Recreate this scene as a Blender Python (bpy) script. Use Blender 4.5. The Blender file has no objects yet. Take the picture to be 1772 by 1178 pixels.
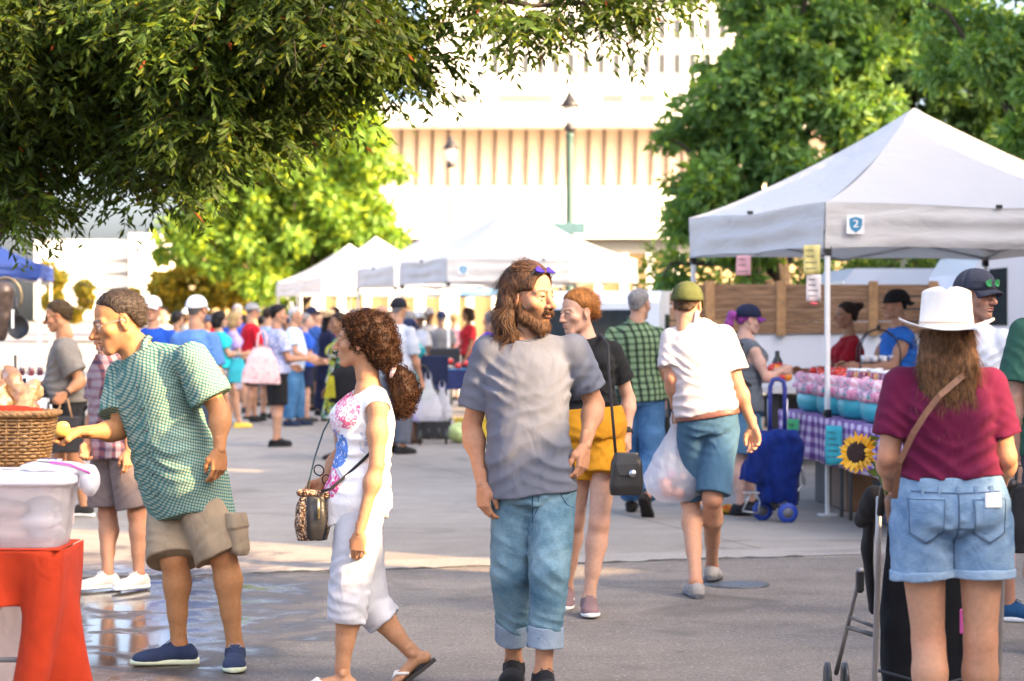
import bpy, math, random
import numpy as np
from math import radians as R, sin, cos, pi

# ---------------------------------------------------------------- camera, light, exposure
SC = bpy.context.scene
COL = SC.collection
FPX, CX, HY, CH = 3938.0, 886.0, 553.0, 1.56      # focal length and horizon in pixels of the photo, eye height
cam = bpy.data.cameras.new('camera'); camo = bpy.data.objects.new('camera', cam); COL.objects.link(camo)
camo.location = (0, 0, CH); camo.rotation_euler = (R(90), 0, 0)
cam.sensor_width = 36; cam.lens = FPX / 1772 * 36; cam.shift_y = -36 / 1772
cam.clip_end = 3000; cam.clip_start = .1
cam.dof.use_dof = True; cam.dof.focus_distance = 9.8; cam.dof.aperture_fstop = 3.6
SC.camera = camo
AZ, EL = R(30), R(27)                              # sun: from the right, a little behind the camera
SUN = np.array([cos(EL)*cos(AZ), -cos(EL)*sin(AZ), sin(EL)])
sl = bpy.data.lights.new('sun', 'SUN'); so = bpy.data.objects.new('sun', sl); COL.objects.link(so)
sl.energy = 2.5; sl.angle = R(.5); sl.color = (1, .66, .33)
so.rotation_euler = (R(90) - EL, 0, math.atan2(SUN[1], SUN[0]) + R(90))
W = bpy.data.worlds.new('World'); SC.world = W; W.use_nodes = True
_n = W.node_tree.nodes; _bg = _n['Background']
_sky = _n.new('ShaderNodeTexSky'); _sky.sky_type = 'NISHITA'; _sky.sun_disc = False
_sky.sun_elevation = EL; _sky.sun_rotation = R(90) + AZ; _sky.air_density = .6; _sky.dust_density = 6.0; _sky.ozone_density = .2
W.node_tree.links.new(_sky.outputs[0], _bg.inputs[0]); _bg.inputs[1].default_value = .15
SC.view_settings.view_transform = 'Standard'; SC.view_settings.look = 'None'
SC.view_settings.exposure = 2.9; SC.view_settings.gamma = 1
SC.cycles.use_denoising = True
SC.cycles.max_bounces = 8; SC.cycles.transparent_max_bounces = 12
SC.cycles.sample_clamp_indirect = 6

random.seed(7)
RNG = np.random.default_rng(7)
V = lambda *a: np.array(a, float)
def nrm(v): v = np.asarray(v, float); return v / (np.linalg.norm(v) + 1e-12)
def P(px, py, d): return V((px-CX)/FPX*d, d, CH-(py-HY)/FPX*d)
def PG(px, d, z=0.): return V((px-CX)/FPX*d, d, z)     # pixel column, distance, height
def lerp(a, b, t): return a + (b-a)*t

# ---------------------------------------------------------------- materials
MATS = {}
class NT:
    def __init__(s, name):
        s.m = bpy.data.materials.new(name); s.m.use_nodes = True
        s.t = s.m.node_tree; s.n = s.t.nodes; s.b = s.n['Principled BSDF']
        s.tc = s.n.new('ShaderNodeTexCoord')
    def add(s, typ, **kw):
        n = s.n.new('ShaderNode'+typ)
        for k, v in kw.items(): setattr(n, k, v)
        return n
    def ln(s, a, b): s.t.links.new(a, b)
    def val(s, sock, v):
        if hasattr(v, 'is_linked') or isinstance(v, bpy.types.NodeSocket): s.ln(v, sock)
        else: sock.default_value = v
    def noise(s, scale, detail=3, vec=None, dist=0, rough=.5):
        n = s.add('TexNoise'); n.inputs['Scale'].default_value = scale; n.inputs['Detail'].default_value = detail
        n.inputs['Distortion'].default_value = dist; n.inputs['Roughness'].default_value = rough
        s.ln(vec or s.tc.outputs['Object'], n.inputs['Vector']); return n.outputs['Fac']
    def map(s, scale=(1,1,1), rot=(0,0,0), src=None):
        n = s.add('Mapping'); n.inputs['Scale'].default_value = scale; n.inputs['Rotation'].default_value = rot
        s.ln(src or s.tc.outputs['Object'], n.inputs['Vector']); return n.outputs['Vector']
    def ramp(s, fac, stops, interp='LINEAR'):
        n = s.add('ValToRGB'); r = n.color_ramp; r.interpolation = interp
        while len(r.elements) < len(stops): r.elements.new(.5)
        for e, (p, c) in zip(r.elements, stops):
            e.position = p; e.color = (*c, 1) if len(c) == 3 else c
        s.ln(fac, n.inputs[0]); return n.outputs['Color']
    def mix(s, a, b, fac, mode='MIX'):
        n = s.add('Mix', data_type='RGBA', blend_type=mode)
        s.val(n.inputs['Factor'], fac)
        for k, v in ((6, a), (7, b)):
            if isinstance(v, tuple): n.inputs[k].default_value = (*v[:3], 1)
            else: s.ln(v, n.inputs[k])
        return n.outputs[2]
    def math(s, op, a, b=0.):
        n = s.add('Math', operation=op); s.val(n.inputs[0], a); s.val(n.inputs[1], b); return n.outputs[0]
    def sep(s, vec=None):
        n = s.add('SeparateXYZ'); s.ln(vec or s.tc.outputs['Object'], n.inputs[0]); return n.outputs
    def bump(s, h, strength=.3, dist=.01):
        n = s.add('Bump'); n.inputs['Strength'].default_value = strength; n.inputs['Distance'].default_value = dist
        s.ln(h, n.inputs['Height']); s.ln(n.outputs[0], s.b.inputs['Normal'])
    def base(s, c):
        if isinstance(c, tuple): s.b.inputs['Base Color'].default_value = (*c[:3], 1)
        else: s.ln(c, s.b.inputs['Base Color'])
    def set(s, **kw):
        for k, v in kw.items(): s.val(s.b.inputs[k.replace('_', ' ')], v)

def mat(name, c, rough=.6, var=.12, scale=6., metal=0., bump=0., bscale=60., spec=None, **kw):
    key = (name, c, rough)
    if key in MATS: return MATS[key]
    t = NT(name); n = t.noise(scale, 4)
    dk = tuple(x*(1-var) for x in c); lt = tuple(min(1, x*(1+var)) for x in c)
    t.base(t.ramp(n, [(.3, dk), (.7, lt)])); t.set(Roughness=rough, Metallic=metal)
    if spec is not None: t.b.inputs['Specular IOR Level'].default_value = spec
    if bump: t.bump(t.noise(bscale, 3), bump, .004)
    for k, v in kw.items(): t.b.inputs[k.replace('_', ' ')].default_value = v
    MATS[key] = t.m; return t.m

def fabric(name, c, var=.16, rough=.9, weave=900., creases=.5):
    key = ('fab', name, c)
    if key in MATS: return MATS[key]
    t = NT(name); n = t.noise(9, 5, dist=.6)
    dk = tuple(x*(1-var) for x in c); lt = tuple(min(1, x*(1+var)) for x in c)
    t.base(t.ramp(n, [(.3, dk), (.7, lt)]))
    cr = t.noise(7, 1.2, vec=t.map((1.3, 1.3, .8), (.5, .4, 0)), dist=1.6)
    h = t.math('ADD', t.math('MULTIPLY', cr, creases), t.math('MULTIPLY', t.noise(weave, 2), .06))
    t.bump(h, .6, .03); t.set(Roughness=rough)
    t.b.inputs['Specular IOR Level'].default_value = .15; t.b.inputs['Sheen Weight'].default_value = .03
    MATS[key] = t.m; return t.m

def denim(name, dark, light, scale=5.):
    key = ('den', name)
    if key in MATS: return MATS[key]
    t = NT(name); n = t.noise(scale, 5, dist=.4); w = t.noise(60, 2, vec=t.map((1, 1, 6)))
    f = t.math('ADD', t.math('MULTIPLY', n, .8), t.math('MULTIPLY', w, .25))
    t.base(t.ramp(f, [(.36, dark), (.68, light)]))
    cr = t.noise(16, 3, vec=t.map((1, 1, .7), (.3, .5, 0)), dist=1.5)
    t.bump(t.math('ADD', t.math('MULTIPLY', cr, .6), t.math('MULTIPLY', t.noise(700, 1), .1)), .6, .018); t.set(Roughness=.92)
    t.b.inputs['Specular IOR Level'].default_value = .12
    MATS[key] = t.m; return t.m

def plaid(name, cols, step=.02, w=.5, rot=(0, 0, 0), soft=.08):
    """cols: ground, vertical stripe, horizontal stripe, crossing"""
    key = ('plaid', name)
    if key in MATS: return MATS[key]
    t = NT(name); g = t.noise(7, 2)
    v = t.add('VectorMath', operation='ADD'); t.ln(t.map((1, 1, 1), rot), v.inputs[0])
    nz = t.add('TexNoise'); nz.inputs['Scale'].default_value = 6; t.ln(t.tc.outputs['Object'], nz.inputs['Vector'])
    sc = t.add('VectorMath', operation='SCALE'); t.ln(nz.outputs['Color'], sc.inputs[0]); sc.inputs['Scale'].default_value = .022
    t.ln(sc.outputs[0], v.inputs[1]); o = t.sep(v.outputs[0])
    def band(s):
        f = t.math('FRACT', t.math('MULTIPLY', s, 1/step)); f = t.math('ABSOLUTE', t.math('SUBTRACT', f, .5))
        n = t.add('MapRange', interpolation_type='SMOOTHSTEP'); t.ln(f, n.inputs[0])
        n.inputs[1].default_value = w/2-soft; n.inputs[2].default_value = w/2+soft; n.inputs[3].default_value = 1; n.inputs[4].default_value = 0
        return n.outputs[0]
    a, b = band(t.math('ADD', o[0], t.math('MULTIPLY', o[1], .6))), band(o[2])
    c = t.mix(t.mix(cols[0], cols[1], a), t.mix(cols[2], cols[3], a), b)
    t.base(t.mix(c, (.5, .5, .5), t.math('MULTIPLY', g, .15), 'MULTIPLY'))
    t.bump(t.noise(14, 3, vec=t.map((1.4, 1.4, .5), (.4, .3, 0)), dist=1.2), .5, .012); t.set(Roughness=.9)
    t.b.inputs['Specular IOR Level'].default_value = .12
    MATS[key] = t.m; return t.m

def print_fabric(name, ground, blobs, scale=14., thr=.56):
    """cloth with a printed pattern of coloured blotches"""
    key = ('print', name)
    if key in MATS: return MATS[key]
    t = NT(name); c = ground
    for i, b in enumerate(blobs):
        m = t.map((1, 1, 1)); mp = m.node; mp.inputs['Location'].default_value = (i*7.3, i*3.1, i*5.7)
        n = t.noise(scale, 3, vec=m, dist=1.4)
        f = t.ramp(n, [(thr, (0, 0, 0)), (thr+.03, (1, 1, 1))])
        c = t.mix(c, b, f)
    t.base(c); t.set(Roughness=.9)
    t.bump(t.noise(14, 3, vec=t.map((1.4, 1.4, .5), (.4, .3, 0)), dist=1.2), .5, .015)
    t.b.inputs['Specular IOR Level'].default_value = .12
    MATS[key] = t.m; return t.m

def attr_mat(name, rough=.5, sss=0., bump=.0, bscale=200, spec=.4, var=.15, vscale=40, transl=0., vs=None):
    key = ('attr', name)
    if key in MATS: return MATS[key]
    t = NT(name); a = t.add('Attribute', attribute_name='Col')
    n = t.noise(vscale, 4, vec=t.map(vs) if vs else None); c = t.mix(a.outputs['Color'], t.ramp(n, [(.3, (1-var,)*3), (.7, (1, 1, 1))]), 1., 'MULTIPLY')
    t.base(c); t.set(Roughness=rough); t.b.inputs['Specular IOR Level'].default_value = spec
    if sss:
        t.b.inputs['Subsurface Weight'].default_value = sss; t.b.inputs['Subsurface Radius'].default_value = (.012, .005, .003)
        t.b.inputs['Subsurface Scale'].default_value = .5
    if bump: t.bump(t.noise(bscale, 3, vec=t.map(vs) if vs else None), bump, .002 if not vs else .006)
    if transl:
        tr = t.add('BsdfTranslucent'); t.ln(c, tr.inputs['Color'])
        g = t.mix(c, (1.0, 1.0, .25), 1., 'MULTIPLY'); t.ln(g, tr.inputs['Color'])
        ms = t.add('MixShader'); ms.inputs[0].default_value = transl
        t.ln(t.b.outputs[0], ms.inputs[1]); t.ln(tr.outputs[0], ms.inputs[2])
        t.ln(ms.outputs[0], t.n['Material Output'].inputs['Surface'])
    MATS[key] = t.m; return t.m

# ---------------------------------------------------------------- objects
def tag(o, label=None, cat=None, group=None, kind=None):
    if label: o['label'] = label
    if cat: o['category'] = cat
    if group: o['group'] = group
    if kind: o['kind'] = kind
    return o
def empty(name, loc, label=None, cat=None, group=None, rz=0):
    o = bpy.data.objects.new(name, None); COL.objects.link(o); o.location = tuple(loc); o.rotation_euler = (0, 0, rz)
    o.empty_display_size = .2
    return tag(o, label, cat, group)
def link(name, me, parent=None, loc=(0, 0, 0)):
    o = bpy.data.objects.new(name, me); COL.objects.link(o); o.location = tuple(loc)
    if parent: o.parent = parent
    return o
def np_mesh(name, v, polys, mats, col=None, midx=None, smooth=True):
    """polys: (n,k) integer array, or list of such arrays"""
    me = bpy.data.meshes.new(name); v = np.asarray(v, np.float32)
    if not isinstance(polys, list): polys = [polys]
    polys = [np.asarray(p, np.int32) for p in polys if len(p)]
    nl = sum(p.size for p in polys); npol = sum(len(p) for p in polys)
    me.vertices.add(len(v)); me.vertices.foreach_set('co', v.ravel())
    me.loops.add(nl); me.polygons.add(npol)
    me.loops.foreach_set('vertex_index', np.concatenate([p.ravel() for p in polys]))
    tot = np.concatenate([np.full(len(p), p.shape[1], np.int32) for p in polys])
    st = np.zeros(npol, np.int32); st[1:] = np.cumsum(tot)[:-1]
    me.polygons.foreach_set('loop_start', st); me.polygons.foreach_set('loop_total', tot)
    if midx is not None: me.polygons.foreach_set('material_index', np.asarray(midx, np.int32))
    for m in (mats if isinstance(mats, (list, tuple)) else [mats]): me.materials.append(m)
    if col is not None:
        a = me.attributes.new('Col', 'FLOAT_COLOR', 'POINT'); c = np.ones((len(v), 4), np.float32); c[:, :3] = col
        a.data.foreach_set('color', c.ravel())
    me.update(calc_edges=True); me.validate()
    if smooth: me.polygons.foreach_set('use_smooth', np.ones(len(me.polygons), bool))
    return me
def copy_tree(o, parent=None):
    c = o.copy(); COL.objects.link(c)
    if parent: c.parent = parent
    for ch in list(o.children): copy_tree(ch, c)
    return c

def frame(d, up=(0, 0, 1)):
    z = nrm(d); x = np.cross(up, z)
    if np.linalg.norm(x) < 1e-4: x = V(1, 0, 0)
    x = nrm(x); return x, np.cross(z, x), z

class MB:
    """collects simple shapes into one mesh"""
    def __init__(s): s.v = []; s.f = []; s.mi = []; s.n = 0; s.sm = []; s.m = 0
    def raw(s, v, f, smooth=False):
        s.v += [tuple(map(float, p)) for p in v]; s.f += [[i+s.n for i in q] for q in f]
        s.mi += [s.m]*len(f); s.sm += [smooth]*len(f); s.n += len(v); return s
    def box(s, c, size, rz=0, bev=0, rot=None):
        hx, hy, hz = (q/2 for q in size); M = rot if rot is not None else np.array([[cos(rz), -sin(rz), 0], [sin(rz), cos(rz), 0], [0, 0, 1]])
        if not bev:
            v = [V(*c)+M@V(a*hx, b*hy, e*hz) for e in (-1, 1) for b in (-1, 1) for a in (-1, 1)]
            f = [(0, 2, 3, 1), (4, 5, 7, 6), (0, 1, 5, 4), (2, 6, 7, 3), (0, 4, 6, 2), (1, 3, 7, 5)]
            return s.raw(v, f)
        b = min(bev, hx*.9, hy*.9, hz*.9); v = []; rings = []
        for z, ins in ((-hz, b), (-hz+b, 0), (hz-b, 0), (hz, b)):
            r = []
            for sx, sy in ((-1, -1), (1, -1), (1, 1), (-1, 1)):
                for k in ((0, 1) if sx*sy > 0 else (1, 0)):
                    x = sx*(hx-ins*.7-(b if k == 0 else 0)*.0); y = sy*(hy-ins*.7)
                    if k == 0: y -= sy*b*.7
                    else: x -= sx*b*.7
                    r.append(len(v)); v.append(V(*c)+M@V(x, y, z))
            rings.append(r)
        f = []
        for a, d in zip(rings, rings[1:]):
            for i in range(8): f.append((a[i], a[(i+1) % 8], d[(i+1) % 8], d[i]))
        f.append(tuple(reversed(rings[0]))); f.append(tuple(rings[-1]))
        return s.raw(v, f)
    def tube(s, pts, r, n=8, cap=True, closed=False):
        pts = [V(*p) for p in pts]; m = len(pts); rs = r if isinstance(r, (list, tuple, np.ndarray)) else [r]*m
        v = []; prev = None
        for i, p in enumerate(pts):
            d = pts[(i+1) % m]-pts[i-1] if closed else pts[min(i+1, m-1)]-pts[max(i-1, 0)]
            d = nrm(d)
            if prev is None: x, y, _ = frame(d, (0, 0, 1) if abs(d[2]) < .9 else (0, 1, 0))
            else:
                x = prev-d*np.dot(prev, d); x = nrm(x); y = np.cross(d, x)
            prev = x
            v += [p+rs[i]*(cos(2*pi*k/n)*x+sin(2*pi*k/n)*y) for k in range(n)]
        f = []
        for i in range(m if closed else m-1):
            a, b = i*n, ((i+1) % m)*n
            for k in range(n): f.append((a+k, a+(k+1) % n, b+(k+1) % n, b+k))
        if cap and not closed: f += [tuple(range(n-1, -1, -1)), tuple(range((m-1)*n, m*n))]
        return s.raw(v, f, True)
    def lathe(s, c, prof, n=20, ax=(0, 0, 1), sx=1., sy=1., up=None):
        """prof: (radius, height) along ax"""
        x, y, z = frame(ax, up if up is not None else ((0, 1, 0) if abs(ax[2]) > .9 else (0, 0, 1))); v = []; f = []
        for r, h in prof: v += [V(*c)+z*h+r*(sx*cos(2*pi*k/n)*x+sy*sin(2*pi*k/n)*y) for k in range(n)]
        for i in range(len(prof)-1):
            for k in range(n): f.append((i*n+k, i*n+(k+1) % n, (i+1)*n+(k+1) % n, (i+1)*n+k))
        if prof[0][0] > 1e-5: f.append(tuple(range(n-1, -1, -1)))
        if prof[-1][0] > 1e-5: f.append(tuple(range((len(prof)-1)*n, len(prof)*n)))
        return s.raw(v, f, True)
    def ball(s, c, r, n=10, m=7):
        r = r if isinstance(r, (tuple, list, np.ndarray)) else (r, r, r)
        v = []; f = []
        for i in range(m+1):
            a = pi*i/m
            v += [V(c[0]+r[0]*sin(a)*cos(2*pi*k/n), c[1]+r[1]*sin(a)*sin(2*pi*k/n), c[2]-r[2]*cos(a)) for k in range(n)]
        for i in range(m):
            for k in range(n): f.append((i*n+k, i*n+(k+1) % n, (i+1)*n+(k+1) % n, (i+1)*n+k))
        return s.raw(v, f, True)
    def grid(s, fn, nu, nv, smooth=True, closed=False):
        v = [fn(i/nu, j/nv) for i in range(nu+1) for j in range(nv+1)]
        f = [(i*(nv+1)+j, (i+1)*(nv+1)+j, (i+1)*(nv+1)+j+1, i*(nv+1)+j+1) for i in range(nu) for j in range(nv)]
        return s.raw(v, f, smooth)
    def prism(s, pts, d):
        """closed outline (3-D points) pushed along d"""
        n = len(pts); d = V(*d); v = [V(*p) for p in pts]+[V(*p)+d for p in pts]
        f = [tuple(range(n-1, -1, -1)), tuple(range(n, 2*n))]+[(i, (i+1) % n, n+(i+1) % n, n+i) for i in range(n)]
        return s.raw(v, f)
    def build(s, name, mats, parent=None, loc=(0, 0, 0), solid=0, sub=0):
        me = bpy.data.meshes.new(name); me.from_pydata(s.v, [], s.f); me.update()
        for m in (mats if isinstance(mats, (list, tuple)) else [mats]): me.materials.append(m)
        me.polygons.foreach_set('material_index', s.mi); me.polygons.foreach_set('use_smooth', s.sm)
        import bmesh
        bm = bmesh.new(); bm.from_mesh(me); bmesh.ops.recalc_face_normals(bm, faces=bm.faces); bm.to_mesh(me); bm.free()
        o = link(name, me, parent, loc)
        if solid: q = o.modifiers.new('thickness', 'SOLIDIFY'); q.thickness = solid; q.offset = 0
        if sub: q = o.modifiers.new('smooth', 'SUBSURF'); q.levels = sub; q.render_levels = sub
        return o

def text_obj(txt, size, m, parent, M, name='lettering', depth=.002, align='CENTER'):
    cu = bpy.data.curves.new(name, 'FONT'); cu.body = txt; cu.size = size; cu.extrude = depth; cu.align_x = align; cu.align_y = 'CENTER'
    o = bpy.data.objects.new('tmp', cu); COL.objects.link(o); dg = bpy.context.evaluated_depsgraph_get()
    me = bpy.data.meshes.new_from_object(o.evaluated_get(dg)); bpy.data.objects.remove(o); me.materials.clear(); me.materials.append(m)
    import mathutils
    me.transform(mathutils.Matrix([list(r) for r in M]))
    return link(name, me, parent)

def surf(o, pts, d=(0, 1, 0), off=.003):
    """lay local points onto an object's surface, cast along d"""
    from mathutils.bvhtree import BVHTree
    from mathutils import Vector
    me = o.data; t = BVHTree.FromPolygons([v.co for v in me.vertices], [p.vertices for p in me.polygons]); d = nrm(V(*d)); out = []
    for p in pts:
        p = V(*p); h = t.ray_cast(Vector(p-d*1.), Vector(d), 3.)
        out.append(V(*h[0])-d*off if h[0] is not None else p)
    return out
# ---------------------------------------------------------------- implicit surfaces -> smooth meshes
BIG = .4
class Fld:
    def __init__(s, h=.008, k=.02): s.h = h; s.k = k; s.it = []; s.noise = None; s.amp = 0
    def _add(s, lo, hi, fn, op, k): s.it.append((np.asarray(lo, float), np.asarray(hi, float), fn, op, s.k if k is None else k)); return s
    def cap(s, a, b, ra, rb, u=None, ratio=1., flat=False, flata=False, op='+', k=None):
        a, b = V(*a), V(*b); ba = b-a; L2 = ba@ba+1e-12; L = math.sqrt(L2); rm = max(ra, rb)*max(1, ratio)
        uu = None if u is None else nrm(u); q2 = 1/ratio**2-1
        def fn(x, y, z):
            px, py, pz = x-a[0], y-a[1], z-a[2]
            t0 = (px*ba[0]+py*ba[1]+pz*ba[2])/L2; t = np.clip(t0, 0, 1)
            vx, vy, vz = px-t*ba[0], py-t*ba[1], pz-t*ba[2]; d2 = vx*vx+vy*vy+vz*vz
            if uu is not None:
                c = vx*uu[0]+vy*uu[1]+vz*uu[2]; d2 = d2+q2*c*c
            d = np.sqrt(d2)-(ra+(rb-ra)*t)
            if flat: d = np.maximum(d, (t0-1)*L)
            if flata: d = np.maximum(d, -t0*L)
            return d
        return s._add(np.minimum(a, b)-rm, np.maximum(a, b)+rm, fn, op, k)
    def chain(s, pts, rs, **kw):
        for i in range(len(pts)-1): s.cap(pts[i], pts[i+1], rs[i], rs[i+1], **kw)
        return s
    def ell(s, c, r, M=None, op='+', k=None):
        c = V(*c); r = V(*((r,)*3 if np.isscalar(r) else r)); rm = r.max()
        def fn(x, y, z):
            p = (x-c[0], y-c[1], z-c[2])
            if M is not None: p = tuple(M[i][0]*p[0]+M[i][1]*p[1]+M[i][2]*p[2] for i in range(3))
            k0 = np.sqrt((p[0]/r[0])**2+(p[1]/r[1])**2+(p[2]/r[2])**2)
            k1 = np.sqrt((p[0]/r[0]**2)**2+(p[1]/r[1]**2)**2+(p[2]/r[2]**2)**2)+1e-9
            return k0*(k0-1)/k1
        return s._add(c-rm, c+rm, fn, op, k)
    def loft(s, A, B, latA, latB, T, Wd, Dp, F=None, n=2.4, op='+', k=None, slope=0.):
        """elliptic sections along A->B; T fractions (outside 0..1 allowed), half widths, half depths, forward shifts"""
        A, B = V(*A), V(*B); ax = nrm(B-A); L = np.linalg.norm(B-A)
        ts = np.linspace(T[0], T[-1], 80)
        def sm(y):
            y = np.interp(ts, T, y); yp = np.pad(y, 6, mode='edge'); return np.convolve(yp, np.hanning(15)[1:-1]/np.hanning(15)[1:-1].sum(), 'same')[6:-6]
        W_, D_, F_ = sm(Wd), sm(Dp), sm(F if F is not None else [0]*len(T))
        latA = nrm(V(*latA)-ax*np.dot(ax, latA)); latB = nrm(V(*latB)-ax*np.dot(ax, latB)); fA, fB = np.cross(ax, latA), np.cross(ax, latB)
        rm = max(W_.max(), D_.max())+abs(F_).max(); e0, e1 = A+ax*L*T[0], A+ax*L*T[-1]
        def fn(x, y, z):
            px, py, pz = x-A[0], y-A[1], z-A[2]; t = (px*ax[0]+py*ax[1]+pz*ax[2])/L
            m = np.clip(t, 0, 1); la = [latA[i]+(latB[i]-latA[i])*m for i in range(3)]; fo = [fA[i]+(fB[i]-fA[i])*m for i in range(3)]
            qx = px*la[0]+py*la[1]+pz*la[2]; qy = px*fo[0]+py*fo[1]+pz*fo[2]
            w = np.interp(t, ts, W_); d = np.interp(t, ts, D_); qy = qy-np.interp(t, ts, F_)
            r = ((np.abs(qx)/w)**n+(np.abs(qy)/d)**n)**(1/n)
            dd = (r-1)*np.minimum(w, d)
            return np.maximum(dd, np.maximum((T[0]-t)*L+slope*qy, (t-T[-1])*L))
        return s._add(np.minimum(e0, e1)-rm, np.maximum(e0, e1)+rm, fn, op, k)
    def plane(s, p, nv, k=.004, wob=0.):
        """keep the side against nv"""
        p, nv = V(*p), nrm(nv)
        if wob:
            fd = folds(wob, 9, 70, stretch=1); return s._add((-99,)*3, (99,)*3, lambda x, y, z: (x-p[0])*nv[0]+(y-p[1])*nv[1]+(z-p[2])*nv[2]+fd(x, y, z), 'x', k)
        return s._add((-99,)*3, (99,)*3, lambda x, y, z: (x-p[0])*nv[0]+(y-p[1])*nv[1]+(z-p[2])*nv[2], 'x', k)
    def mesh(s):
        m = s.amp+3*s.h; adds = [i for i in s.it if i[3] == '+']
        lo = np.min([i[0] for i in adds], 0)-m; hi = np.max([i[1] for i in adds], 0)+m
        n = np.ceil((hi-lo)/s.h).astype(int)+1
        ax = [(lo[i]+np.arange(n[i])*s.h).astype(np.float32) for i in range(3)]
        D = np.full(n, BIG, np.float32)
        for l, h, fn, op, k in s.it:
            a = np.clip(np.floor((l-k-m-lo)/s.h).astype(int), 0, n-1); b = np.clip(np.ceil((h+k+m-lo)/s.h).astype(int)+1, 1, n)
            if np.any(b <= a): continue
            sl = tuple(slice(a[i], b[i]) for i in range(3))
            d = fn(ax[0][sl[0]][:, None, None], ax[1][sl[1]][None, :, None], ax[2][sl[2]][None, None, :]).astype(np.float32)
            c = D[sl]
            if op != '+':
                c = -c; d = d if op == '-' else -d
            if k > 1e-6:
                q = np.clip(.5+.5*(d-c)/k, 0, 1); r = d+(c-d)*q-k*q*(1-q)
            else: r = np.minimum(c, d)
            D[sl] = r if op == '+' else -r
        if s.noise is not None:
            X, Y, Z = np.meshgrid(*ax, indexing='ij', sparse=True); D = D+s.noise(X, Y, Z).astype(np.float32)
        return surface_nets(D, lo, s.h)

def surface_nets(D, lo, h):
    S = D < 0; c = [slice(None, -1), slice(1, None)]
    cnt = sum(S[c[i], c[j], c[k]].astype(np.int8) for i in (0, 1) for j in (0, 1) for k in (0, 1))
    msk = (cnt > 0) & (cnt < 8); ids = np.full(msk.shape, -1, np.int32); I = np.argwhere(msk); ids[msk] = np.arange(len(I))
    acc = np.zeros((len(I), 3)); num = np.zeros(len(I))
    for axis in range(3):
        o1, o2 = [a for a in range(3) if a != axis]
        for p in (0, 1):
            for q in (0, 1):
                A = I.copy(); A[:, o1] += p; A[:, o2] += q; B = A.copy(); B[:, axis] += 1
                a = D[A[:, 0], A[:, 1], A[:, 2]]; b = D[B[:, 0], B[:, 1], B[:, 2]]; cr = (a < 0) != (b < 0)
                t = np.where(cr, a/np.where(a-b == 0, 1, a-b), 0)
                pt = A.astype(float); pt[:, axis] += t
                acc += np.where(cr[:, None], pt, 0); num += cr
    v = acc/num[:, None]*h+lo
    quads = []
    for axis in range(3):
        o1, o2 = (axis+1) % 3, (axis+2) % 3
        sa = [slice(None)]*3; sb = [slice(None)]*3; sa[axis] = slice(None, -1); sb[axis] = slice(1, None)
        for s_ in (sa, sb): s_[o1] = slice(1, -1); s_[o2] = slice(1, -1)
        a, b = S[tuple(sa)], S[tuple(sb)]; E = np.argwhere(a != b)
        fl = a[E[:, 0], E[:, 1], E[:, 2]]
        E[:, o1] += 1; E[:, o2] += 1
        def cell(d1, d2):
            q = E.copy(); q[:, o1] -= d1; q[:, o2] -= d2; return ids[q[:, 0], q[:, 1], q[:, 2]]
        Q = np.stack([cell(1, 1), cell(0, 1), cell(0, 0), cell(1, 0)], 1)
        Q[~fl] = Q[~fl][:, ::-1]; quads.append(Q)
    return v, np.concatenate(quads)

def vnormals(v, q):
    n = np.zeros_like(v); fn = np.cross(v[q[:, 2]]-v[q[:, 0]], v[q[:, 3]]-v[q[:, 1]])
    for i in range(4): np.add.at(n, q[:, i], fn)
    return n/(np.linalg.norm(n, axis=1, keepdims=True)+1e-12)

def folds(amp, seed, freq=9., along=(0, 0, 1), stretch=.35, ridge=.5):
    g = np.random.default_rng(seed); along = nrm(along); W_ = []
    for i in range(6):
        k = g.normal(size=3); k -= along*np.dot(k, along)*(1-stretch); k = nrm(k)*freq*(.7+.35*i)
        k2 = g.normal(size=3)*freq*.5; W_.append((k, k2, g.uniform(0, 6.28, 2), 1/(1+.35*i)))
    tot = sum(w[3] for w in W_)
    def fn(x, y, z):
        r = 0
        for k, k2, ph, a in W_:
            w = np.sin(k[0]*x+k[1]*y+k[2]*z+ph[0]+1.6*np.sin(k2[0]*x+k2[1]*y+k2[2]*z+ph[1]))
            r = r+a*((1-ridge)*w+ridge*(1-2*np.abs(w)))
        return amp*r/tot*1.4
    return fn

def creases(spots, seed=1):
    """sharp local creases: (centre, normal of the crease lines, reach, wavelength, height)"""
    g = np.random.default_rng(seed); L_ = []
    for c, k, s_, wl, a in spots:
        k = nrm(k); w = nrm(g.normal(size=3)); L_.append((V(*c), k*2*pi/wl, 1/(2*s_*s_), a, w*18, g.uniform(0, 6.28, 2)))
    def fn(x, y, z):
        r = 0
        for c, k, q, a, w, ph in L_:
            dx, dy, dz = x-c[0], y-c[1], z-c[2]; e = np.exp(-q*(dx*dx+dy*dy+dz*dz))
            f = k[0]*dx+k[1]*dy+k[2]*dz+ph[0]+2.1*np.sin(w[0]*x+w[1]*y+w[2]*z+ph[1])+.9*np.sin(2.3*(w[1]*x+w[2]*y-w[0]*z)+ph[0])
            r = r+.62*a*e*(np.abs(np.sin(f*.5))*2-1.75)
        return r
    return fn
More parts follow.
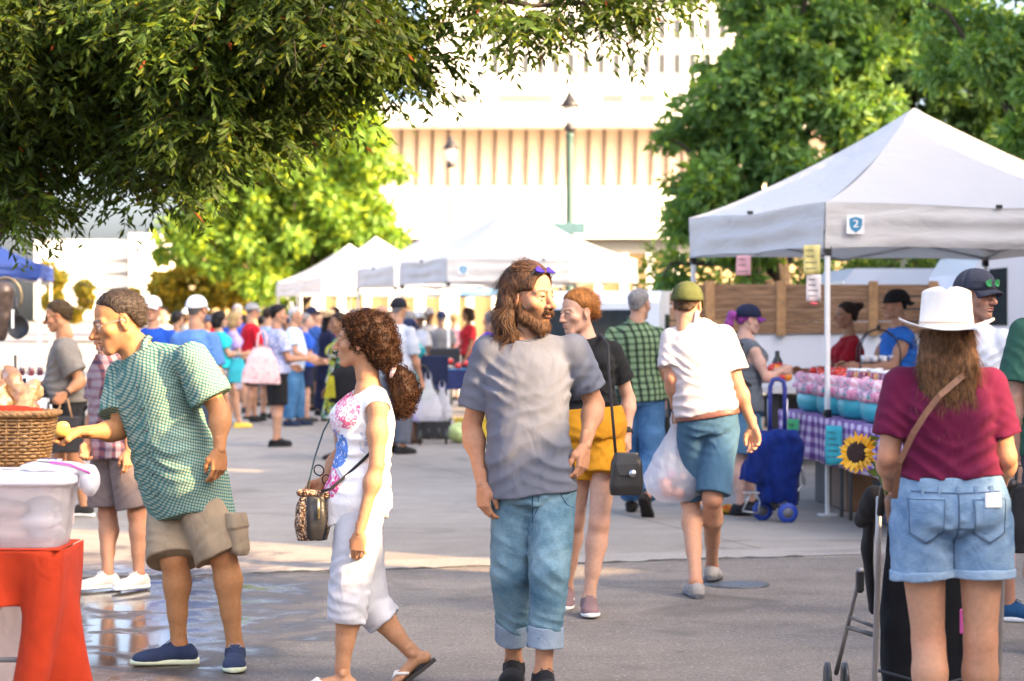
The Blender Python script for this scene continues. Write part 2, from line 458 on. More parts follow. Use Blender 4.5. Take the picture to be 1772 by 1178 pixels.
# ---------------------------------------------------------------- people: canonical heads, hands, feet, shoes
def head_field(sex, h, old=0):
    F = Fld(h, .018); s = 1
    F.ell((0, -.012, .036), (.075, .098, .086)); F.ell((0, .03, -.028), (.060, .060, .075))
    jw = .050 if sex == 'm' else .043
    for x in (-1, 1):
        F.cap((x*jw, -.012, -.052), (x*.018, .062, -.100), .021, .016)
        F.ell((x*.043, .055, -.024), (.026, .024, .022), k=.02)
        F.cap((x*.012, .086, .018), (x*.046, .068, .018), .011 if sex == 'm' else .008, .011, k=.014)
    F.ell((0, .066, -.102), (.024, .022, .018 if sex == 'm' else .015)); F.ell((0, .068, -.066), (.033, .024, .030), k=.02)
    F.cap((0, -.018, -.05), (0, -.036, -.16), .056 if sex == 'm' else .048, .058 if sex == 'm' else .049, k=.03)
    for x in (-1, 1):
        F.ell((x*.031, .097, -.001), (.019, .016, .0125), op='-', k=.012)
    nl = .116 if sex == 'm' else .110
    F.chain([(0, .086, .010), (0, .101, -.012), (0, nl, -.033)], [.0085, .0095, .0125], k=.010)
    for x in (-1, 1): F.ell((x*.012, .099, -.037), (.0095, .012, .0085), k=.008)
    F.ell((0, .098, -.046), (.010, .010, .003), op='-', k=.004)
    F.ell((0, .0905, -.0615), (.023, .0105, .0065), k=.004); F.ell((0, .089, -.0735), (.020, .0105, .0075), k=.005)
    F.cap((-.022, .0965, -.0668), (.022, .0965, -.0668), .0028, .0028, op='-', k=.003)
    F.ell((0, .093, -.084), (.018, .010, .005), op='-', k=.008)
    for x in (-1, 1):
        F.chain([(x*.017, .0835, .000), (x*.025, .0875, .0085), (x*.036, .0845, .0085), (x*.046, .073, .000)], [.0045]*4, k=.004)
        F.chain([(x*.018, .0835, -.003), (x*.031, .0845, -.0095), (x*.045, .074, -.003)], [.004]*3, k=.005)
        F.ell((x*.077, -.012, -.006), (.008, .019, .032), k=.008); F.ell((x*.084, -.006, .000), (.006, .010, .018), op='-', k=.006)
        F.ell((x*.076, -.008, -.034), (.007, .010, .010), k=.006)
    return F.mesh()
_HC = {}
def head_mesh(sex, fine):
    k = (sex, fine)
    if k not in _HC: _HC[k] = head_field(sex, .0032 if fine else .0055)
    return _HC[k]
def seg_d(v, a, b):
    a, b = V(*a), V(*b); t = np.clip(((v-a)@(b-a))/((b-a)@(b-a)), 0, 1)[:, None]; return np.linalg.norm(v-(a+t*(b-a)), axis=1)
def sstep(x, a, b): t = np.clip((x-a)/(b-a), 0, 1); return t*t*(3-2*t)
def head_col(v, skin, brow, beard=None, lips=(.42, .16, .13)):
    c = np.tile(V(*skin), (len(v), 1))
    def lay(col, w): c[:] = c+(V(*col)-c)*w[:, None]
    red = V(*skin)*V(1.08, .82, .76)
    lay(red, .6*(1-sstep(np.linalg.norm((v-V(0, .11, -.033))/V(.02, .03, .02), axis=1), .6, 1.4)))
    for x in (-1, 1):
        lay(red, .45*(1-sstep(np.linalg.norm(v-V(x*.045, .075, -.03), axis=1), .01, .035)))
        lay(red, .6*(1-sstep(np.linalg.norm((v-V(x*.082, -.01, -.005))/V(.5, 1, 1.4), axis=1), .012, .03)))
        lay(brow, .9*(1-sstep(seg_d(v, (x*.014, .094, .021), (x*.034, .09, .026)), .0045, .008))*(v[:, 1] > 0))
        lay(brow, .85*(1-sstep(seg_d(v, (x*.034, .09, .026), (x*.05, .072, .020)), .0035, .007))*(v[:, 1] > 0))
        lay((.05, .03, .02), .8*(1-sstep(seg_d(v, (x*.018, .089, .0035), (x*.045, .078, .003)), .002, .0045)))
    if beard is not None:
        bm = sstep(-v[:, 2]-.02-.35*np.clip(.05-v[:, 1], 0, .1), .012, .03)*sstep(v[:, 1]+.02-np.clip(-v[:, 2]-.09, 0, .1)*.6, .0, .02)*(v[:, 2] > -.135)
        bm *= 1-(1-sstep(np.linalg.norm((v-V(0, .1, -.03))/V(.03, .06, .02), axis=1), .7, 1.1))
        lay(beard[0], beard[1]*bm)
    lip = 1-sstep(np.minimum(np.linalg.norm((v-V(0, .098, -.0615))/V(.024, .016, .0055), axis=1), np.linalg.norm((v-V(0, .097, -.0735))/V(.021, .016, .0065), axis=1)), .8, 1.2)
    lay(lips, lip*.75); lay((.10, .03, .025), .8*(1-sstep(seg_d(v, (-.022, .098, -.0668), (.022, .098, -.0668)), .0015, .004)))  # dark mouth line puts the shade of the slit into the colour
    return c
def eyeballs():
    vs, qs, cs = [], [], []; n0 = 0
    for x in (-1, 1):
        b = MB(); b.ball((0, 0, 0), .0122, 14, 12); v = np.array(b.v)
        v = np.stack([v[:, 0], v[:, 2], -v[:, 1]], 1); c0 = V(x*.031, .0735, -.0005)
        r = np.hypot(v[:, 0], v[:, 2]); fr = v[:, 1] > 0
        col = np.tile(V(.62, .58, .54), (len(v), 1)); col[fr & (r < .0068)] = (.09, .06, .035); col[fr & (r < .003)] = (.01, .01, .01)
        vs.append(v+c0); qs.append(np.array([list(f) for f in b.f])+n0); cs.append(col); n0 += len(v)
    return np.concatenate(vs), np.concatenate(qs), np.concatenate(cs)
EYES = eyeballs()

def rot_about(v, k, a): k = nrm(k); return v*cos(a)+np.cross(k, v)*sin(a)+k*np.dot(k, v)*(1-cos(a))
def hand_field(pose, h):
    """left hand: x to the thumb, y out of the palm, z along the fingers, wrist at the origin"""
    F = Fld(h, .006)
    F.cap((0, 0, -.045), (0, 0, .012), .026, .025, (0, 1, 0), .72, k=.015)
    F.loft((0, 0, .0), (0, 0, .092), (1, 0, 0), (1, 0, 0), [0, .25, .6, 1], [.025, .034, .041, .039], [.017, .0175, .0150, .0115], n=3, k=.014)
    F.ell((.024, .009, .035), (.017, .014, .028), k=.012); F.ell((-.022, .008, .035), (.014, .012, .028), k=.012)
    curls = {'relaxed': ((24, 30, 16), (30, 36, 20), (36, 40, 24), (42, 42, 26)), 'open': ((8, 10, 6), (8, 12, 6), (12, 14, 8), (16, 18, 10)),
             'grip': ((66, 92, 50), (70, 95, 52), (74, 95, 52), (78, 92, 50)), 'pinch': ((50, 45, 25), (58, 60, 30), (66, 70, 40), (72, 74, 40))}[pose]
    for i, (x, z0, ln, r) in enumerate(((.029, .088, .074, .0088), (.0095, .093, .082, .0090), (-.0105, .090, .076, .0086), (-.029, .082, .059, .0076))):
        p = V(x, .001, z0); d = nrm(V(x*1.6, 0, 1)); pts = [p-d*.02, p]; a = 0
        for seg, cu in zip((.46, .30, .24), curls[i]):
            a += R(cu); dd = nrm(V(d[0]*cos(a), sin(a), d[2]*cos(a))); p = p+dd*ln*seg; pts.append(p)
        F.chain(pts, [r*1.1, r*1.08, r*1.0, r*.93, r*.78], k=.004)
    if pose in ('grip', 'pinch'): th = [(.020, .006, .020), (.044, .022, .045), (.034, .043, .066), (.018, .05, .080)]
    elif pose == 'open': th = [(.018, .006, .015), (.046, .014, .042), (.062, .020, .070), (.068, .024, .094)]
    else: th = [(.018, .006, .015), (.042, .020, .046), (.045, .031, .076), (.042, .038, .098)]
    F.chain(th, [.016, .0135, .0108, .0085], k=.008)
    return F.mesh()
_HD = {}
def hand_mesh(pose, fine):
    k = (pose, fine)
    if k not in _HD: _HD[k] = hand_field(pose, .0026 if fine else .0045)
    return _HD[k]

def foot_field(h):
    """bare left foot: y to the toes, z up, ankle above the origin, sole at z=0"""
    F = Fld(h, .016)
    F.cap((0, 0, .115), (0, -.008, .05), .036, .034); F.ell((0, -.035, .030), (.032, .034, .030)); F.cap((0, 0, .045), (.004, .10, .026), .034, .026, (0, 0, 1), .9)
    F.ell((.004, .115, .020), (.045, .050, .020)); F.cap((-.02, .0, .03), (-.03, .10, .018), .022, .02)
    for i, (x, y, r) in enumerate(((.034, .182, .0125), (.014, .180, .0095), (-.004, .172, .009), (-.019, .160, .0085), (-.033, .146, .008))):
        F.cap((x*.95, y-.055, .017), (x, y-r, r), r*1.1, r, k=.007)
    for x in (-1, 1): F.ell((x*.033, -.002, .078), .012)
    F.plane((0, 0, 0), (0, 0, -1))
    return F.mesh()
def shoe_fields(h, style):
    U = Fld(h, .02); S = Fld(h, .006)
    hi = {'sneaker': .085, 'boot': .12, 'clog': .055, 'slip': .062, 'sock': .06}[style]
    U.cap((0, -.01, hi), (0, -.012, .05), .044, .042, (1, 0, 0), .95, flata=True); U.ell((0, -.045, .042), (.040, .038, .046))
    U.cap((0, .0, .058), (.003, .11, .036), .041, .036, (1, 0, 0), 1.05); U.ell((.004, .125, .034), (.050, .068, .036)); U.ell((.006, .16, .030), (.043, .045, .028))
    if style == 'sneaker': U.cap((0, .015, hi+.005), (.001, .055, .07), .028, .026, k=.015)
    U.ell((0, -.004, hi+.03), (.036, .040, .035), op='-', k=.008)
    U.plane((0, 0, .020), (0, 0, -1))
    def out(y): return np.interp(y, [-.09, -.06, 0, .08, .13, .18, .212], [.02, .042, .042, .047, .053, .044, .01])
    S.loft((0, -.088, .016), (.004, .214, .020), (1, 0, 0), (1, 0, 0), [0, .06, .15, .3, .55, .72, .86, .95, 1], [.012, .034, .043, .041, .046, .053, .050, .035, .012], [.017, .017, .018, .016, .015, .015, .014, .013, .010], n=3)
    return U.mesh(), S.mesh()
_SH = {}
def shoe_mesh(style, fine):
    k = (style, fine)
    if k not in _SH: _SH[k] = (foot_field(.0035 if fine else .006) if style == 'foot' else shoe_fields(.004 if fine else .0065, style))
    return _SH[k]

# ---------------------------------------------------------------- hair
def hair_field(style, h):
    F = Fld(h, .02); top = dict(c=(0, -.016, .042), r=(.083, .104, .090))
    def cut(y0=0., sl=.95): F.plane((0, y0, 0), (0, sl, -1), k=.034, wob=.007)
    if style in ('short', 'buzz', 'crop'):
        F.k = .016
        q = {'short': .002, 'buzz': -.003, 'crop': .0}[style]
        F.ell(top['c'], tuple(x+q for x in top['r'])); F.ell((0, -.055, -.03), (.068, .045, .05)); cut(-.026, .86); 
        for x in (-1, 1): F.ell((x*.086, .008, -.014), (.022, .036, .036), op='-', k=.008)
    elif style == 'quiff':
        F.ell(top['c'], (.085, .106, .093)); F.ell((0, .045, .095), (.05, .04, .03)); F.ell((0, -.055, -.03), (.068, .045, .05)); cut(-.016, .86)
        for x in (-1, 1): F.ell((x*.086, -.002, -.012), (.014, .026, .034), op='-', k=.006)
    elif style == 'fringe':            # bald on top, hair round the back
        F.ell((0, -.02, .01), (.080, .098, .062)); F.ell((0, -.0, .075), (.07, .10, .055), op='-'); F.ell((0, .07, .0), (.09, .07, .12), op='-')
    elif style in ('long', 'wavy'):
        F.ell(top['c'], (.090, .110, .098)); F.ell((0, .105, -.002), (.074, .082, .100), op='-'); F.cap((-.1, .03, -.03), (.1, .03, -.03), .048, .048, op='-')
        for x in (-1, 1): F.chain([(x*.060, -.03, .05), (x*.082, -.045, -.03), (x*.084, -.045, -.09), (x*.078, -.022, -.165)], [.026, .030, .036, .024])
        F.chain([(0, -.075, .02), (0, -.09, -.06), (0, -.075, -.16)], [.075, .072, .058], u=(0, 1, 0), ratio=.55)
    elif style == 'straight':          # long straight hair down the back
        F.ell(top['c'], (.088, .108, .095)); F.ell((0, .095, -.02), (.062, .075, .085), op='-')
        F.chain([(0, -.05, .03), (0, -.075, -.08), (0, -.085, -.17), (0.01, -.082, -.235)], [.088, .098, .092, .050], u=(0, 1, 0), ratio=.42)
    elif style == 'bob':
        F.ell(top['c'], (.092, .112, .099)); F.chain([(0, -.04, .03), (0, -.05, -.05), (0, -.05, -.085)], [.09, .092, .075]); F.ell((0, .10, -.035), (.068, .085, .095), op='-')
        F.plane((0, 0, -.115), (0, .2, -1), k=.02)
    elif style in ('pony', 'bun', 'tied'):
        F.ell(top['c'], tuple(x+.003 for x in top['r'])); F.ell((0, -.06, -.02), (.066, .048, .05)); cut(-.014, .85)
        for x in (-1, 1): F.ell((x*.086, -.002, -.012), (.014, .026, .034), op='-', k=.006)
        if style == 'pony': F.chain([(0, -.105, .03), (0, -.155, .02), (0, -.17, -.06), (0, -.16, -.15)], [.025, .034, .036, .014])
        if style == 'bun': F.ell((0, -.115, .085), (.045, .042, .04)); F.ell((.01, -.15, .10), .025)
    elif style == 'curly':             # big curly mass swept back, tied low behind, tail below the tie
        F.ell((0, -.035, .035), (.100, .125, .100)); F.ell((0, -.095, -.015), (.090, .080, .088)); F.ell((0, -.13, -.075), (.07, .055, .055))
        F.ell((0, .096, -.022), (.10, .094, .098), op='-', k=.02); F.ell((0, .03, -.13), (.08, .08, .07), op='-', k=.02)
        F.chain([(0, -.155, -.125), (0, -.19, -.17), (.0, -.215, -.225), (0, -.21, -.29), (0, -.195, -.33)], [.026, .048, .054, .038, .012], k=.02)
    amp = {'short': .0026, 'quiff': .004, 'curly': .007, 'wavy': .004, 'long': .004, 'straight': .003, 'pony': .002, 'bob': .003, 'bun': .003}.get(style, .0022)
    F.amp = amp*1.5
    F.noise = folds(amp, 5, 60 if style != 'curly' else 95, along=(0, .8, -.5) if style in ('short', 'quiff', 'crop', 'tied') else (0, 0, 1), stretch=.25 if style != 'curly' else 1, ridge=.5)
    v, q = F.mesh()
    return v, q, vnormals(v, q)
_HR = {}
def hair_mesh(style, fine):
    k = (style, fine)
    if k not in _HR: _HR[k] = hair_field(style, .0042 if fine else .0065)
    return _HR[k]
def strands(v, n, num, flow, steps, sl, wd, seed=1, jit=.25, ymax=9):
    """flat ribbons leaving the hair surface; flow(p, n) gives the direction"""
    g = np.random.default_rng(seed); ok = np.flatnonzero((v[:, 1] < ymax) | (v[:, 2] > .09)); i = ok[g.integers(0, len(ok), num)]; p = v[i]-n[i]*.002; nn = n[i]
    off = g.normal(size=(num, 3))*jit; rows = []; wv = wd*g.uniform(.6, 1.3, num)
    for s in range(steps+1):
        d = flow(p, nn, s)+off; d -= nn*(np.einsum('ij,ij->i', d, nn)[:, None])*.75; d /= np.linalg.norm(d, axis=1, keepdims=True)+1e-9
        side = np.cross(d, nn+1e-3); side /= np.linalg.norm(side, axis=1, keepdims=True)+1e-9
        w = (wv*(1-.8*s/steps))[:, None]; rows.append(p-side*w); rows.append(p+side*w)
        p = p+d*sl
        off = off+g.normal(size=(num, 3))*jit*.35
    vv = np.stack(rows, 1).reshape(-1, 3); b = np.arange(num)[:, None]*(2*(steps+1)); q = []
    for s in range(steps): q.append(np.concatenate([b+2*s, b+2*s+1, b+2*s+3, b+2*s+2], 1))
    tone = np.repeat(g.uniform(.55, 1.6, num), 2*(steps+1))
    return vv, np.concatenate(q), tone
FLOWS = {
    'short': (lambda p, n, s: V(0, -1, -.2)+n*1.3+V(0, 0, 1.2)*(p[:, 1:2] > .02), 3, .008, .0014, 3600),
    'crop': (lambda p, n, s: V(0, -.6, -.5)+n*1.8, 2, .005, .0009, 1500),
    'quiff': (lambda p, n, s: V(.3, .2, .2)+n*2.0, 2, .010, .0010, 2600),
    'wavy': (lambda p, n, s: V(0, -.25, -1)+V(0, -2.2, .6)*(p[:, 1:2] > -.02)*(p[:, 2:3] > .05)+np.stack([np.sin(p[:, 2]*60+p[:, 1]*40), np.cos(p[:, 2]*55), 0*p[:, 2]], 1)*.55+n*.35, 6, .017, .0016, 2600),
    'straight': (lambda p, n, s: V(0, -.05, -1)+n*.05+.25*np.sin(p[:, 0:1]*90+p[:, 2:3]*25)*V(1, 0, 0), 6, .016, .0016, 4200),
    'tied': (lambda p, n, s: V(0, -1, -.1)+n*.12, 4, .013, .0013, 2600),
    'bun': (lambda p, n, s: V(0, -1, .5)+n*.3, 3, .012, .0010, 900),
    'bob': (lambda p, n, s: V(0, -.1, -1)+n*.25, 4, .015, .0016, 900),
    'fringe': (lambda p, n, s: V(0, -.6, -.6)+n*1.0, 2, .008, .0010, 900),
    'pony': (lambda p, n, s: V(0, -.6, -.6)+n*.4, 4, .014, .0012, 900),
}
def make_hair(style, color, fine, seed):
    v, q, n = hair_mesh(style, fine); c = np.tile(V(*color), (len(v), 1))
    g = np.random.default_rng(seed)
    if style in ('wavy', 'straight', 'long', 'curly'):
        c = c*(1+.14*np.sin(v[:, :1]*210+4*np.sin(v[:, 2:]*11)+3*np.sin(v[:, 1:2]*50)))
    if style in ('short', 'crop'): c = c*(1+1.1*np.clip((.055-v[:, 2:])/.06, 0, 1)*np.clip(.06-np.array(color).mean(), 0, .03)/.03*.5)
    if not fine: return v, q, c
    if style == 'curly':
        num = 3000; i = g.integers(0, len(v), num); rows = []; ph = g.uniform(0, 6.28, num); rr = g.uniform(.004, .009, num)
        out = n[i]+g.normal(size=(num, 3))*.5+V(0, -.3, -.25); out /= np.linalg.norm(out, axis=1, keepdims=True)
        a = np.cross(out, V(.3, .5, .8)); a /= np.linalg.norm(a, axis=1, keepdims=True); b = np.cross(out, a); st = 9
        for s in range(st+1):
            t = ph+s*1.15; p = v[i]-n[i]*.004+out*(.0026*s)+(a*np.cos(t)[:, None]+b*np.sin(t)[:, None])*rr[:, None]
            w = .0016*(1-.5*s/st); rows.append(p-out*w); rows.append(p+out*w)
        vv = np.stack(rows, 1).reshape(-1, 3); bb = np.arange(num)[:, None]*(2*(st+1))
        qq = np.concatenate([np.concatenate([bb+2*s, bb+2*s+1, bb+2*s+3, bb+2*s+2], 1) for s in range(st)])
        tone = np.repeat(g.uniform(.6, 1.9, num), 2*(st+1))
    elif style in FLOWS:
        fl, st, sl, wd, num = FLOWS[style]; vv, qq, tone = strands(v, n, num, fl, st, sl, wd, seed, ymax=.0 if style in ('wavy', 'straight', 'bob') else 9)
    else: return v, q, c
    return np.concatenate([v, vv]), np.concatenate([q, qq+len(v)]), np.concatenate([c, V(*color)*tone[:, None]])

# ---------------------------------------------------------------- bodies and clothes
TT = [-.24, -.12, 0, .14, .32, .5, .68, .84, .94, 1.0]
MW = [.135, .160, .165, .160, .150, .155, .168, .158, .105, .062]; MD = [.105, .118, .118, .112, .112, .118, .124, .108, .085, .06]
FW = [.140, .170, .176, .160, .132, .134, .146, .136, .092, .055]; FD = [.110, .125, .122, .105, .098, .105, .112, .098, .076, .055]
class Person:
    def __init__(s, J, H=1.75, sex='m', fat=1., belly=0., skin=(.46, .27, .18), fine=True, root=None, label=None, group='people at the street market', seed=1, hs=1.):
        s.J = {k: V(*v) for k, v in J.items()}; s.u = H/1.75; s.sex = sex; s.fat = fat; s.belly = belly; s.skin = skin; s.fine = fine; s.seed = seed; s.hs = hs
        j = s.J; m = (j['hipL']+j['hipR'])/2
        s.root = V(*root) if root is not None else V(m[0], m[1], 0)
        s.h = .0066 if fine else .0125
        s.e = empty('person', s.root, label, 'person', group)
        s.pel = j['pel'] if 'pel' in j else m+nrm(j['neck']-m)*.06*s.u
        s.latH = nrm(j['hipR']-j['hipL']); s.latS = nrm(j['shR']-j['shL']); s.spine = nrm(j['neck']-s.pel)
        s.fwd = nrm(np.cross(s.spine, s.latS+s.latH))
        s.hf = nrm(j.get('hf', s.fwd)); up = j.get('hu', V(0, 0, 1)); s.hr = nrm(np.cross(s.hf, up)); s.hup = np.cross(s.hr, s.hf); s.hf = nrm(s.hf)
        s.sc = .98*s.u**.5*hs
    # head space -> local
    def H(s, v): v = np.asarray(v); return s.J['head']-s.root+s.sc*(v[..., 0:1]*s.hr+v[..., 1:2]*s.hf+v[..., 2:3]*s.hup)
    def put(s, name, v, q, mats, col=None, parent=None, midx=None, label=None):
        o = link(name, np_mesh(name, v, q, mats, col, midx), parent or s.e)
        if label: o['label'] = label
        return o
    def tors(s, F, off, t0=-.24, t1=1.0, wmul=1., hem=0., dmul=1., k=None, n=2.4, slope=0.):
        W0, D0 = (MW, MD) if s.sex == 'm' else (FW, FD)
        T = [t for t in TT if t0 < t < t1]; T = [t0]+T+[t1]; u = s.u*s.fat
        Wd = [np.interp(t, TT, W0)*u*(wmul if t < .8 else 1)+off+hem*np.clip((.5-t)/.6, 0, 1.2) for t in T]
        Dp = [np.interp(t, TT, D0)*u*dmul+off+hem*.8*np.clip((.5-t)/.6, 0, 1.2)+s.belly*.5*math.exp(-((t-.28)/.25)**2) for t in T]
        Fo = [s.belly*.5*math.exp(-((t-.28)/.25)**2) for t in T]
        F.loft(s.pel, s.J['neck'], s.latH, s.latS, T, Wd, Dp, Fo, n=n, k=k, slope=slope)
        if s.sex == 'f' and t1 > .7:
            c = s.pel+(s.J['neck']-s.pel)*.70
            for x in (-1, 1): F.ell(c+s.latS*x*.068*u+s.fwd*.085*u, (.058*u+off,)*3, k=.04)
    def shoulders(s, F, off, k=None, out=1.):
        j, u = s.J, s.u
        for q in 'LR':
            sh = j['sh'+q]; nk = j['neck']; F.cap(nk-s.spine*.022*u, sh-s.spine*.012*u, (.058*u+off*.8), (.046*u+off)*(s.fat**.5), k=k)
    def arm(s, F, q, off, upto, r1=None, flat=True, loose=0., k=None):
        """sleeve from shoulder; upto 0..1 upper arm, 1..2 forearm"""
        j, u = s.J, s.u*(s.fat**.6)*(1 if s.sex == 'm' else .88); a, b, c = j['sh'+q], j['el'+q], j['wr'+q]
        R0, R1, R2 = .054*u+off, .044*u+off, .027*u+off
        if upto <= 1:
            e = a+(b-a)*upto; F.cap(a, e, R0, r1 if r1 else lerp(R0, R1, upto)+loose, flat=flat, k=k)
        else:
            e = b+(c-b)*(upto-1); F.cap(a, b, R0, R1+loose*.6, k=k); F.cap(b, e, R1+loose*.6, lerp(R1, R2, upto-1)+loose, flat=flat and upto < 2, k=k)
    def leg(s, F, q, off, upto, loose=0., k=None, flat=True, r1=None):
        j, u = s.J, s.u*(s.fat**.5); a, b, c = j['hip'+q], j['kn'+q], j['an'+q]; R0, R1, R2 = .083*u+off, .056*u+off, .038*u+off
        if s.sex == 'f': R0 *= 1.05
        if upto <= 1:
            e = a+(b-a)*upto; F.cap(a, e, R0, r1 if r1 else lerp(R0, R1, upto)+loose, flat=flat, k=k)
        else:
            e = b+(c-b)*(upto-1); F.cap(a, b, R0, R1+loose, k=k); F.cap(b, e, R1+loose, r1 if r1 else lerp(R1, R2, upto-1)+loose, flat=flat, k=k)
    def body(s, hands=('relaxed', 'relaxed'), beard=None, brow=(.08, .05, .03), lips=(.40, .16, .13), foot=(), head=True, cut=None, arms='LR', knobs=True):
        j, u, r0 = s.J, s.u, s.root; F = Fld(s.h, .025)
        s.tors(F, -.006, -.16); s.shoulders(F, -.006)
        F.chain([j['neck']-s.spine*.03, j['neck']*.45+s.Hw((0, -.03, -.09))*.55, s.Hw((0, -.026, -.07))], [.062*u, (.055 if s.sex == 'm' else .046)*u*s.fat**.3, (.052 if s.sex == 'm' else .045)*u])
        for q in arms:
            f = s.fat**.6*(1 if s.sex == 'm' else .88); sh, el, wr = j['sh'+q], j['el'+q], j['wr'+q]
            F.cap(sh, el, .052*u*f, .040*u*f, k=.03); F.cap(el, wr, .040*u*f, .0255*u*f, k=.012); F.ell(lerp(el, wr, .25), (.042*u*f,)*3, k=.04)
            F.ell(lerp(sh, el, .45)+0, (.050*u*f,)*3, k=.04)
        for q in 'LR':
            hp, kn, an = j['hip'+q], j['kn'+q], j['an'+q]; f = s.fat**.5
            F.cap(hp, kn, .081*u*f*(1.05 if s.sex == 'f' else 1), .054*u*f, k=.03); F.cap(kn, an, .050*u*f, .034*u*f, k=.03)
            ax = nrm(an-kn); side = s.latH; bk = nrm(np.cross(ax, side)); bk = bk if np.dot(bk, s.fwd) < 0 else -bk
            F.ell(lerp(kn, an, .27)+bk*.018*u, (.054*u*f,)*3, k=.05); F.ell(kn-bk*.012*u, (.046*u,)*3, k=.02); F.cap(lerp(kn, an, .12)+bk*.012*u, lerp(kn, an, .62)+bk*.004*u, .047*u*f, .037*u*f, k=.03)
            if q not in foot: F.cap(an, an-V(0, 0, min(.05, max(.0, an[2]-.03))), .034*u, .034*u)
        if cut is not None: F.plane(*cut)
        v, q_ = F.mesh(); c0 = np.tile(V(*s.skin), (len(v), 1)); n = len(v)
        for jn, rd in [('el'+x, .06) for x in arms]+[('kn'+x, .075) for x in 'LR']+[('an'+x, .05) for x in 'LR']:
            w = .55*(1-sstep(np.linalg.norm(v-j[jn], axis=1), .02, rd*1.3)); c0 = c0*(1-w[:, None])+c0*V(.98, .72, .66)*w[:, None]
        for q in arms:
            w = .35*sstep(np.clip(((v-j['sh'+q])@nrm(j['wr'+q]-j['sh'+q])), 0, 1), .25, .5)*(np.linalg.norm(v-j['wr'+q], axis=1) < .3); c0 = c0*(1-w[:, None])+c0*V(.95, .80, .72)*w[:, None]
        V_, Q_, C_ = [v-r0], [q_], [c0]
        def isl(v, q, c):
            nonlocal n
            V_.append(v); Q_.append(q+n); C_.append(c); n += len(v)
        if head:
            hv, hq = head_mesh(s.sex, s.fine); isl(s.H(hv), hq, head_col(hv, s.skin, brow, beard, lips)); isl(s.H(EYES[0]), EYES[1], EYES[2])
        for i, q in enumerate('LR'):
            if hands[i] is None or q not in arms: continue
            hv, hq = hand_mesh(hands[i], s.fine); sc = .97*u*(1 if s.sex == 'm' else .9)
            d = nrm(j.get('hd'+q, nrm(j['wr'+q]-j['el'+q])))
            pn = j.get('pn'+q, (s.latS if q == 'L' else -s.latS)); pn = nrm(pn-d*np.dot(pn, d)); x = np.cross(pn, d)
            hv2 = hv*sc
            if q == 'R': hv2 = hv2*V(-1, 1, 1); hq = hq[:, ::-1]
            c = np.tile(V(*s.skin)*V(1.0, .94, .9), (len(hv), 1))
            isl(j['wr'+q]-r0+hv2[:, :1]*x+hv2[:, 1:2]*pn+hv2[:, 2:]*d, hq, c)
        for q in foot:
            fv, fq = shoe_mesh('foot', s.fine); M = s.footM(q); fv = fv*.97*u
            if q == 'R': fv = fv*V(-1, 1, 1); fq = fq[:, ::-1]
            isl(M[0]-r0+fv[:, :1]*M[1]+fv[:, 1:2]*M[2]+fv[:, 2:]*M[3], fq, np.tile(V(*s.skin), (len(fv), 1)))
        s.b = s.put('body', np.concatenate(V_), np.concatenate(Q_), attr_mat('skin', .58, .12, .3, 200, .25, .16, 55), np.concatenate(C_))
        return s
    def Hw(s, v): return s.H(V(*v))+s.root
    def footM(s, q):
        """sole point under the ankle, right, toe, up"""
        j = s.J; toe = j.get('toe'+q); an = j['an'+q]
        if toe is None: toe = V(s.fwd[0], s.fwd[1], 0)
        t = nrm(toe); rt = nrm(np.cross(t, V(0, 0, 1))); up = np.cross(rt, t)
        return an-up*.085*s.u, rt, t, up
    def shoes(s, style='sneaker', m=None, sole=None, lace=None, sc=1., which='LR', label=None):
        (uv, uq), (sv, sq) = shoe_mesh(style, s.fine)
        for q in which:
            p, rt, t, up = s.footM(q)
            def T(v, qq):
                v = v*s.u*sc
                if q == 'R': v = v*V(-1, 1, 1); qq = qq[:, ::-1]
                return p-s.root+v[:, :1]*rt+v[:, 1:2]*t+v[:, 2:]*up, qq
            o = s.put('shoe', *T(uv, uq), m, label=label); s.put('sole', *T(sv, sq), sole or m, parent=o)
            if lace and s.fine:
                b = MB()
                for i in range(5):
                    y = .045+i*.017; z = .092-i*.008
                    b.tube([(-.022, y, z-.012), (-.008, y+.004, z), (.008, y-.004, z), (.022, y, z-.012)], .0028, 5)
                for x in (-1, 1): b.tube([(0, .045, .094), (x*.015, .035, .112), (x*.03, .055, .1), (x*.012, .05, .094)], .0022, 5)
                v, _ = T(np.array(b.v), np.zeros((0, 4), int)); b.v = [tuple(x) for x in v]; b.build('laces', lace, o)
    def cloth(s, name, F, m, amp=.006, freq=9, seed=None, ridge=.5, along=None, label=None, parent=None, stretch=.7, fade=False, spots=None):
        F.amp = amp; fd = folds(amp, seed or s.seed*13+len(name), freq, s.spine if along is None else along, stretch, ridge); pl, sp, L_ = s.pel, s.spine, np.linalg.norm(s.J['neck']-s.pel)
        if fade: F.noise = lambda x, y, z: fd(x, y, z)*(1-.62*np.clip((((x-pl[0])*sp[0]+(y-pl[1])*sp[1]+(z-pl[2])*sp[2])/L_-.25)/.45, 0, 1))
        else: F.noise = fd
        if spots:
            n0, cr = F.noise, creases(spots, s.seed*7+len(name)); F.noise = lambda x, y, z: n0(x, y, z)+cr(x, y, z)
        v, q = F.mesh(); return s.put(name, v-s.root, q, m, label=label, parent=parent)
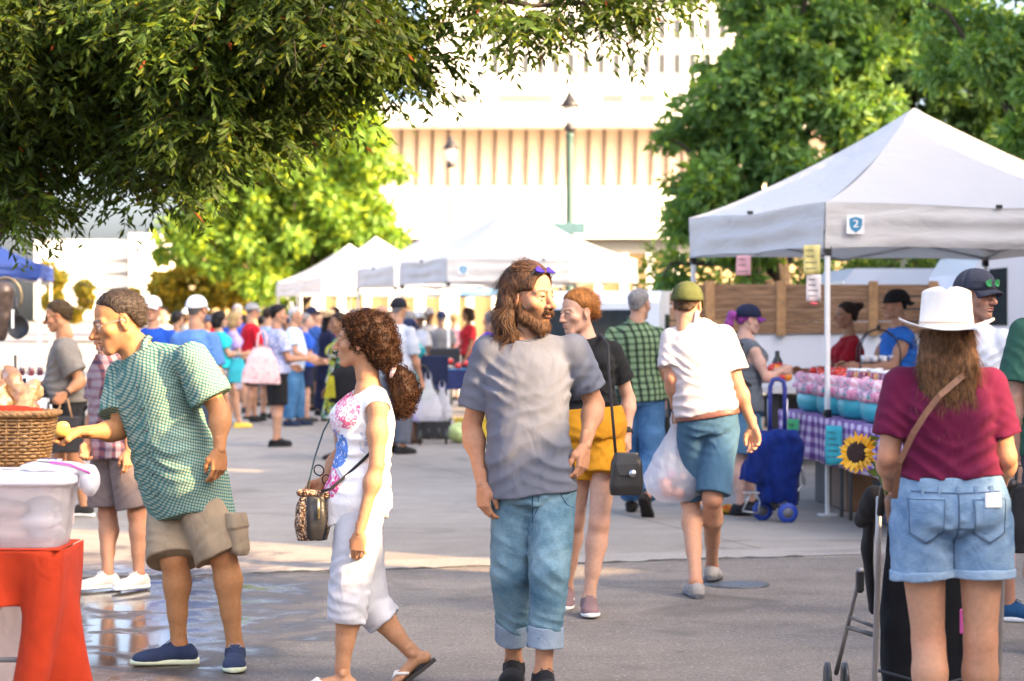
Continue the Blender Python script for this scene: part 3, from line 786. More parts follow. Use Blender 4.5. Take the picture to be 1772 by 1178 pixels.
    def tshirt(s, m, sleeve=.55, hem=-.10, loose=.018, off=.014, amp=.008, neck=.072, name='shirt', sl_loose=.018, freq=9, collar=None, label=None, neckdrop=.0, slr=None, slope=0., front=0.):
        F = Fld(s.h, .03); j, u = s.J, s.u
        s.tors(F, off, hem, 1.0, hem=loose, slope=slope); s.shoulders(F, off*.8)
        for q in 'LR':
            if 'el'+q in j: s.arm(F, q, off, sleeve, loose=sl_loose, k=.012, r1=slr)
        F.ell(j['neck']+s.spine*.035+s.fwd*(.012+neckdrop*.4)-s.spine*neckdrop, (neck*u,)*3, op='-', k=.008)
        o = s.cloth(name, F, m, amp, freq, label=label, fade=True, ridge=.3, spots=s.top_spots())
        if collar: s.collar(collar, o)
        elif s.fine and neck < .09:
            b = MB(); a = nrm(s.Hw((0, -.03, -.1))-j['neck']); c = j['neck']+a*.012-s.root; x = nrm(s.latS-a*np.dot(s.latS, a)); y = np.cross(a, x)
            b.tube([c+(.063*u)*(cos(t)*x*1.02+sin(t)*y)+s.fwd*.006-a*(.018*sin(t)) for t in np.linspace(0, 2*pi, 28, endpoint=False)], .0075, 8, closed=True); b.build('neckband', m, o)
        return o
    def top_spots(s, f=1.):
        j, u = s.J, s.u; L_ = []
        for q, sg in (('L', -1), ('R', 1)):
            inn = -s.latS*sg
            for fb in (-1, 1):
                c = j['sh'+q]-s.spine*.13*u+inn*.01+s.fwd*fb*.07*u; L_.append((c, inn*.65+s.spine*.75, .070*u, .052*u, .009*f))
                L_.append((s.pel+s.latH*sg*.10*u+s.fwd*fb*.08*u+s.spine*.10*u, s.spine+s.latH*sg*.45*fb, .085*u, .060*u, .012*f))
            if 'el'+q in j: L_.append((lerp(j['sh'+q], j['el'+q], .45), nrm(j['el'+q]-j['sh'+q])+inn*.5, .05*u, .045*u, .007*f))
        L_.append((s.pel+s.spine*.26*u+s.fwd*.11*u, s.spine*.9+s.latS*.5, .09*u, .075*u, .008*f))
        return L_
    def leg_spots(s, upto, f=1.):
        j, u = s.J, s.u; L_ = []
        for q, sg in (('L', -1), ('R', 1)):
            a, b, c = j['hip'+q], j['kn'+q], j['an'+q]; ax = nrm(b-a)
            for fb in (-1, 1): L_.append((s.pel-s.spine*.10*u+s.fwd*fb*.08*u+s.latH*sg*.05*u, s.spine*.85-s.latH*sg*.55, .07*u, .050*u, .008*f))
            e = a+(b-a)*min(1, upto) if upto <= 1 else b; L_.append((lerp(a, e, .72)+s.fwd*.04, ax+s.latH*sg*.5, .07*u, .055*u, .008*f))
            if upto > 1.1:
                ax2 = nrm(c-b)
                for fb in (-1, 1): L_.append((b+s.fwd*fb*.05*u, ax2+s.latH*.5*fb, .06*u, .060*u, .008*f)); L_.append((b+(c-b)*(upto-1.12)+s.fwd*fb*.04*u, ax2+s.latH*.5*fb, .06*u, .045*u, .010*f))
        return L_
    def collar(s, m, parent):
        j, u = s.J, s.u; b = MB(); a = nrm(s.Hw((0, -.03, -.1))-j['neck']); c = j['neck']-s.root; x = nrm(s.latS-a*np.dot(s.latS, a)); y = np.cross(a, x)
        def fn(i, t):
            th = lerp(R(90)+R(22), R(90)+R(338), i); front = max(0, sin(th))
            r = (.064 if t < .5 else .078)*u; z = (.040 if .3 < t < .7 else (.02 if t < .5 else .012))-.035*front
            if t > .7: r += .012*front
            return c+r*(cos(th)*x*1.0+sin(th)*y)+a*z*u+s.fwd*.006
        b.grid(fn, 26, 4); b.build('collar', m, parent, solid=.004)
    def tank(s, m, hem=-.1, loose=.015, off=.012, amp=.006, name='top', deep=.10, arm=.075, k=.02, slope=0.):
        F = Fld(s.h*.9, k); j, u = s.J, s.u; s.tors(F, off, hem, 1.0, hem=loose, k=.03, slope=slope); s.shoulders(F, off*.6)
        for q in 'LR':
            F.ell(j['sh'+q]+(j['sh'+q]-j['neck'])*.18-s.spine*.035, (arm*u,)*3, op='-', k=.008)
        F.ell(j['neck']+s.spine*.02+s.fwd*.05, (deep*u,)*3, op='-', k=.01); F.ell(j['neck']+s.spine*.04-s.fwd*.02, (.078*u,)*3, op='-', k=.01)
        return s.cloth(name, F, m, amp, spots=s.top_spots(.8))
    def shorts(s, m, upto=.85, loose=.03, waist=.02, off=.016, amp=.008, name='shorts', cuff=None, freq=11, r1=None, k=.007, label=None):
        F = Fld(s.h, k); s.tors(F, off, -.17, waist, k=.03, wmul=1., n=2.3)
        F.ell(s.pel-s.spine*.085*s.u, (.12*s.u*s.fat, .10*s.u*s.fat, .045*s.u), k=.03)
        for q in 'LR': s.leg(F, q, off+.004, upto, loose, r1=r1)
        o = s.cloth(name, F, m, amp, freq, label=label, spots=s.leg_spots(upto))
        if cuff:
            for q in 'LR':
                j = s.J; a, b, c = j['hip'+q], j['kn'+q], j['an'+q]; rr = r1 or None
                if upto <= 1: d = nrm(b-a); e = a+(b-a)*upto; rad = rr or lerp(.083, .056, upto)*s.u*s.fat**.5+off+.004+loose
                else: d = nrm(c-b); e = b+(c-b)*(upto-1); rad = rr or lerp(.056, .038, upto-1)*s.u*s.fat**.5+off+.004+loose
                G = Fld(s.h*.8, .006); G.cap(e-d*cuff[1], e+d*.004, rad+.007, rad+.009, flat=True, flata=True)
                s.cloth('cuff', G, cuff[0], .004, 16, parent=o)
        return o
    def skirt(s, m, z1, w1, d1, waist=.3, name='skirt', amp=.015):
        F = Fld(s.h, .02); u = s.u; L = np.linalg.norm(s.J['neck']-s.pel); t1 = (z1-s.pel[2])/L; W0 = FW if s.sex == 'f' else MW
        F.loft(s.pel, s.J['neck'], s.latH, s.latS, [t1, t1*.5, 0, waist], [w1, lerp(w1, W0[2]*u*s.fat, .5)+.01, W0[2]*u*s.fat+.02, np.interp(waist, TT, W0)*u*s.fat+.014], [d1, lerp(d1, .13, .5), .125*u*s.fat+.02, .105*u*s.fat+.014], n=2)
        return s.cloth(name, F, m, amp, 12, ridge=.2)
    def hair(s, style, color, name='hair', seed=None, label=None, scale=1., capped=False):
        v, q, c = make_hair(style, color, s.fine, seed or s.seed)
        if capped: q = q[np.all((v[q][:, :, 2] < .042) | ((v[q][:, :, 1] < -.125) & (style in ('pony', 'bun'))), 1)]
        return s.put(name, s.H(v*scale), q, attr_mat('hair', .55, 0, .9, 110, .16, .62, 90, vs=(1, .3, .45)), np.clip(c, 0, 1), label=label)
    def cap(s, m, brim=None, back=False, tilt=0., name='cap', label=None, button=True, grow=1.):
        b = MB(); bm = brim or m; sg = -1 if back else 1; nu, nv = (26, 9) if s.fine else (16, 6)
        def dome(i, t):
            th = 2*pi*i; ph = t*pi/2; r = cos(ph)**.85
            return s.H(V(.093*grow*r*cos(th), -.015+.117*grow*r*sin(th), .022+.112*grow*sin(ph)+.010*sg*sin(th)*(1-t)))
        b.grid(lambda i, t: dome(i, t).ravel(), nu, nv); o = b.build(name, m, s.e, solid=.004)
        if label: o['label'] = label
        b = MB()
        def br(i, t):
            x = (i*2-1)*.078; y = sg*(.078*math.sqrt(max(0, 1-(x/.092)**2))+.012+t*.075*math.sqrt(max(0, 1-(x/.084)**2)*.999+.001)); z = .040-t*.022-9*x*x*.55*(.4+.6*t)
            return s.H(V(x*1.05, -.014+y, z)).ravel()
        b.grid(br, 14, 5); b.build('brim', bm, o, solid=.005)
        if button and s.fine: b = MB(); b.ball(s.H(V(0, -.014, .131)).ravel(), .007); b.build('button', m, o)
        return o
    def glasses(s, m, lens=None, up=0., back=0., rim=True, name='glasses', w=.026, hgt=.019, tilt=0.):
        b = MB(); y = .101+back; z = -.001+up
        H0 = s.H; ct, st = cos(R(tilt)), sin(R(tilt))
        def HH(v): v = np.asarray(v); a, c = v[1]+.012, v[2]-.03; return H0(V(v[0], -.012+a*ct-c*st, .03+a*st+c*ct))
        for x in (-1, 1):
            ring = [HH(V(x*.033+w*cos(t)*(1), y-.010*abs(cos(t)) - .006*(x*cos(t) > 0), z+hgt*sin(t)*(abs(sin(t))**-.25 if abs(sin(t)) > .05 else 1))).ravel() for t in np.linspace(0, 2*pi, 20, endpoint=False)]
            b.tube(ring, .0014 if rim else .0009, 5, closed=True); b.tube([HH(V(*p)).ravel() for p in ((x*.060, y-.014, z+.006), (x*.079, y-.06, z+.006+up*.02), (x*.082, y-.10, z+.004), (x*.080, y-.118, z-.014))], .0016, 5)
        b.tube([HH(V(*p)).ravel() for p in ((-.009, y-.004, z+.004), (0, y, z+.007), (.009, y-.004, z+.004))], .0014, 5)
        o = b.build(name, m, s.e)
        if lens:
            for x in (-1, 1):
                b = MB(); ring = [HH(V(x*.033+w*cos(t), y-.010*abs(cos(t)), z+hgt*sin(t))).ravel() for t in np.linspace(0, 2*pi, 20, endpoint=False)]; d = HH(V(0, .002, 0)).ravel()-HH(V(0, 0, 0)).ravel()
                b.prism(ring, d); b.build('lens', lens, o)
        return o
    def watch(s, q, m, face=None):
        j = s.J; d = nrm(j['wr'+q]-j['el'+q]); c = j['wr'+q]-d*.02-s.root; x, y, z = frame(d); r = .029*s.u*(1 if s.sex == 'm' else .9); b = MB()
        for i in (-1, 0, 1): b.tube([c+d*i*.006+r*(cos(t)*x+sin(t)*y) for t in np.linspace(0, 2*pi, 18, endpoint=False)], .0045, 6, closed=True)
        o = b.build('watch', m, s.e)
        if face is not None:
            f = nrm(V(*face)-d*np.dot(face, d)); b = MB(); b.box(c+f*(r+.004), (.026, .010, .03), rot=np.stack([np.cross(f, d), f, d], 1), bev=.003); b.build('dial', m, o)
        return o

def standing(x, y, H, face, lean=0., arms=((8, 8, 12), (8, 8, 12)), step=0., head=None, sex='m', sway=0., hpitch=0., width=1., toes=None):
    """joints of a standing figure; face = direction in degrees (0 looks away from the camera, 90 to the right, 180 at the camera)
    arms (L, R): forward swing, sideways, elbow bend (degrees, bent forward); step: forward offset of the left foot"""
    a = R(face); f = V(sin(a), cos(a), 0); r = V(cos(a), -sin(a), 0); z = V(0, 0, 1); o = V(x, y, 0); J = {}
    u = H/1.75; sw = (.178 if sex == 'm' else .155)*u*width; hw = .088*u
    pel = o+z*.525*H; ln = nrm(z*cos(R(lean))+f*sin(R(lean))); J['pel'] = pel+ln*.03*H; J['neck'] = pel+ln*.30*H
    for q, sg in (('L', -1), ('R', 1)):
        J['hip'+q] = pel+r*sg*hw+z*-.012*H; st = step*(1 if q == 'L' else -1)
        J['an'+q] = o+r*sg*(hw+.02)+f*st+z*.085*u; J['kn'+q] = lerp(J['hip'+q], J['an'+q], .5)+f*(.02+abs(st)*.12)
        J['toe'+q] = f+r*sg*.22
        J['sh'+q] = J['neck']+r*sg*sw-ln*.042*H+f*.0
        fw, sd, eb = arms[0 if q == 'L' else 1]; d = nrm(-z*cos(R(fw))+f*sin(R(fw))+r*sg*math.tan(R(sd)))
        J['el'+q] = J['sh'+q]+d*.165*H; ax = -r; d2 = rot_about(d, ax, -R(eb)); d2 = d2 if np.dot(d2-d, f) >= -.01 else rot_about(d, ax, R(eb))
        inn = -r*sg*(.35 if eb > 50 else .05); d2 = nrm(d2+inn); J['wr'+q] = J['el'+q]+d2*.150*H
        J['hd'+q] = nrm(d2-z*.1)
    hd = a if head is None else R(head); hf = V(sin(hd), cos(hd), 0); hf = nrm(hf-z*math.tan(R(hpitch)))
    J['hf'] = hf; J['hu'] = z; J['head'] = J['neck']+ln*.085*H+z*.028*H+hf*.02+f*.012
    return J
# ---------------------------------------------------------------- the street: ground
U2, W2 = V(.96, .28, 0), V(-.28, .96, 0)           # across and along the street
def uw(u, w, z=0.): return U2*u+W2*w+V(0, 0, z)
def toUW(p): return np.dot(p, U2), np.dot(p, W2)
def ground_mat(name, a, b, sp, rough=.85, joints=0., wet=True, cracks=.0):
    t = NT(name); o = t.tc.outputs['Object']
    n1 = t.noise(.35, 5, dist=.5); n2 = t.noise(3.5, 6); n3 = t.noise(70, 3, rough=.7); n4 = t.noise(1.1, 4, vec=t.map((1, 3, 1), (0, 0, R(16))))
    f = t.math('ADD', t.math('MULTIPLY', n1, .5), t.math('ADD', t.math('MULTIPLY', n2, .3), t.math('MULTIPLY', n4, .2)))
    c = t.ramp(f, [(.38, a), (.62, b)])
    c = t.mix(c, sp, t.ramp(n3, [(.58, (0, 0, 0)), (.66, (.6, .6, .6))])); c = t.mix(c, tuple(x*.45 for x in a), t.ramp(n3, [(.34, (.7, .7, .7)), (.44, (0, 0, 0))]))
    c = t.mix(c, tuple(x*.6 for x in a), t.ramp(t.noise(.9, 6, dist=2.), [(.58, (0, 0, 0)), (.70, (.6, .6, .6))]))
    gm = t.add('TexVoronoi', feature='F1'); gm.inputs['Scale'].default_value = 3.2; t.ln(o, gm.inputs['Vector']); c = t.mix(c, tuple(x*.5 for x in a), t.ramp(gm.outputs['Distance'], [(.05, (.7, .7, .7)), (.075, (0, 0, 0))]))
    vo = t.add('TexVoronoi', feature='DISTANCE_TO_EDGE'); vo.inputs['Scale'].default_value = .33; w = t.add('TexNoise'); w.inputs['Scale'].default_value = 1.7
    t.ln(o, w.inputs['Vector']); va = t.add('VectorMath', operation='ADD'); t.ln(o, va.inputs[0]); t.ln(w.outputs['Color'], va.inputs[1]); t.ln(va.outputs[0], vo.inputs['Vector'])
    if cracks: c = t.mix(c, tuple(x*.35 for x in a), t.ramp(vo.outputs['Distance'], [(0, (cracks,)*3), (.006, (0, 0, 0))]))
    if joints:
        s = t.sep(t.map((1, 1, 1), (0, 0, R(-16.3))))
        for k, off in ((0, .2), (1, .55)):
            fr = t.math('ABSOLUTE', t.math('SUBTRACT', t.math('FRACT', t.math('ADD', t.math('MULTIPLY', s[k], 1/joints), off)), .5))
            c = t.mix(c, tuple(x*.35 for x in a), t.ramp(fr, [(0, (.8, .8, .8)), (.004, (0, 0, 0))]))
    ro = rough
    if wet:
        s = t.sep(); m = t.add('MapRange', interpolation_type='SMOOTHSTEP'); m.inputs[1].default_value = .48; m.inputs[2].default_value = .80; m2 = t.add('MapRange', interpolation_type='SMOOTHSTEP'); m2.inputs[1].default_value = .18; m2.inputs[2].default_value = .55
        ex = t.math('POWER', t.math('ABSOLUTE', t.math('DIVIDE', t.math('ADD', s[0], 2.15), 1.05)), 2.); ey = t.math('POWER', t.math('ABSOLUTE', t.math('DIVIDE', t.math('SUBTRACT', s[1], 11.6), 3.6)), 2.)
        q = t.math('SUBTRACT', t.math('ADD', t.math('MULTIPLY', t.noise(2.6, 8, dist=.6, rough=.62), 1.7), -.06), t.math('MULTIPLY', t.math('ADD', ex, ey), .40)); t.ln(q, m.inputs[0]); t.ln(q, m2.inputs[0])
        wf = m.outputs[0]; c = t.mix(c, t.mix(c, (.34, .29, .25), 1., 'MULTIPLY'), m2.outputs[0])
        ro = t.math('SUBTRACT', rough, t.math('ADD', t.math('MULTIPLY', wf, rough-.42), t.math('MULTIPLY', m2.outputs[0], .30))); h = t.math('ADD', t.math('MULTIPLY', n3, t.math('SUBTRACT', 1.0, wf)), t.math('MULTIPLY', t.noise(5, 3, vec=t.map((1, .5, 1)), dist=1.), t.math('MULTIPLY', wf, .45)))
    else: h = n3
    t.base(c); t.val(t.b.inputs['Roughness'], ro); t.bump(h, .35, .006); return t.m
def sheet(name, pts, z, m, kind='structure', nu=1):
    b = MB(); b.raw([(p[0], p[1], z) for p in pts], [tuple(range(len(pts)))]); return tag(b.build(name, m), kind=kind)
G_CON = ground_mat('concrete', (.195, .168, .138), (.29, .257, .215), (.42, .39, .35), joints=4.6)
G_ASP = ground_mat('asphalt', (.118, .097, .078), (.205, .173, .142), (.44, .39, .33), cracks=.35)
G_GUT = ground_mat('gutter_concrete', (.24, .21, .18), (.33, .30, .26), (.44, .41, .37))
sheet('ground', [(-900, -300), (900, -300), (900, 1500), (-900, 1500)], 0, G_CON)
WL = 13.75
sheet('asphalt_road', [uw(-40, -30), uw(40, -30), uw(40, WL), uw(-40, WL)], .004, G_ASP)
b = MB(); g = np.random.default_rng(3); n = 160      # broken edge between the old asphalt and the concrete gutter
xs = np.linspace(-6, 6, n); hw = .012+.05*np.exp(-((xs+.25)/.75)**2)+.012*g.random(n)
v = []; f = []
for i, x in enumerate(xs):
    j = .02*sin(x*5)+.02*g.random()
    for k, (o, z) in enumerate(((-hw[i], .0085), (-.3*hw[i], .014+.01*g.random()), (hw[i], .0085))): v.append(uw(x, WL+.02+j+o, z))
for i in range(n-1):
    for k in range(2): f.append((i*3+k, i*3+3+k, i*3+4+k, i*3+1+k))
b.raw(v, f); tag(b.build('road_joint', mat('tar', (.045, .042, .04), .8, .4, 30, bump=.6)), kind='structure')
sheet('gutter_strip', [uw(-40, WL+.10), uw(40, WL+.10), uw(40, WL+.62), uw(-40, WL+.62)], .0045, G_GUT)
b = MB(); b.lathe((1.32, 13.35, .004), [(.19, 0), (.19, .006), (.16, .008), (0, .008)], 28); tag(b.build('utility_cover', mat('castiron', (.10, .11, .12), .5, .3, 40, metal=.6, bump=.5)), 'round metal utility cover set in the asphalt near the white-polo man\'s feet', 'manhole cover')

# ---------------------------------------------------------------- trees
LEAF = attr_mat('leaf', .55, 0, 0, 10, .25, .1, 2, transl=.5)
BARK = mat('bark', (.055, .040, .030), .9, .45, 14, bump=.9, bscale=25)
def leaves(name, pos, dirs, size, base, parent, asp=.32, seed=0, vary=.3, yel=.1, tone=None):
    g = np.random.default_rng(seed); n = len(pos); d = dirs/(np.linalg.norm(dirs, axis=1, keepdims=True)+1e-9)
    s = g.normal(size=(n, 3)); s -= d*np.einsum('ij,ij->i', s, d)[:, None]; s /= np.linalg.norm(s, axis=1, keepdims=True)+1e-9
    nn = np.cross(d, s); L_ = (size*g.uniform(.65, 1.25, n))[:, None]; w = L_*asp
    v = np.stack([pos, pos+d*L_*.45+s*w*.5+nn*w*.15, pos+d*L_, pos+d*L_*.45-s*w*.5+nn*w*.15], 1).reshape(-1, 3)
    c = np.tile(V(*base), (n, 1))*g.uniform(1-vary, 1+vary, n)[:, None]; y = g.random(n) < yel; c[y] *= V(1.9, 1.4, .7)
    if tone is not None: c *= tone[:, None]; y = g.random(n) < .006; c[y] = (.25, .06, .015)
    return link(name, np_mesh(name, v, np.arange(4*n).reshape(-1, 4), LEAF, np.repeat(c, 4, 0), smooth=False), parent)
def clump_points(clumps, n, seed, shell=.55):
    g = np.random.default_rng(seed); w = np.array([c[1]**2 for c in clumps]); i = g.choice(len(clumps), n, p=w/w.sum())
    C_ = np.array([c[0] for c in clumps]); r = np.array([c[1] for c in clumps]); d = g.normal(size=(n, 3)); d /= np.linalg.norm(d, axis=1, keepdims=True)
    rad = r[i]*(shell+(1-shell)*g.random(n)**.6)*np.clip(1+g.normal(size=n)*.10, .5, 1.35)
    return C_[i]+d*rad[:, None]*V(1, 1, .85), d, i
def crown_tree(name, label, base, h0, clumps, n, size, col, seed, trunk_r=.2, asp=.45, group=None, yel=.1, sub=26, subr=.42, vary=.3):
    """clumps: (centre, radius) big masses; each is broken into small leaf clumps"""
    e = empty(name, base, label, 'tree', group); g = np.random.default_rng(seed); sc = []
    for c, r in clumps:
        k = max(4, int(sub*(r/1.5)**2))
        for _ in range(k):
            d = g.normal(size=3); d /= np.linalg.norm(d); sc.append((V(*c)+d*r*g.uniform(.35, 1.0)*V(1, 1, .9), r*subr*g.uniform(.45, 1.0)))
    p, d, i = clump_points(sc, n, seed+1, .25)
    dirs = d*.5+g.normal(size=(n, 3))*.6+V(0, 0, -.35)
    leaves('crown', p-V(*base), dirs, size, col, e, asp, seed+2, vary, yel)
    b = MB(); top = np.mean([c for c, r in clumps], 0)-V(*base)
    b.tube([(0, 0, -.1), (0.02, .02, h0*.5), (top[0]*.15, top[1]*.15, h0), tuple(top*V(.6, .6, 1)*.9)], [trunk_r*1.25, trunk_r, trunk_r*.85, trunk_r*.3], 10)
    for c, r in clumps:
        c = V(*c)-V(*base); s = V(top[0]*.15, top[1]*.15, h0*g.uniform(.75, 1.1)); m = lerp(s, c, .5)+V(0, 0, .2)
        b.tube([s, m, c, c+V(*g.normal(size=3))*r*.4], [trunk_r*.42, trunk_r*.28, trunk_r*.12, .01], 6)
    b.build('trunk', BARK, e); return e
def px_clumps(L, d0): return [(P(x, y, d0+dd), r*(d0+dd)/FPX) for x, y, r, dd in L]

# the big tree whose dark boughs hang over the left of the street
def front_tree():
    base = V(-3.95, 14.2, 0)
    e = empty('street_tree', base, 'large dark tree on the left whose leafy boughs hang over the street', 'tree', 'street trees'); g = np.random.default_rng(11)
    L_ = [(30, 20, 190, 0), (180, 80, 170, .3), (330, 10, 160, -.4), (430, 80, 140, .2), (530, 0, 140, -.5), (625, 30, 90, .3), (640, 85, 60, .0), (240, 170, 120, .4), (360, 205, 90, -.3), (465, 150, 90, .1),
          (80, 190, 130, .6), (20, 290, 80, .4), (28, 340, 48, .2), (250, 265, 60, 0), (330, 285, 40, .3), (215, 310, 26, .2), (290, 320, 22, -.2), (555, 140, 40, .1), (420, 235, 34, .1), (585, 90, 60, .4), (505, 190, 28, 0), (580, 178, 16, 0),
          (730, 40, 32, .2), (750, 100, 26, .3), (695, 120, 28, .1), (830, 0, 40, .1), (880, 22, 34, -.1), (930, 30, 28, 0), (985, 0, 34, .2), (1050, 0, 34, .2), (1100, 6, 34, .1), (1145, -2, 24, .2), (900, 62, 12, 0),
          (120, -190, 260, .5), (420, -210, 240, .2), (700, -180, 190, .2), (950, -140, 120, .2), (-220, 30, 230, .8), (-240, 250, 150, .8), (1150, -130, 110, .3)]
    cl = px_clumps(L_, 13.0); pos = []; drs = []; tn = []; tw = MB()
    for (c, r), q in zip(cl, L_):
        big = q[1] < -50 or q[0] < -100; ns = int((300 if big else 640)*r*r/.25); ns = max(ns, 10)
        ct = g.uniform(.6, 1.35)
        for _ in range(ns):
            tone = ct*g.uniform(.65, 1.5); d = g.normal(size=3); d /= np.linalg.norm(d); p0 = c+d*r*g.random()**.45*V(1, 1.1, .9)
            sd = nrm(V(d[0]*.8+g.normal()*.5, d[1]*.8+g.normal()*.5, -.35+g.normal()*.25)); ln = g.uniform(.16, .34); k = int(ln/.026); side = nrm(np.cross(sd, V(0, 0, 1)))
            pts = [p0+sd*ln*i/k+V(0, 0, -.22)*(i/k)**2*ln for i in range(k+1)]
            if g.random() < .35 and not big: tw.tube([pts[0], pts[k//2], pts[-1]], [.003, .0022, .001], 3, cap=False)
            for i in range(1, k+1):
                for sg in ((-1, 1) if g.random() < .6 else (1 if i % 2 else -1,)):
                    pos.append(pts[i]); drs.append(sd*.55+side*sg*.75+V(0, 0, -.45)+g.normal(size=3)*.34); tn.append(tone)
    pos = np.array(pos); drs = np.array(drs); print('front tree leaflets', len(pos))
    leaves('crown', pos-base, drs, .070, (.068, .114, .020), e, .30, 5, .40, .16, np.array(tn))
    b = MB(); b.tube([(0, 0, -.1), (.1, 0, .9), (.42, 0, 1.9), (.80, -.05, 2.6), (.95, 0, 3.8), (.8, 0, 6)], [.30, .25, .24, .22, .16, .06], 14)
    for (c, r), q in zip(cl, L_):
        c = c-base
        if r > .22:
            s = V(.85, 0, g.uniform(2.5, 3.7)); b.tube([s, lerp(s, c, .4)+V(0, 0, .22), lerp(s, c, .75)+V(0, 0, .12), c+V(0, 0, .0)], [.085, .055, .032, .012], 7)
    s = P(640, -30, 13.1)-base
    b.tube([s, P(800, -15, 13.1)-base, P(920, 10, 13.1)-base, P(1040, 2, 13.2)-base, P(1150, 2, 13.2)-base], [.03, .022, .016, .011, .005], 6)
    o = b.build('trunk', BARK, e)
    t2 = MB(); t2.v = [tuple(np.array(x)-base) for x in tw.v]; t2.f = tw.f; t2.mi = tw.mi; t2.sm = tw.sm; t2.build('twigs', BARK, o)
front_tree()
g1 = (.14, .26, .075)
crown_tree('street_tree', 'full green tree right of the lamp post, behind the big white canopy', (3.9, 33, 0), 2.3, px_clumps([(1250, 300, 130, 0), (1330, 180, 150, 0), (1440, 90, 150, 0), (1200, 400, 80, -.5), (1330, 350, 130, -.5), (1450, 250, 130, -.3), (1180, 250, 60, 0), (1170, 330, 50, 0), (1250, 120, 70, .3), (1300, 450, 90, 0), (1160, 455, 55, 0), (1420, 420, 90, .5), (1400, -60, 170, .5), (1560, 0, 130, .6)], 32), 46000, .17, g1, 21, .2, .42, 'street trees', .12)
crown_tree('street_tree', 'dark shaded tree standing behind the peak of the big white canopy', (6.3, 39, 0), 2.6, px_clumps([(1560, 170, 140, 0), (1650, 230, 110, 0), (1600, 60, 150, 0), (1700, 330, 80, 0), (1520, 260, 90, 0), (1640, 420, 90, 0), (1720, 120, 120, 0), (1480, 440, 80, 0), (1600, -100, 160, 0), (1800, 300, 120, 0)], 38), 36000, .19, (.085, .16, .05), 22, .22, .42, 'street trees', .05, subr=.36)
crown_tree('street_tree', 'pale green tree drooping into the top right corner', (6.6, 26, 0), 2.6, px_clumps([(1700, 60, 110, 0), (1760, 160, 90, -.3), (1790, 250, 80, 0), (1780, 20, 120, .3), (1740, 290, 40, .2), (1850, 120, 150, 0), (1640, 20, 60, 0), (1800, -120, 160, 0)], 25), 24000, .13, (.22, .38, .12), 23, .16, .40, 'street trees', .15)
crown_tree('street_tree', 'sunlit yellow-green tree left of the pale building, behind the crowd', (-5.9, 63, 0), 2.4, px_clumps([(520, 300, 110, 0), (620, 270, 85, 0), (420, 350, 100, 0), (560, 400, 110, 0), (640, 360, 60, 0), (660, 300, 45, 0), (470, 440, 90, 0), (340, 420, 80, 0), (600, 220, 50, 0), (380, 300, 70, 0), (620, 450, 60, .5), (450, 230, 100, .5), (560, 160, 110, .5)], 62), 46000, .28, (.17, .29, .045), 24, .2, .45, 'street trees', .3)
crown_tree('crape_myrtle', 'low golden-yellow sunlit tree over the heads of the left crowd', (-8.6, 66, 0), 1.6, px_clumps([(290, 480, 50, 0), (350, 490, 50, 0), (410, 500, 45, 0), (450, 500, 40, .5), (310, 530, 40, 0), (250, 510, 36, 0), (390, 540, 40, 0), (120, 520, 40, 2), (90, 480, 30, 2)], 66), 16000, .24, (.30, .27, .05), 25, .1, .5, None, .4)

# ---------------------------------------------------------------- buildings
WALLP = mat('pale_wall', (.72, .68, .60), .85, .06, .6)
def slab(b, x0, x1, y0, y1, z0, z1): b.box(((x0+x1)/2, (y0+y1)/2, (z0+z1)/2), (x1-x0, y1-y0, z1-z0))
def pale_building():
    D = 200.; s = FPX/D; X = lambda p: (p-CX)/s; Z = lambda p: CH-(p-HY)/s
    e = empty('office_building', (X(900), D, 0), 'large pale office building closing the end of the street, with narrow tower windows', 'building'); o = V(X(900), D, 0)
    gl = mat('grey_glass', (.10, .105, .10), .35, .2, .2); dk = mat('dark_recess', (.07, .04, .03), .8); rec = mat('fin_wall_shade', (.50, .39, .28), .9, .08, .5)  # podium wall colour carries the orange shade under the overhang
    def part(nm, fn, m, par=e):
        b = MB(); fn(b); b.v = [tuple(np.array(q)-o) for q in b.v]; return b.build(nm, m, par)
    t = part('tower', lambda b: slab(b, X(735), X(1500), D+6, D+30, Z(190), Z(-420)), WALLP)
    def pil(b):
        for i in range(22): slab(b, X(838+27*i)-.12, X(838+27*i)+.12, D+5.5, D+5.98, Z(140), Z(-415))
    part('pilasters', pil, WALLP, t)
    for r in range(4):
        for i in range(16):
            y = 80-62*r; w = part('window', lambda b: slab(b, X(850+27*i), X(861+27*i), D+5.9, D+5.99, Z(y+34), Z(y)), gl)
    for a, c in ((775, 828), (860, 960), (1047, 1086), (1112, 1142), (1180, 1260)): part('strip_window', lambda b: slab(b, X(a), X(c), D+5.9, D+5.99, Z(180), Z(151)), gl)
    part('podium', lambda b: slab(b, X(600), X(1500), D, D+30, Z(415), Z(224)), rec)
    part('overhang', lambda b: slab(b, X(545), X(1520), D-4, D+32, Z(223.5), Z(186)), WALLP)
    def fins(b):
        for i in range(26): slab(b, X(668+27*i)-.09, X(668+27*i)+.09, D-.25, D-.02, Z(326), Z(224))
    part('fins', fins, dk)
    part('lower_wall', lambda b: slab(b, X(640), X(1500), D-3, D-.3, Z(414), Z(326.5)), WALLP)
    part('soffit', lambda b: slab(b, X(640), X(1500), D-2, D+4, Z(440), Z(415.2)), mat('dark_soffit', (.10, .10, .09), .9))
    part('ground_wall', lambda b: slab(b, X(300), X(1500), D-1, D+3, 0, Z(440.2)), mat('warm_wall', (.45, .33, .16), .9, .1, .3))
    for i in range(16): part('column', lambda b: slab(b, X(500+44*i), X(512+44*i), D-2.5, D-1.2, 0, Z(440.3)), WALLP)
pale_building()
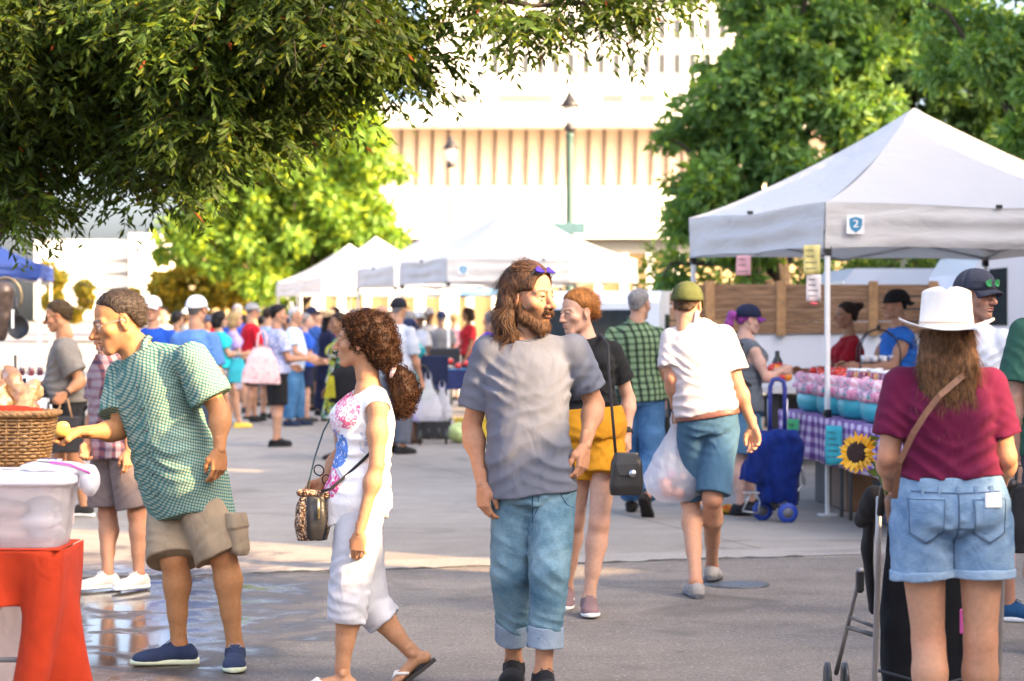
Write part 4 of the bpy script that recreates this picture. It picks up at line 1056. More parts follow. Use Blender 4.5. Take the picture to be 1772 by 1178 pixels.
def garage():
    D = 150.; s = FPX/D; X = lambda p: (p-CX)/s; Z = lambda p: CH-(p-HY)/s
    e = empty('parking_building', (X(180), D, 0), 'distant white parking building with dark floor slots, far left', 'building'); o = V(X(180), D, 0)
    for nm, rects, m in (('wall', [(60, 222, 415, 553, 0)], WALLP), ('floor_opening', [(150, 225, 449, 453, -.1)], 0), ('floor_opening', [(118, 225, 471, 476, -.1)], 0), ('floor_opening', [(118, 225, 497, 501, -.1)], 0), ('stair_tower', [(228, 275, 405, 553, -1.)], WALLP)):
        b = MB()
        for a, c, y0, y1, dy in rects: slab(b, X(a), X(c), D+dy, D+20+dy*5, max(0, Z(y1)), Z(y0))
        b.v = [tuple(np.array(q)-o) for q in b.v]; b.build(nm, m or mat('slot', (.12, .12, .12), .8), e)
garage()
def sun_blocker():
    """unseen blocker added for the light: its top edge is cut to shape sun strips and shade"""
    st = mat('blocker_brown', (.34, .24, .18), .9, .2, 2); x0 = 11.  # unseen wall, added only to shape where sun and shade fall
    top = [(-60, 14), (1.85, 14), (1.95, 6.4), (2.45, 6.5), (2.6, 7.3), (3.35, 7.5), (3.55, 8.6), (4.3, 8.2), (6.0, 8.5), (6.9, 7.3), (7.3, 6.35), (8.25, 6.0), (8.7, 8.0), (9.0, 13.4), (15.1, 13.4), (15.2, 6.6), (15.75, 6.6), (15.85, 13.4), (27, 13.4), (27.05, 5.6), (34, 5.6)]
    b = MB(); n = len(top)
    for i in range(n-1):
        (a, z0), (c, z1) = top[i], top[i+1]; b.prism([(0, a, 0), (0, c, 0), (0, c, z1), (0, a, z0)], (.4, 0, 0))
    b.prism([(0, 27, 8.9), (0, 34, 8.9), (0, 34, 11), (0, 27, 11)], (.4, 0, 0)); b.prism([(0, 33.6, 5.6), (0, 34, 5.6), (0, 34, 8.9), (0, 33.6, 8.9)], (.4, 0, 0))  # floating band added to shade the middle canopies, gap below lights the trees
    tag(b.build('sun_blocker_wall', st, None, (x0, 0, 0)), 'added unseen sun blocker, its top cut to shape light and shade on the street', 'wall')
sun_blocker()

# ---------------------------------------------------------------- lamp posts
def lamp_post(x, d, top, lab, m, sgn=True, group='lamp posts'):
    e = empty('lamp_post', (x, d, 0), lab, 'street lamp', group); dm = mat('lamp_dark', (.035, .03, .028), .4, metal=.5)
    b = MB(); b.lathe((0, 0, 0), [(.24, 0), (.24, .5), (.15, .62), (.12, 1.2), (.105, top-1.5), (.095, top-1.3), (.11, top-1.26), (.11, top-1.2), (.06, top-1.15)], 14); b.build('pole', m, e)
    b = MB(); b.lathe((0, 0, top-1.15), [(.06, 0), (.14, .04), (.16, .12), (.13, .2), (.1, .22)], 14); b.build('lamp_base', dm, e)
    b = MB(); b.lathe((0, 0, top-.93), [(.10, 0), (.17, .16), (.185, .34), (.17, .46)], 14); b.build('globe', mat('lamp_glass', (.85, .83, .78), .2, .02, 1, **{'Transmission_Weight': .4}), e)
    b = MB(); b.lathe((0, 0, top-.48), [(.30, 0), (.20, .12), (.12, .26), (.05, .38), (.02, .46), (0, .48)], 14); b.build('cap', dm, e)
    if sgn:
        z = CH-(395-HY)*d/FPX
        b = MB(); b.box((-.02, -.13, z), (.86, .04, .30), bev=.01); o = b.build('street_sign', mat('teal_sign', (.04, .09, .10), .5), e)
lamp_post(PG(986, 60)[0], 60, 7.65, 'tall green lamp post with dark pointed cap, in front of the pale building', mat('green_paint', (.022, .055, .038), .5))
lamp_post(PG(780, 78)[0], 78, 7.9, 'farther pale cream lamp post left of the tall green one', mat('cream_post', (.34, .27, .17), .6), False)  # one pale cream colour for the whole post

# ---------------------------------------------------------------- canopies
def cloth_white(name, c=(.66, .65, .63)):
    t = NT(name); t.base(t.ramp(t.noise(1.2, 4), [(.3, tuple(x*.93 for x in c)), (.7, c)])); t.set(Roughness=.75); t.bump(t.noise(2.2, 3, vec=t.map((1, 1, 3.5)), dist=.7), .5, .06)
    tr = t.add('BsdfTranslucent'); tr.inputs[0].default_value = (*tuple(x*.9 for x in c), 1); ms = t.add('MixShader'); ms.inputs[0].default_value = .28
    t.ln(t.b.outputs[0], ms.inputs[1]); t.ln(tr.outputs[0], ms.inputs[2]); t.ln(ms.outputs[0], t.n['Material Output'].inputs['Surface']); return t.m
WCLOTH = cloth_white('white_canopy_cloth'); BCLOTH = cloth_white('blue_canopy_cloth', (.012, .04, .20)); GBCLOTH = cloth_white('slate_canopy_cloth', (.10, .21, .36))
POLE = mat('white_steel', (.72, .72, .70), .35, .05); PLAS = mat('black_plastic', (.02, .02, .02), .4); STEELGREY = mat('grey_steel', (.45, .45, .46), .35, .1, metal=.6)  # the last one is plain grey steel for legs, bars and rims
def canopy(c, lab, m=WCLOTH, size=3.05, eave=2.5, val=.37, peak=3.42, rot=R(16.3), legs='0123', logo=False, trim=None, seed=0, detail=True, legm=None):
    e = empty('canopy_tent', (c[0], c[1], 0), lab, 'canopy', 'pop-up canopies of the market', rot); h = size/2; g = np.random.default_rng(seed); ph = g.uniform(0, 6, 8)
    b = MB(); N = 12
    for s in range(4):
        a = s*pi/2; M = lambda p, a=a: V(p[0]*cos(a)-p[1]*sin(a), p[0]*sin(a)+p[1]*cos(a), p[2])
        def fn(i, t, s=s, M=M):
            w = h*(1-t); x = (i*2-1)*w; z = eave+(peak-eave)*(t**1.12)-.05*sin(pi*t)-.035*(1-t)*cos((i-.5)*pi)**2*(1-abs(2*i-1)) ; return M((x, -w, z+.012*sin(7*i+5*t+ph[s])*(t*(1-t)*4)))
        b.grid(fn, N, N)
    top = b.build('roof_cloth', m, e)
    for s in range(4):
        a = s*pi/2; M = lambda p, a=a: V(p[0]*cos(a)-p[1]*sin(a), p[0]*sin(a)+p[1]*cos(a), p[2]); b = MB()
        def fv(i, t, s=s, M=M):
            x = (i*2-1)*h; sag = .03*sin(pi*i); z = eave-.035*cos((i-.5)*pi)**2*(1-abs(2*i-1))-val*t*(1-.10*sin(pi*i)); y = -h-.004-.018*t*sin(9*i+ph[s])-.012*t*sin(23*i+ph[s+4]+3*t)-.016*sin(3.1*t*4+i*2.2+ph[s])*sin(pi*i)
            return M((x, y, z))
        b.grid(fv, 36, 10); v = b.build('valance', trim or m, e)
        if detail and s in (0, 3):
            q = MB(); q.box(M((0, -h-.02, eave-.02)), (.05, .02, .03)); q.build('strap_buckle', PLAS, v)
    for k, (sx, sy) in enumerate(((-1, -1), (1, -1), (1, 1), (-1, 1))):
        if str(k) not in legs: continue
        b = MB(); x, y = sx*(h-.03), sy*(h-.03); b.box((x, y, 1.62), (.034, .034, 1.72)); b.box((x, y, .39), (.026, .026, .78)); lg = b.build('leg', legm or POLE, e)
        b = MB(); b.box((x, y, .006), (.12, .12, .012)); b.build('foot_plate', legm or POLE, lg)
        if detail:
            for z, hh in ((.80, .09), (2.10, .06)): b = MB(); b.box((x, y, z), (.055, .055, hh), bev=.006); b.box((x-.03, y-.02, z+.01), (.03, .02, .03)); b.build('clamp', PLAS, lg)
    b = MB()
    for s in range(4):
        a = s*pi/2
        for i in range(2):
            for (x0, z0, x1, z1) in ((-1, 2.14, 0, 2.42), (-1, 2.40, 0, 2.12)):
                xa, xb = (x0+i)*h, (x1+i)*h; pt = lambda x, z: (x*cos(a)+(h-.05)*sin(a), x*sin(a)-(h-.05)*cos(a), z)
                if i: z0, z1 = z1, z0
                b.tube([pt(xa, z0), pt(xb, z1)], .011, 4)
    b.build('truss_bars', STEELGREY, e)
    if logo:
        x0 = -h+.24; zc = eave-.18; y0 = -h-.045; b = MB(); b.box((x0, y0, zc), (.15, .004, .15)); o = b.build('logo_patch', mat('patch_white', (.82, .82, .82), .7), e)
        sh = [(-.055, .045), (-.03, .052), (0, .06), (.03, .052), (.055, .045), (.055, -.005), (.04, -.04), (0, -.066), (-.04, -.04), (-.055, -.005)]
        b = MB(); b.prism([(x0+x, y0-.003, zc+z) for x, z in sh], (0, -.003, 0)); b.build('shield', mat('shield_blue', (.03, .22, .38), .5), o)
        text_obj('2', .085, mat('patch_white', (.82, .82, .82), .7), o, [[1.25, 0, 0, x0], [0, 0, -1, y0-.007], [0, 1, 0, zc+.003], [0, 0, 0, 1]], depth=.001)
    return e
canopy((3.53, 20.0), 'big white canopy in the right foreground, nearest to the camera', logo=True, seed=1)
canopy((0.05, 36.4), 'white canopy with a sharp peak in the middle, behind the long-haired man', logo=True, seed=2)
canopy((-1.0, 41.2), 'white canopy directly behind the middle peak, to its left', seed=3)
canopy((-3.05, 51.0), 'small far white canopy, second from the left end of the row', seed=4, detail=False)
canopy((-4.0, 56.0), 'farthest white canopy at the left end of the row', seed=5, detail=False)
canopy((-2.6, 60), 'slate-blue canopy seen under the white ones', GBCLOTH, 4.4, 2.62, .44, 3.3, seed=6, detail=False)
canopy((-9.15, 37.2), 'royal blue canopy at the left edge with white frame', BCLOTH, 3.05, 2.45, .24, 3.2, rot=R(8), seed=7, detail=False)
# ---------------------------------------------------------------- the people nearest to the camera
def px(d0, **kw):
    """joints from columns/rows of the photo at distance d0 + offset; a third item is the depth offset"""
    return {k: P(v[0], v[1], d0+(v[2] if len(v) > 2 else 0)) for k, v in kw.items()}
WHITE = mat('white_rubber', (.72, .71, .68), .6, .06); BLK = mat('black_cloth', (.016, .016, .018), .85, .3); BLKL = mat('black_leather', (.018, .017, .017), .35, .2, 30, bump=.3, bscale=120)
GOLD = mat('gold', (.8, .6, .25), .25, metal=1.); LENSDK = mat('dark_lens', (.01, .012, .02), .05); LENSV = mat('violet_lens', (.05, .02, .35), .08, metal=.5); LENSG = mat('green_lens', (.10, .50, .20), .08, metal=.6); CLEAR = mat('clear_lens', (.9, .9, .9), .05, .0, 1, Alpha=.12)
GREYM = mat('grey_plastic', (.12, .12, .13), .4)

# the long-haired man in the middle
j = px(9.6, head=(916, 513, 0), neck=(906, 588, .02), shR=(846, 609, -.01), shL=(991, 606, .05), elR=(816, 738, .05), wrR=(835, 838, -.06), elL=(1029, 700, .10), wrL=(1012, 772, -.05),
       hipR=(888, 858, 0), hipL=(954, 858, .0), pel=(921, 828, 0), knR=(886, 990, -.02), knL=(950, 992, -.16), anR=(890, 1150, .16), anL=(940, 1150, -.14))
for q, c in (('R', 889), ('L', 940)): j['an'+q] = PG(c, j['an'+q][1], .088)
j.update(hf=V(.80, -.60, -.04), hu=V(.03, 0, 1), hdR=V(.05, -.12, -1), hdL=V(-.12, -.25, -1), pnR=V(.75, .55, 0), pnL=V(-.8, .5, 0), toeR=V(-.12, -1, 0), toeL=V(.22, -1, 0))
p = Person(j, 1.84, 'm', .95, .03, (.46, .235, .135), label='long-haired bearded man in a grey T-shirt and rolled-up jeans walking towards the camera', seed=3, hs=1.09)
p.body(hands=('relaxed', 'relaxed'), beard=((.10, .05, .025), .85), brow=(.09, .045, .02))
p.tshirt(fabric('heather_grey', (.118, .127, .160), .12), .72, -.10, .004, .018, .014, .080, freq=8, sl_loose=.014)
p.shorts(denim('worn_blue_denim', (.035, .095, .15), (.17, .27, .32), 6), 1.72, .010, .02, off=.010, amp=.011, name='jeans', cuff=(denim('denim_inside', (.16, .22, .30), (.28, .34, .40)), .085), freq=13)
o = [c for c in p.e.children if c.name.startswith('jeans')][0]; sd = denim('jeans_seam', (.02, .05, .09), (.05, .10, .16)); rr = lambda pts: surf(o, [P(x, y, 9.6)-p.root for x, y in pts], off=.002)
b = MB(); b.tube(rr([(921, y) for y in range(836, 905, 8)]), .0025, 4); b.tube(rr([(931, 838), (931, 862), (928, 880), (922, 892)]), .0016, 4); b.build('fly_seam', sd, o)
for sx in (-1, 1): b = MB(); b.tube(rr([(921+sx*46, 838), (921+sx*50, 856), (921+sx*60, 870), (921+sx*70, 876)]), .002, 4); b.build('pocket_seam', sd, o)
p.shoes('sneaker', fabric('black_knit', (.012, .012, .014)), mat('black_sole', (.015, .015, .015), .6), BLK)
p.hair('wavy', (.080, .040, .021))
v, q, n = hair_mesh('wavy', True)
F = Fld(.004, .015)                                  # beard
for x in (-1, 1): F.chain([(x*.066, -.002, -.030), (x*.057, .018, -.072), (x*.024, .064, -.112)], [.014, .020, .022])
F.ell((0, .073, -.112), (.030, .026, .026)); F.chain([(-.024, .087, -.066), (-.012, .099, -.055), (.012, .099, -.055), (.024, .087, -.066)], [.006, .0065, .0065, .006]); F.ell((0, .099, -.067), (.021, .014, .009), op='-', k=.004)
F.amp = .004; F.noise = folds(.003, 4, 90)
bv, bq = F.mesh(); bn = vnormals(bv, bq); sv, sq, tn = strands(bv, bn, 2600, lambda p_, n_, s_: V(0, .2, -1)+n_*1.2, 2, .009, .0009, 5)
p.put('beard', p.H(np.concatenate([bv, sv])), np.concatenate([bq, sq+len(bv)]), attr_mat('hair'), np.concatenate([np.tile(V(.10, .05, .025), (len(bv), 1)), V(.12, .06, .028)*tn[:, None]]))
p.glasses(BLK, LENSV, name='sunglasses', tilt=56)

# the curly-haired woman walking left
j = px(9.7, head=(622, 590, 0), neck=(640, 672, 0), shL=(654, 702, -.15), shR=(634, 696, .16), elL=(652, 806, -.20), wrL=(622, 922, -.24), elR=(588, 790, .22), wrR=(556, 835, .12),
       hipL=(622, 884, -.09), hipR=(618, 884, .09), pel=(622, 855, 0), knL=(604, 1028, -.12), knR=(636, 1045, .09), anL=(592, 1180, -.11), anR=(712, 1128, .09), toeL=(0, 0), toeR=(0, 0))
j['anL'] = PG(592, 9.59, .08); j.update(hf=V(-1, .10, .02), hdL=V(-.10, -.02, -1), pnL=V(.25, .95, 0), toeL=V(-1, -.08, 0), toeR=V(-.88, -.10, -.62), hdR=V(-.7, 0, -.6))
p = Person(j, 1.62, 'f', .98, .0, (.46, .235, .125), label='woman with a big curly ponytail in white floral sleeveless top and white cropped trousers', seed=5)
p.body(hands=('relaxed', 'grip'), foot='LR', brow=(.06, .03, .02))
def floral():
    t = NT('floral_top'); o = t.tc.outputs['Object']; c = (.74, .72, .72)
    def spot(x, y, z, rx, rz, col, sc, thr, c):
        s = t.sep(); ex = t.math('POWER', t.math('DIVIDE', t.math('SUBTRACT', s[0], x), rx), 2.); ez = t.math('POWER', t.math('DIVIDE', t.math('SUBTRACT', s[2], z), rz), 2.)
        m = t.math('SUBTRACT', 1., t.math('ADD', ex, ez)); n = t.noise(sc, 3, dist=1.8)
        f = t.ramp(t.math('ADD', n, t.math('MULTIPLY', t.math('MINIMUM', m, .25), .4)), [(thr, (0, 0, 0)), (thr+.04, (1, 1, 1))]); k = t.ramp(m, [(0, (0, 0, 0)), (.1, (1, 1, 1))])
        return t.mix(c, col, t.math('MULTIPLY', f, k))
    r0 = V((620-CX)/FPX*9.7, 0, 0)[0]
    X = lambda q: (q-CX)/FPX*9.7-r0; Z = lambda q: CH-(q-HY)/FPX*9.7
    c = spot(X(604), 0, Z(708), .06, .08, (.62, .12, .22), 42, .55, c); c = spot(X(582), 0, Z(775), .062, .085, (.09, .20, .52), 30, .50, c); c = spot(X(640), 0, Z(760), .04, .06, (.35, .40, .55), 50, .63, c)
    c = spot(X(572), 0, Z(832), .055, .065, (.66, .06, .22), 34, .52, c); c = spot(X(575), 0, Z(735), .05, .05, (.65, .35, .40), 60, .6, c)
    t.base(c); t.set(Roughness=.9); t.bump(t.noise(14, 3, vec=t.map((1.4, 1.4, .5)), dist=1.2), .5, .015); return t.m
p.tank(floral(), -.20, .016, .018, .012, deep=.095, arm=.078, slope=-.35)
p.shorts(fabric('pale_linen', (.50, .50, .53), .07), 1.36, .014, .02, amp=.012, name='trousers', freq=12)
p.hair('curly', (.050, .021, .009))
b = MB(); b.tube([p.H(V(.034*cos(t), -.160-.010*sin(t)*.5, -.135+.034*sin(t))*1.0).ravel() for t in np.linspace(0, 2*pi, 20, endpoint=False)], .0125, 8, closed=True); b.build('hair_tie', fabric('pink_cloth', (.70, .50, .52)), p.e)
for q in 'LR':
    pt, rt, t_, up = p.footM(q); b = MB(); n = 18; o = pt-p.root
    ring = [o+rt*(x*(1 if q == 'L' else -1))+t_*y for x, y in [(.0+.047*cos(a)*(1+.15*sin(a)), .06+.128*sin(a)) for a in np.linspace(0, 2*pi, n, endpoint=False)]]
    b.prism([r-up*.014 for r in ring], up*.016); sd = b.build('flip_flop', mat('sandal_dark', (.03, .025, .02), .7), p.e); b = MB()
    for sx in (-1, 1): b.tube([o+t_*.135+up*.028+rt*.008, o+t_*.105+rt*sx*.025+up*.045, o+t_*.06+rt*sx*.043+up*.018], [.005, .0075, .007], 6)
    b.build('strap', mat('sandal_white', (.7, .66, .6), .5), sd)
WOMAN = p

# the man in the green checked shirt leaning over the left table
j = px(10.3, head=(204, 557, .02), neck=(252, 612, .04), shL=(334, 622, -.14), shR=(213, 652, .17), elL=(381, 715, -.16), wrL=(380, 778, -.22), elR=(207, 745, .05), wrR=(136, 748, -.12),
       hipL=(343, 858, -.07), hipR=(296, 858, .09), pel=(316, 826, 0), knL=(386, 962, -.12), knR=(301, 970, -.06), anL=(408, 1100, -.10), anR=(308, 1100, .06))
j['anL'] = PG(407, 10.2, .088); j['anR'] = PG(310, 10.28, .088)
j.update(hf=V(-.90, -.36, -.26), hu=V(-.2, 0, 1), hdL=V(-.03, -.1, -1), pnL=V(-.6, .75, 0), hdR=V(-1, -.12, .0), pnR=V(.1, .2, -1), toeR=V(-1, -.22, 0), toeL=V(.12, -1, 0))
p = Person(j, 1.80, 'm', 1.04, .03, (.44, .205, .085), label='grey-haired man in a green checked shirt and khaki cargo shorts leaning over the left table', seed=7, hs=1.14)
p.body(hands=('relaxed', 'grip'), brow=(.14, .10, .08), beard=((.22, .15, .11), .25), lips=(.36, .13, .08))
gc = plaid('green_check', ((.33, .35, .24), (.085, .20, .17), (.065, .19, .18), (.04, .11, .11)), .0135, .42, (0, R(-16), 0))
p.tshirt(gc, .72, -.34, .026, .022, .016, .066, name='checked_shirt', sl_loose=.030, freq=7, collar=gc, slope=.28)
kh = fabric('khaki', (.30, .225, .145), .12)
o = p.shorts(kh, .98, .042, .02, amp=.012, name='cargo_shorts', freq=13)
F = Fld(.006, .012); c = lerp(p.J['hipL'], p.J['knL'], .62)+V(.088, -.02, 0); ld = nrm(V(.5, -.75, 0)); F.loft(c+V(.012, -.012, -.095), c+V(-.004, 0, .075), ld, ld, [0, .1, .8, 1], [.07, .078, .078, .07], [.03, .042, .040, .028], n=5); F.loft(c+V(0, -.004, .03), c+V(-.006, 0, .088), ld, ld, [0, 1], [.086, .084], [.047, .034], n=5); p.cloth('cargo_pocket', F, kh, .010, 20, parent=o)
p.shoes('sneaker', fabric('navy_knit', (.03, .042, .085)), mat('lime_sole', (.60, .62, .42), .6), mat('lace_grey', (.30, .31, .34), .7))
p.hair('short', (.075, .055, .042), scale=.968); p.glasses(mat('silver_rim', (.6, .6, .6), .25, metal=1.), CLEAR, rim=False, back=-.006, w=.022, hgt=.015)
sh = [c for c in p.e.children if c.name.startswith('checked_shirt')][0]; fp = lambda pts, off=.002: surf(sh, [P(x, y, 10.2)-p.root for x, y in pts], off=off)
ln = [(236+34*t+6*sin(3*t), 660+196*t) for t in np.linspace(0, 1, 22)]; b = MB()
for c in fp(ln[1::4], .004): b.lathe(c, [(.0, .003), (.006, .002), (.006, 0)], 8, (-.4, -.9, 0))
b.build('buttons', mat('dark_button', (.03, .04, .04), .4), sh)
for dx in (-7, 7): b = MB(); b.tube(fp([(x+dx, y) for x, y in ln], .0005), .0016, 4); b.build('placket_seam', mat('teal_thread', (.05, .12, .12), .8), sh)
# the woman in the white hat on the right, back to the camera
j = px(7.7, head=(1637, 590, 0), neck=(1638, 641, .0), shL=(1559, 665, 0), shR=(1713, 665, 0), elL=(1537, 790, -.02), wrL=(1541, 852, .20), elR=(1741, 790, -.02), wrR=(1728, 850, .22),
       hipL=(1594, 905, 0), hipR=(1698, 905, 0), pel=(1645, 868, 0), knL=(1607, 1110, .02), knR=(1697, 1110, 0))
j['anL'] = PG(1612, 7.62, .085); j['anR'] = PG(1690, 7.8, .085)
j.update(hf=V(.10, 1, 0), hdL=V(.12, .9, .05), hdR=V(-.12, .9, .05), toeL=V(-.12, 1, 0), toeR=V(.15, 1, 0))
p = Person(j, 1.66, 'f', 1.10, .0, (.52, .265, .155), label='woman in white brimmed hat, maroon T-shirt and cut-off denim shorts pushing a stroller', seed=9)
p.body(hands=('grip', 'grip'))
p.tshirt(fabric('maroon_cotton', (.12, .010, .038), .10), .72, .20, .006, .012, .008, .068, freq=9, sl_loose=.014)
ds = denim('light_denim', (.09, .17, .29), (.26, .37, .48), 9)
o = p.shorts(ds, .44, .035, .195, .012, amp=.009, name='denim_shorts', cuff=(denim('denim_fray', (.14, .22, .33), (.30, .40, .50)), .026), freq=12, r1=.108, k=.003)
sd = denim('denim_seam', (.05, .08, .15), (.10, .15, .24))
def onsh(pts, off=.003): return surf(o, [P(x, y, 7.7)-p.root for x, y in pts], off=off)
for sx in (-1, 1):                                   # back pockets
    cx = 1646+sx*54; ol = [(cx-31, 856), (cx-29, 918), (cx, 936), (cx+29, 918), (cx+31, 856)]; b = MB()
    def pf_(i, t): x = lerp(-31, 31, i); return onsh([(cx+x*(1-.06*t), lerp(856, 918+18*(1-abs(x)/31), t))], .006)[0]
    b.grid(pf_, 10, 10); pk = b.build('back_pocket', ds, o, solid=.003); pts = []
    for (x0, y0), (x1, y1) in zip(ol, ol[1:]+ol[:1]):
        for t in np.linspace(0, 1, 8, endpoint=False): pts.append((cx+(lerp(x0, x1, t)-cx)*.93, 893+(lerp(y0, y1, t)-893)*.93))
    b = MB(); b.tube(onsh(pts, .0085), .0018, 4, closed=True); b.build('stitching', sd, pk)
b = MB(); b.tube(onsh([(1645, y) for y in range(836, 985, 12)]), .0028, 5); b.build('seam', sd, o)
b = MB(); b.tube(onsh([(x, 848-abs(x-1645)*.03) for x in range(1568, 1724, 8)]), .0018, 4); b.build('waistband_seam', sd, o)
b = MB()
for k in (-.115, -.06, 0, .06, .115): b.box(onsh([(1645+k*511, 843)], .004)[0], (.012, .006, .028))
b.build('belt_loops', ds, o)
b = MB(); b.box(onsh([(1704, 860)], .014)[0], (.06, .008, .05), rz=.3, bev=.003); tag(b.build('sun_patch', mat('sun_patch_white', (.75, .74, .72), .4), None, p.root), 'white block standing in for the sunlit patch on the right back pocket of the denim shorts', 'sun_patch')  # added white block, sunlight on the pocket put into its colour
p.hair('straight', (.17, .080, .032), scale=1.03, capped=True)
b = MB(); fel = fabric('white_felt', (.80, .74, .66), .04)   # hat
def hb(i, t):
    a = 2*pi*i; r = lerp(.086, .163, t); return p.H(V(r*cos(a)*1.02, -.012+r*sin(a)*1.12, .052+.030*t**2*abs(cos(a))**2-.012*t*abs(sin(a)))).ravel()
b.grid(hb, 40, 6)
def hc(i, t):
    a = 2*pi*i; ph = min(1, t/.62); k = max(0, (t-.62)/.38); r = (.094-.010*ph)*math.sqrt(max(0, 1-k**2.6)); z = .050+.115*ph+.030*(1-(1-k)**2)-.026*math.exp(-((cos(a)*r)/.018)**2)*k-.012*k*(cos(a)*r/.06)**2
    return p.H(V(r*cos(a)*(1-.10*ph*max(0, sin(a))**2), -.012+r*sin(a)*1.16, z)).ravel()
b.grid(hc, 44, 26); ht = b.build('hat', fel, p.e, solid=.004)
b = MB(); b.tube([p.H(V(.0925*cos(a), -.012+.107*sin(a), .066)).ravel() for a in np.linspace(0, 2*pi, 40, endpoint=False)], .0045, 6, closed=True); b.build('hat_band', mat('tan_band', (.55, .42, .30), .6), ht)
HATW = p

# the man in the white polo walking away with a shopping bag
j = px(13.1, head=(1190, 527, .02), neck=(1200, 560, 0), shL=(1164, 587, 0), shR=(1252, 583, 0), elL=(1163, 655, -.05), wrL=(1170, 712, .08), elR=(1276, 665, -.02), wrR=(1303, 738, .02),
       hipL=(1202, 742, 0), hipR=(1250, 742, 0), pel=(1224, 722, 0), knL=(1195, 868, .1), knR=(1233, 862, -.1))
j['anL'] = PG(1204, 12.75, .088); j['anR'] = PG(1232, 13.5, .10)
j.update(hf=V(.30, .95, -.1), hdL=V(.05, .1, -1), hdR=V(.12, .05, -1), pnL=V(.8, .2, 0), pnR=V(-.4, -.8, 0), toeL=V(-.10, 1, 0), toeR=V(.22, 1, -.1))
p = Person(j, 1.80, 'm', .98, .02, (.52, .27, .165), label='man in a white polo, green cap and blue shorts walking away with a shopping bag', seed=11)
p.body(hands=('grip', 'relaxed')); wp = fabric('white_pique', (.56, .50, .50), .04)
p.tshirt(wp, .72, .055, .014, .018, .014, .064, name='polo_shirt', collar=wp, sl_loose=.022)
bs = fabric('slate_blue_twill', (.055, .12, .19), .14); o = p.shorts(bs, .93, .026, .06, .010, amp=.007)
b = MB(); F = Fld(.006, .004); p.tors(F, .024, .0, .06); v, q = F.mesh(); p.put('belt', v-p.root, q, mat('brown_leather', (.16, .06, .04), .45, .2), parent=o)
p.shoes('slip', fabric('grey_canvas', (.32, .30, .28)), mat('dark_sole', (.10, .10, .11), .6)); p.hair('crop', (.10, .06, .035), capped=True); p.cap(fabric('olive_cap', (.075, .085, .028), .3)); p.watch('L', BLK)
POLO = p

# the ginger woman half hidden behind the long-haired man
j = px(12.1, head=(1000, 540, 0), neck=(1012, 585, .03), shR=(982, 605, 0), shL=(1060, 606, .03), elL=(1088, 690, .08), wrL=(1086, 752, 0), elR=(962, 690, .06), wrR=(960, 760, -.02),
       hipR=(1006, 760, 0), hipL=(1048, 760, 0), pel=(1024, 735, 0), knL=(1037, 905, -.10), knR=(994, 900, .08))
j['anL'] = PG(1019, 12.0, .09); j['anR'] = PG(980, 12.35, .10)
j.update(hf=V(-.86, -.5, -.12), hdL=V(.08, -.15, -1), pnL=V(-.9, .3, 0), toeL=V(.05, -1, 0), toeR=V(-.1, -1, -.1))
p = Person(j, 1.70, 'f', .98, 0, (.52, .30, .21), label='ginger-haired woman in black top and mustard shorts, half hidden behind the long-haired man', seed=13)
p.body(hands=('relaxed', 'relaxed'), brow=(.30, .15, .06))
p.tshirt(fabric('black_jersey', (.012, .012, .013)), .62, .10, .0, .006, .004, .075); o = p.shorts(fabric('mustard_cotton', (.46, .20, .012), .12), .42, .034, .19, .020, amp=.006)
p.shoes('sneaker', fabric('mauve_knit', (.20, .125, .125)), WHITE, mat('lace_tan', (.35, .28, .24))); p.hair('tied', (.36, .14, .035), scale=.985); p.watch('L', BLK, (0, -1, .3))
GING = p

# the tall man in a dark cap behind the white hat
j = px(11.75, head=(1690, 511, 0), neck=(1680, 567, .04), shR=(1636, 590, .1), shL=(1735, 592, -.06), elL=(1742, 690, -.02), wrL=(1738, 770, -.1), elR=(1630, 690, .1), wrR=(1635, 770, 0),
       hipR=(1662, 740, .05), hipL=(1712, 740, 0), pel=(1687, 715, 0), knL=(1735, 890, -.1), knR=(1680, 890, .1))
j['anL'] = PG(1745, 11.75, .09); j['anR'] = PG(1690, 12.1, .09); j.update(hf=V(.66, -.72, -.03), toeL=V(.85, -.5, 0))
p = Person(j, 1.86, 'm', .98, 0, (.42, .22, .15), label='tall man in a charcoal cap and pale grey T-shirt standing behind the white hat', seed=15)
p.body(hands=('relaxed', 'relaxed'), beard=((.20, .12, .09), .3)); p.tshirt(fabric('pale_grey_cotton', (.46, .49, .56), .06), .6, -.1); p.shorts(fabric('stone_twill', (.25, .23, .2)), .9, .03); p.shoes('sneaker', fabric('blue_knit', (.015, .06, .14)), WHITE, BLK)
p.hair('crop', (.12, .09, .07), capped=True); p.cap(fabric('charcoal_cap', (.035, .038, .055), .2), grow=1.03); p.glasses(BLK, LENSG, up=.066, back=.006, name='sunglasses')

# the man cut off by the right edge
j = px(10.6, head=(1830, 480, 0), neck=(1835, 540, 0), shL=(1905, 580, 0), shR=(1772, 575, 0), elR=(1756, 690, -.03), wrR=(1760, 800, -.02), elL=(1915, 690, 0), wrL=(1915, 790, 0), hipR=(1800, 790, 0), hipL=(1870, 790, 0), pel=(1835, 760, 0), knR=(1795, 950, 0), knL=(1875, 950, 0))
j['anR'] = PG(1795, 10.6, .09); j['anL'] = PG(1875, 10.6, .09); j.update(hf=V(-.2, -1, 0), pnR=V(.8, .3, 0))
p = Person(j, 1.80, 'm', 1.02, .03, (.42, .24, .17), label='man in a dark green T-shirt cut off by the right edge of the picture', seed=17)
p.body(); p.tshirt(fabric('bottle_green', (.028, .085, .06), .12), .75, -.12, sl_loose=.03); p.shorts(fabric('dark_twill', (.05, .05, .06)), .9); p.shoes('sneaker', BLK, WHITE, WHITE); p.hair('short', (.05, .03, .02))
MANR = p
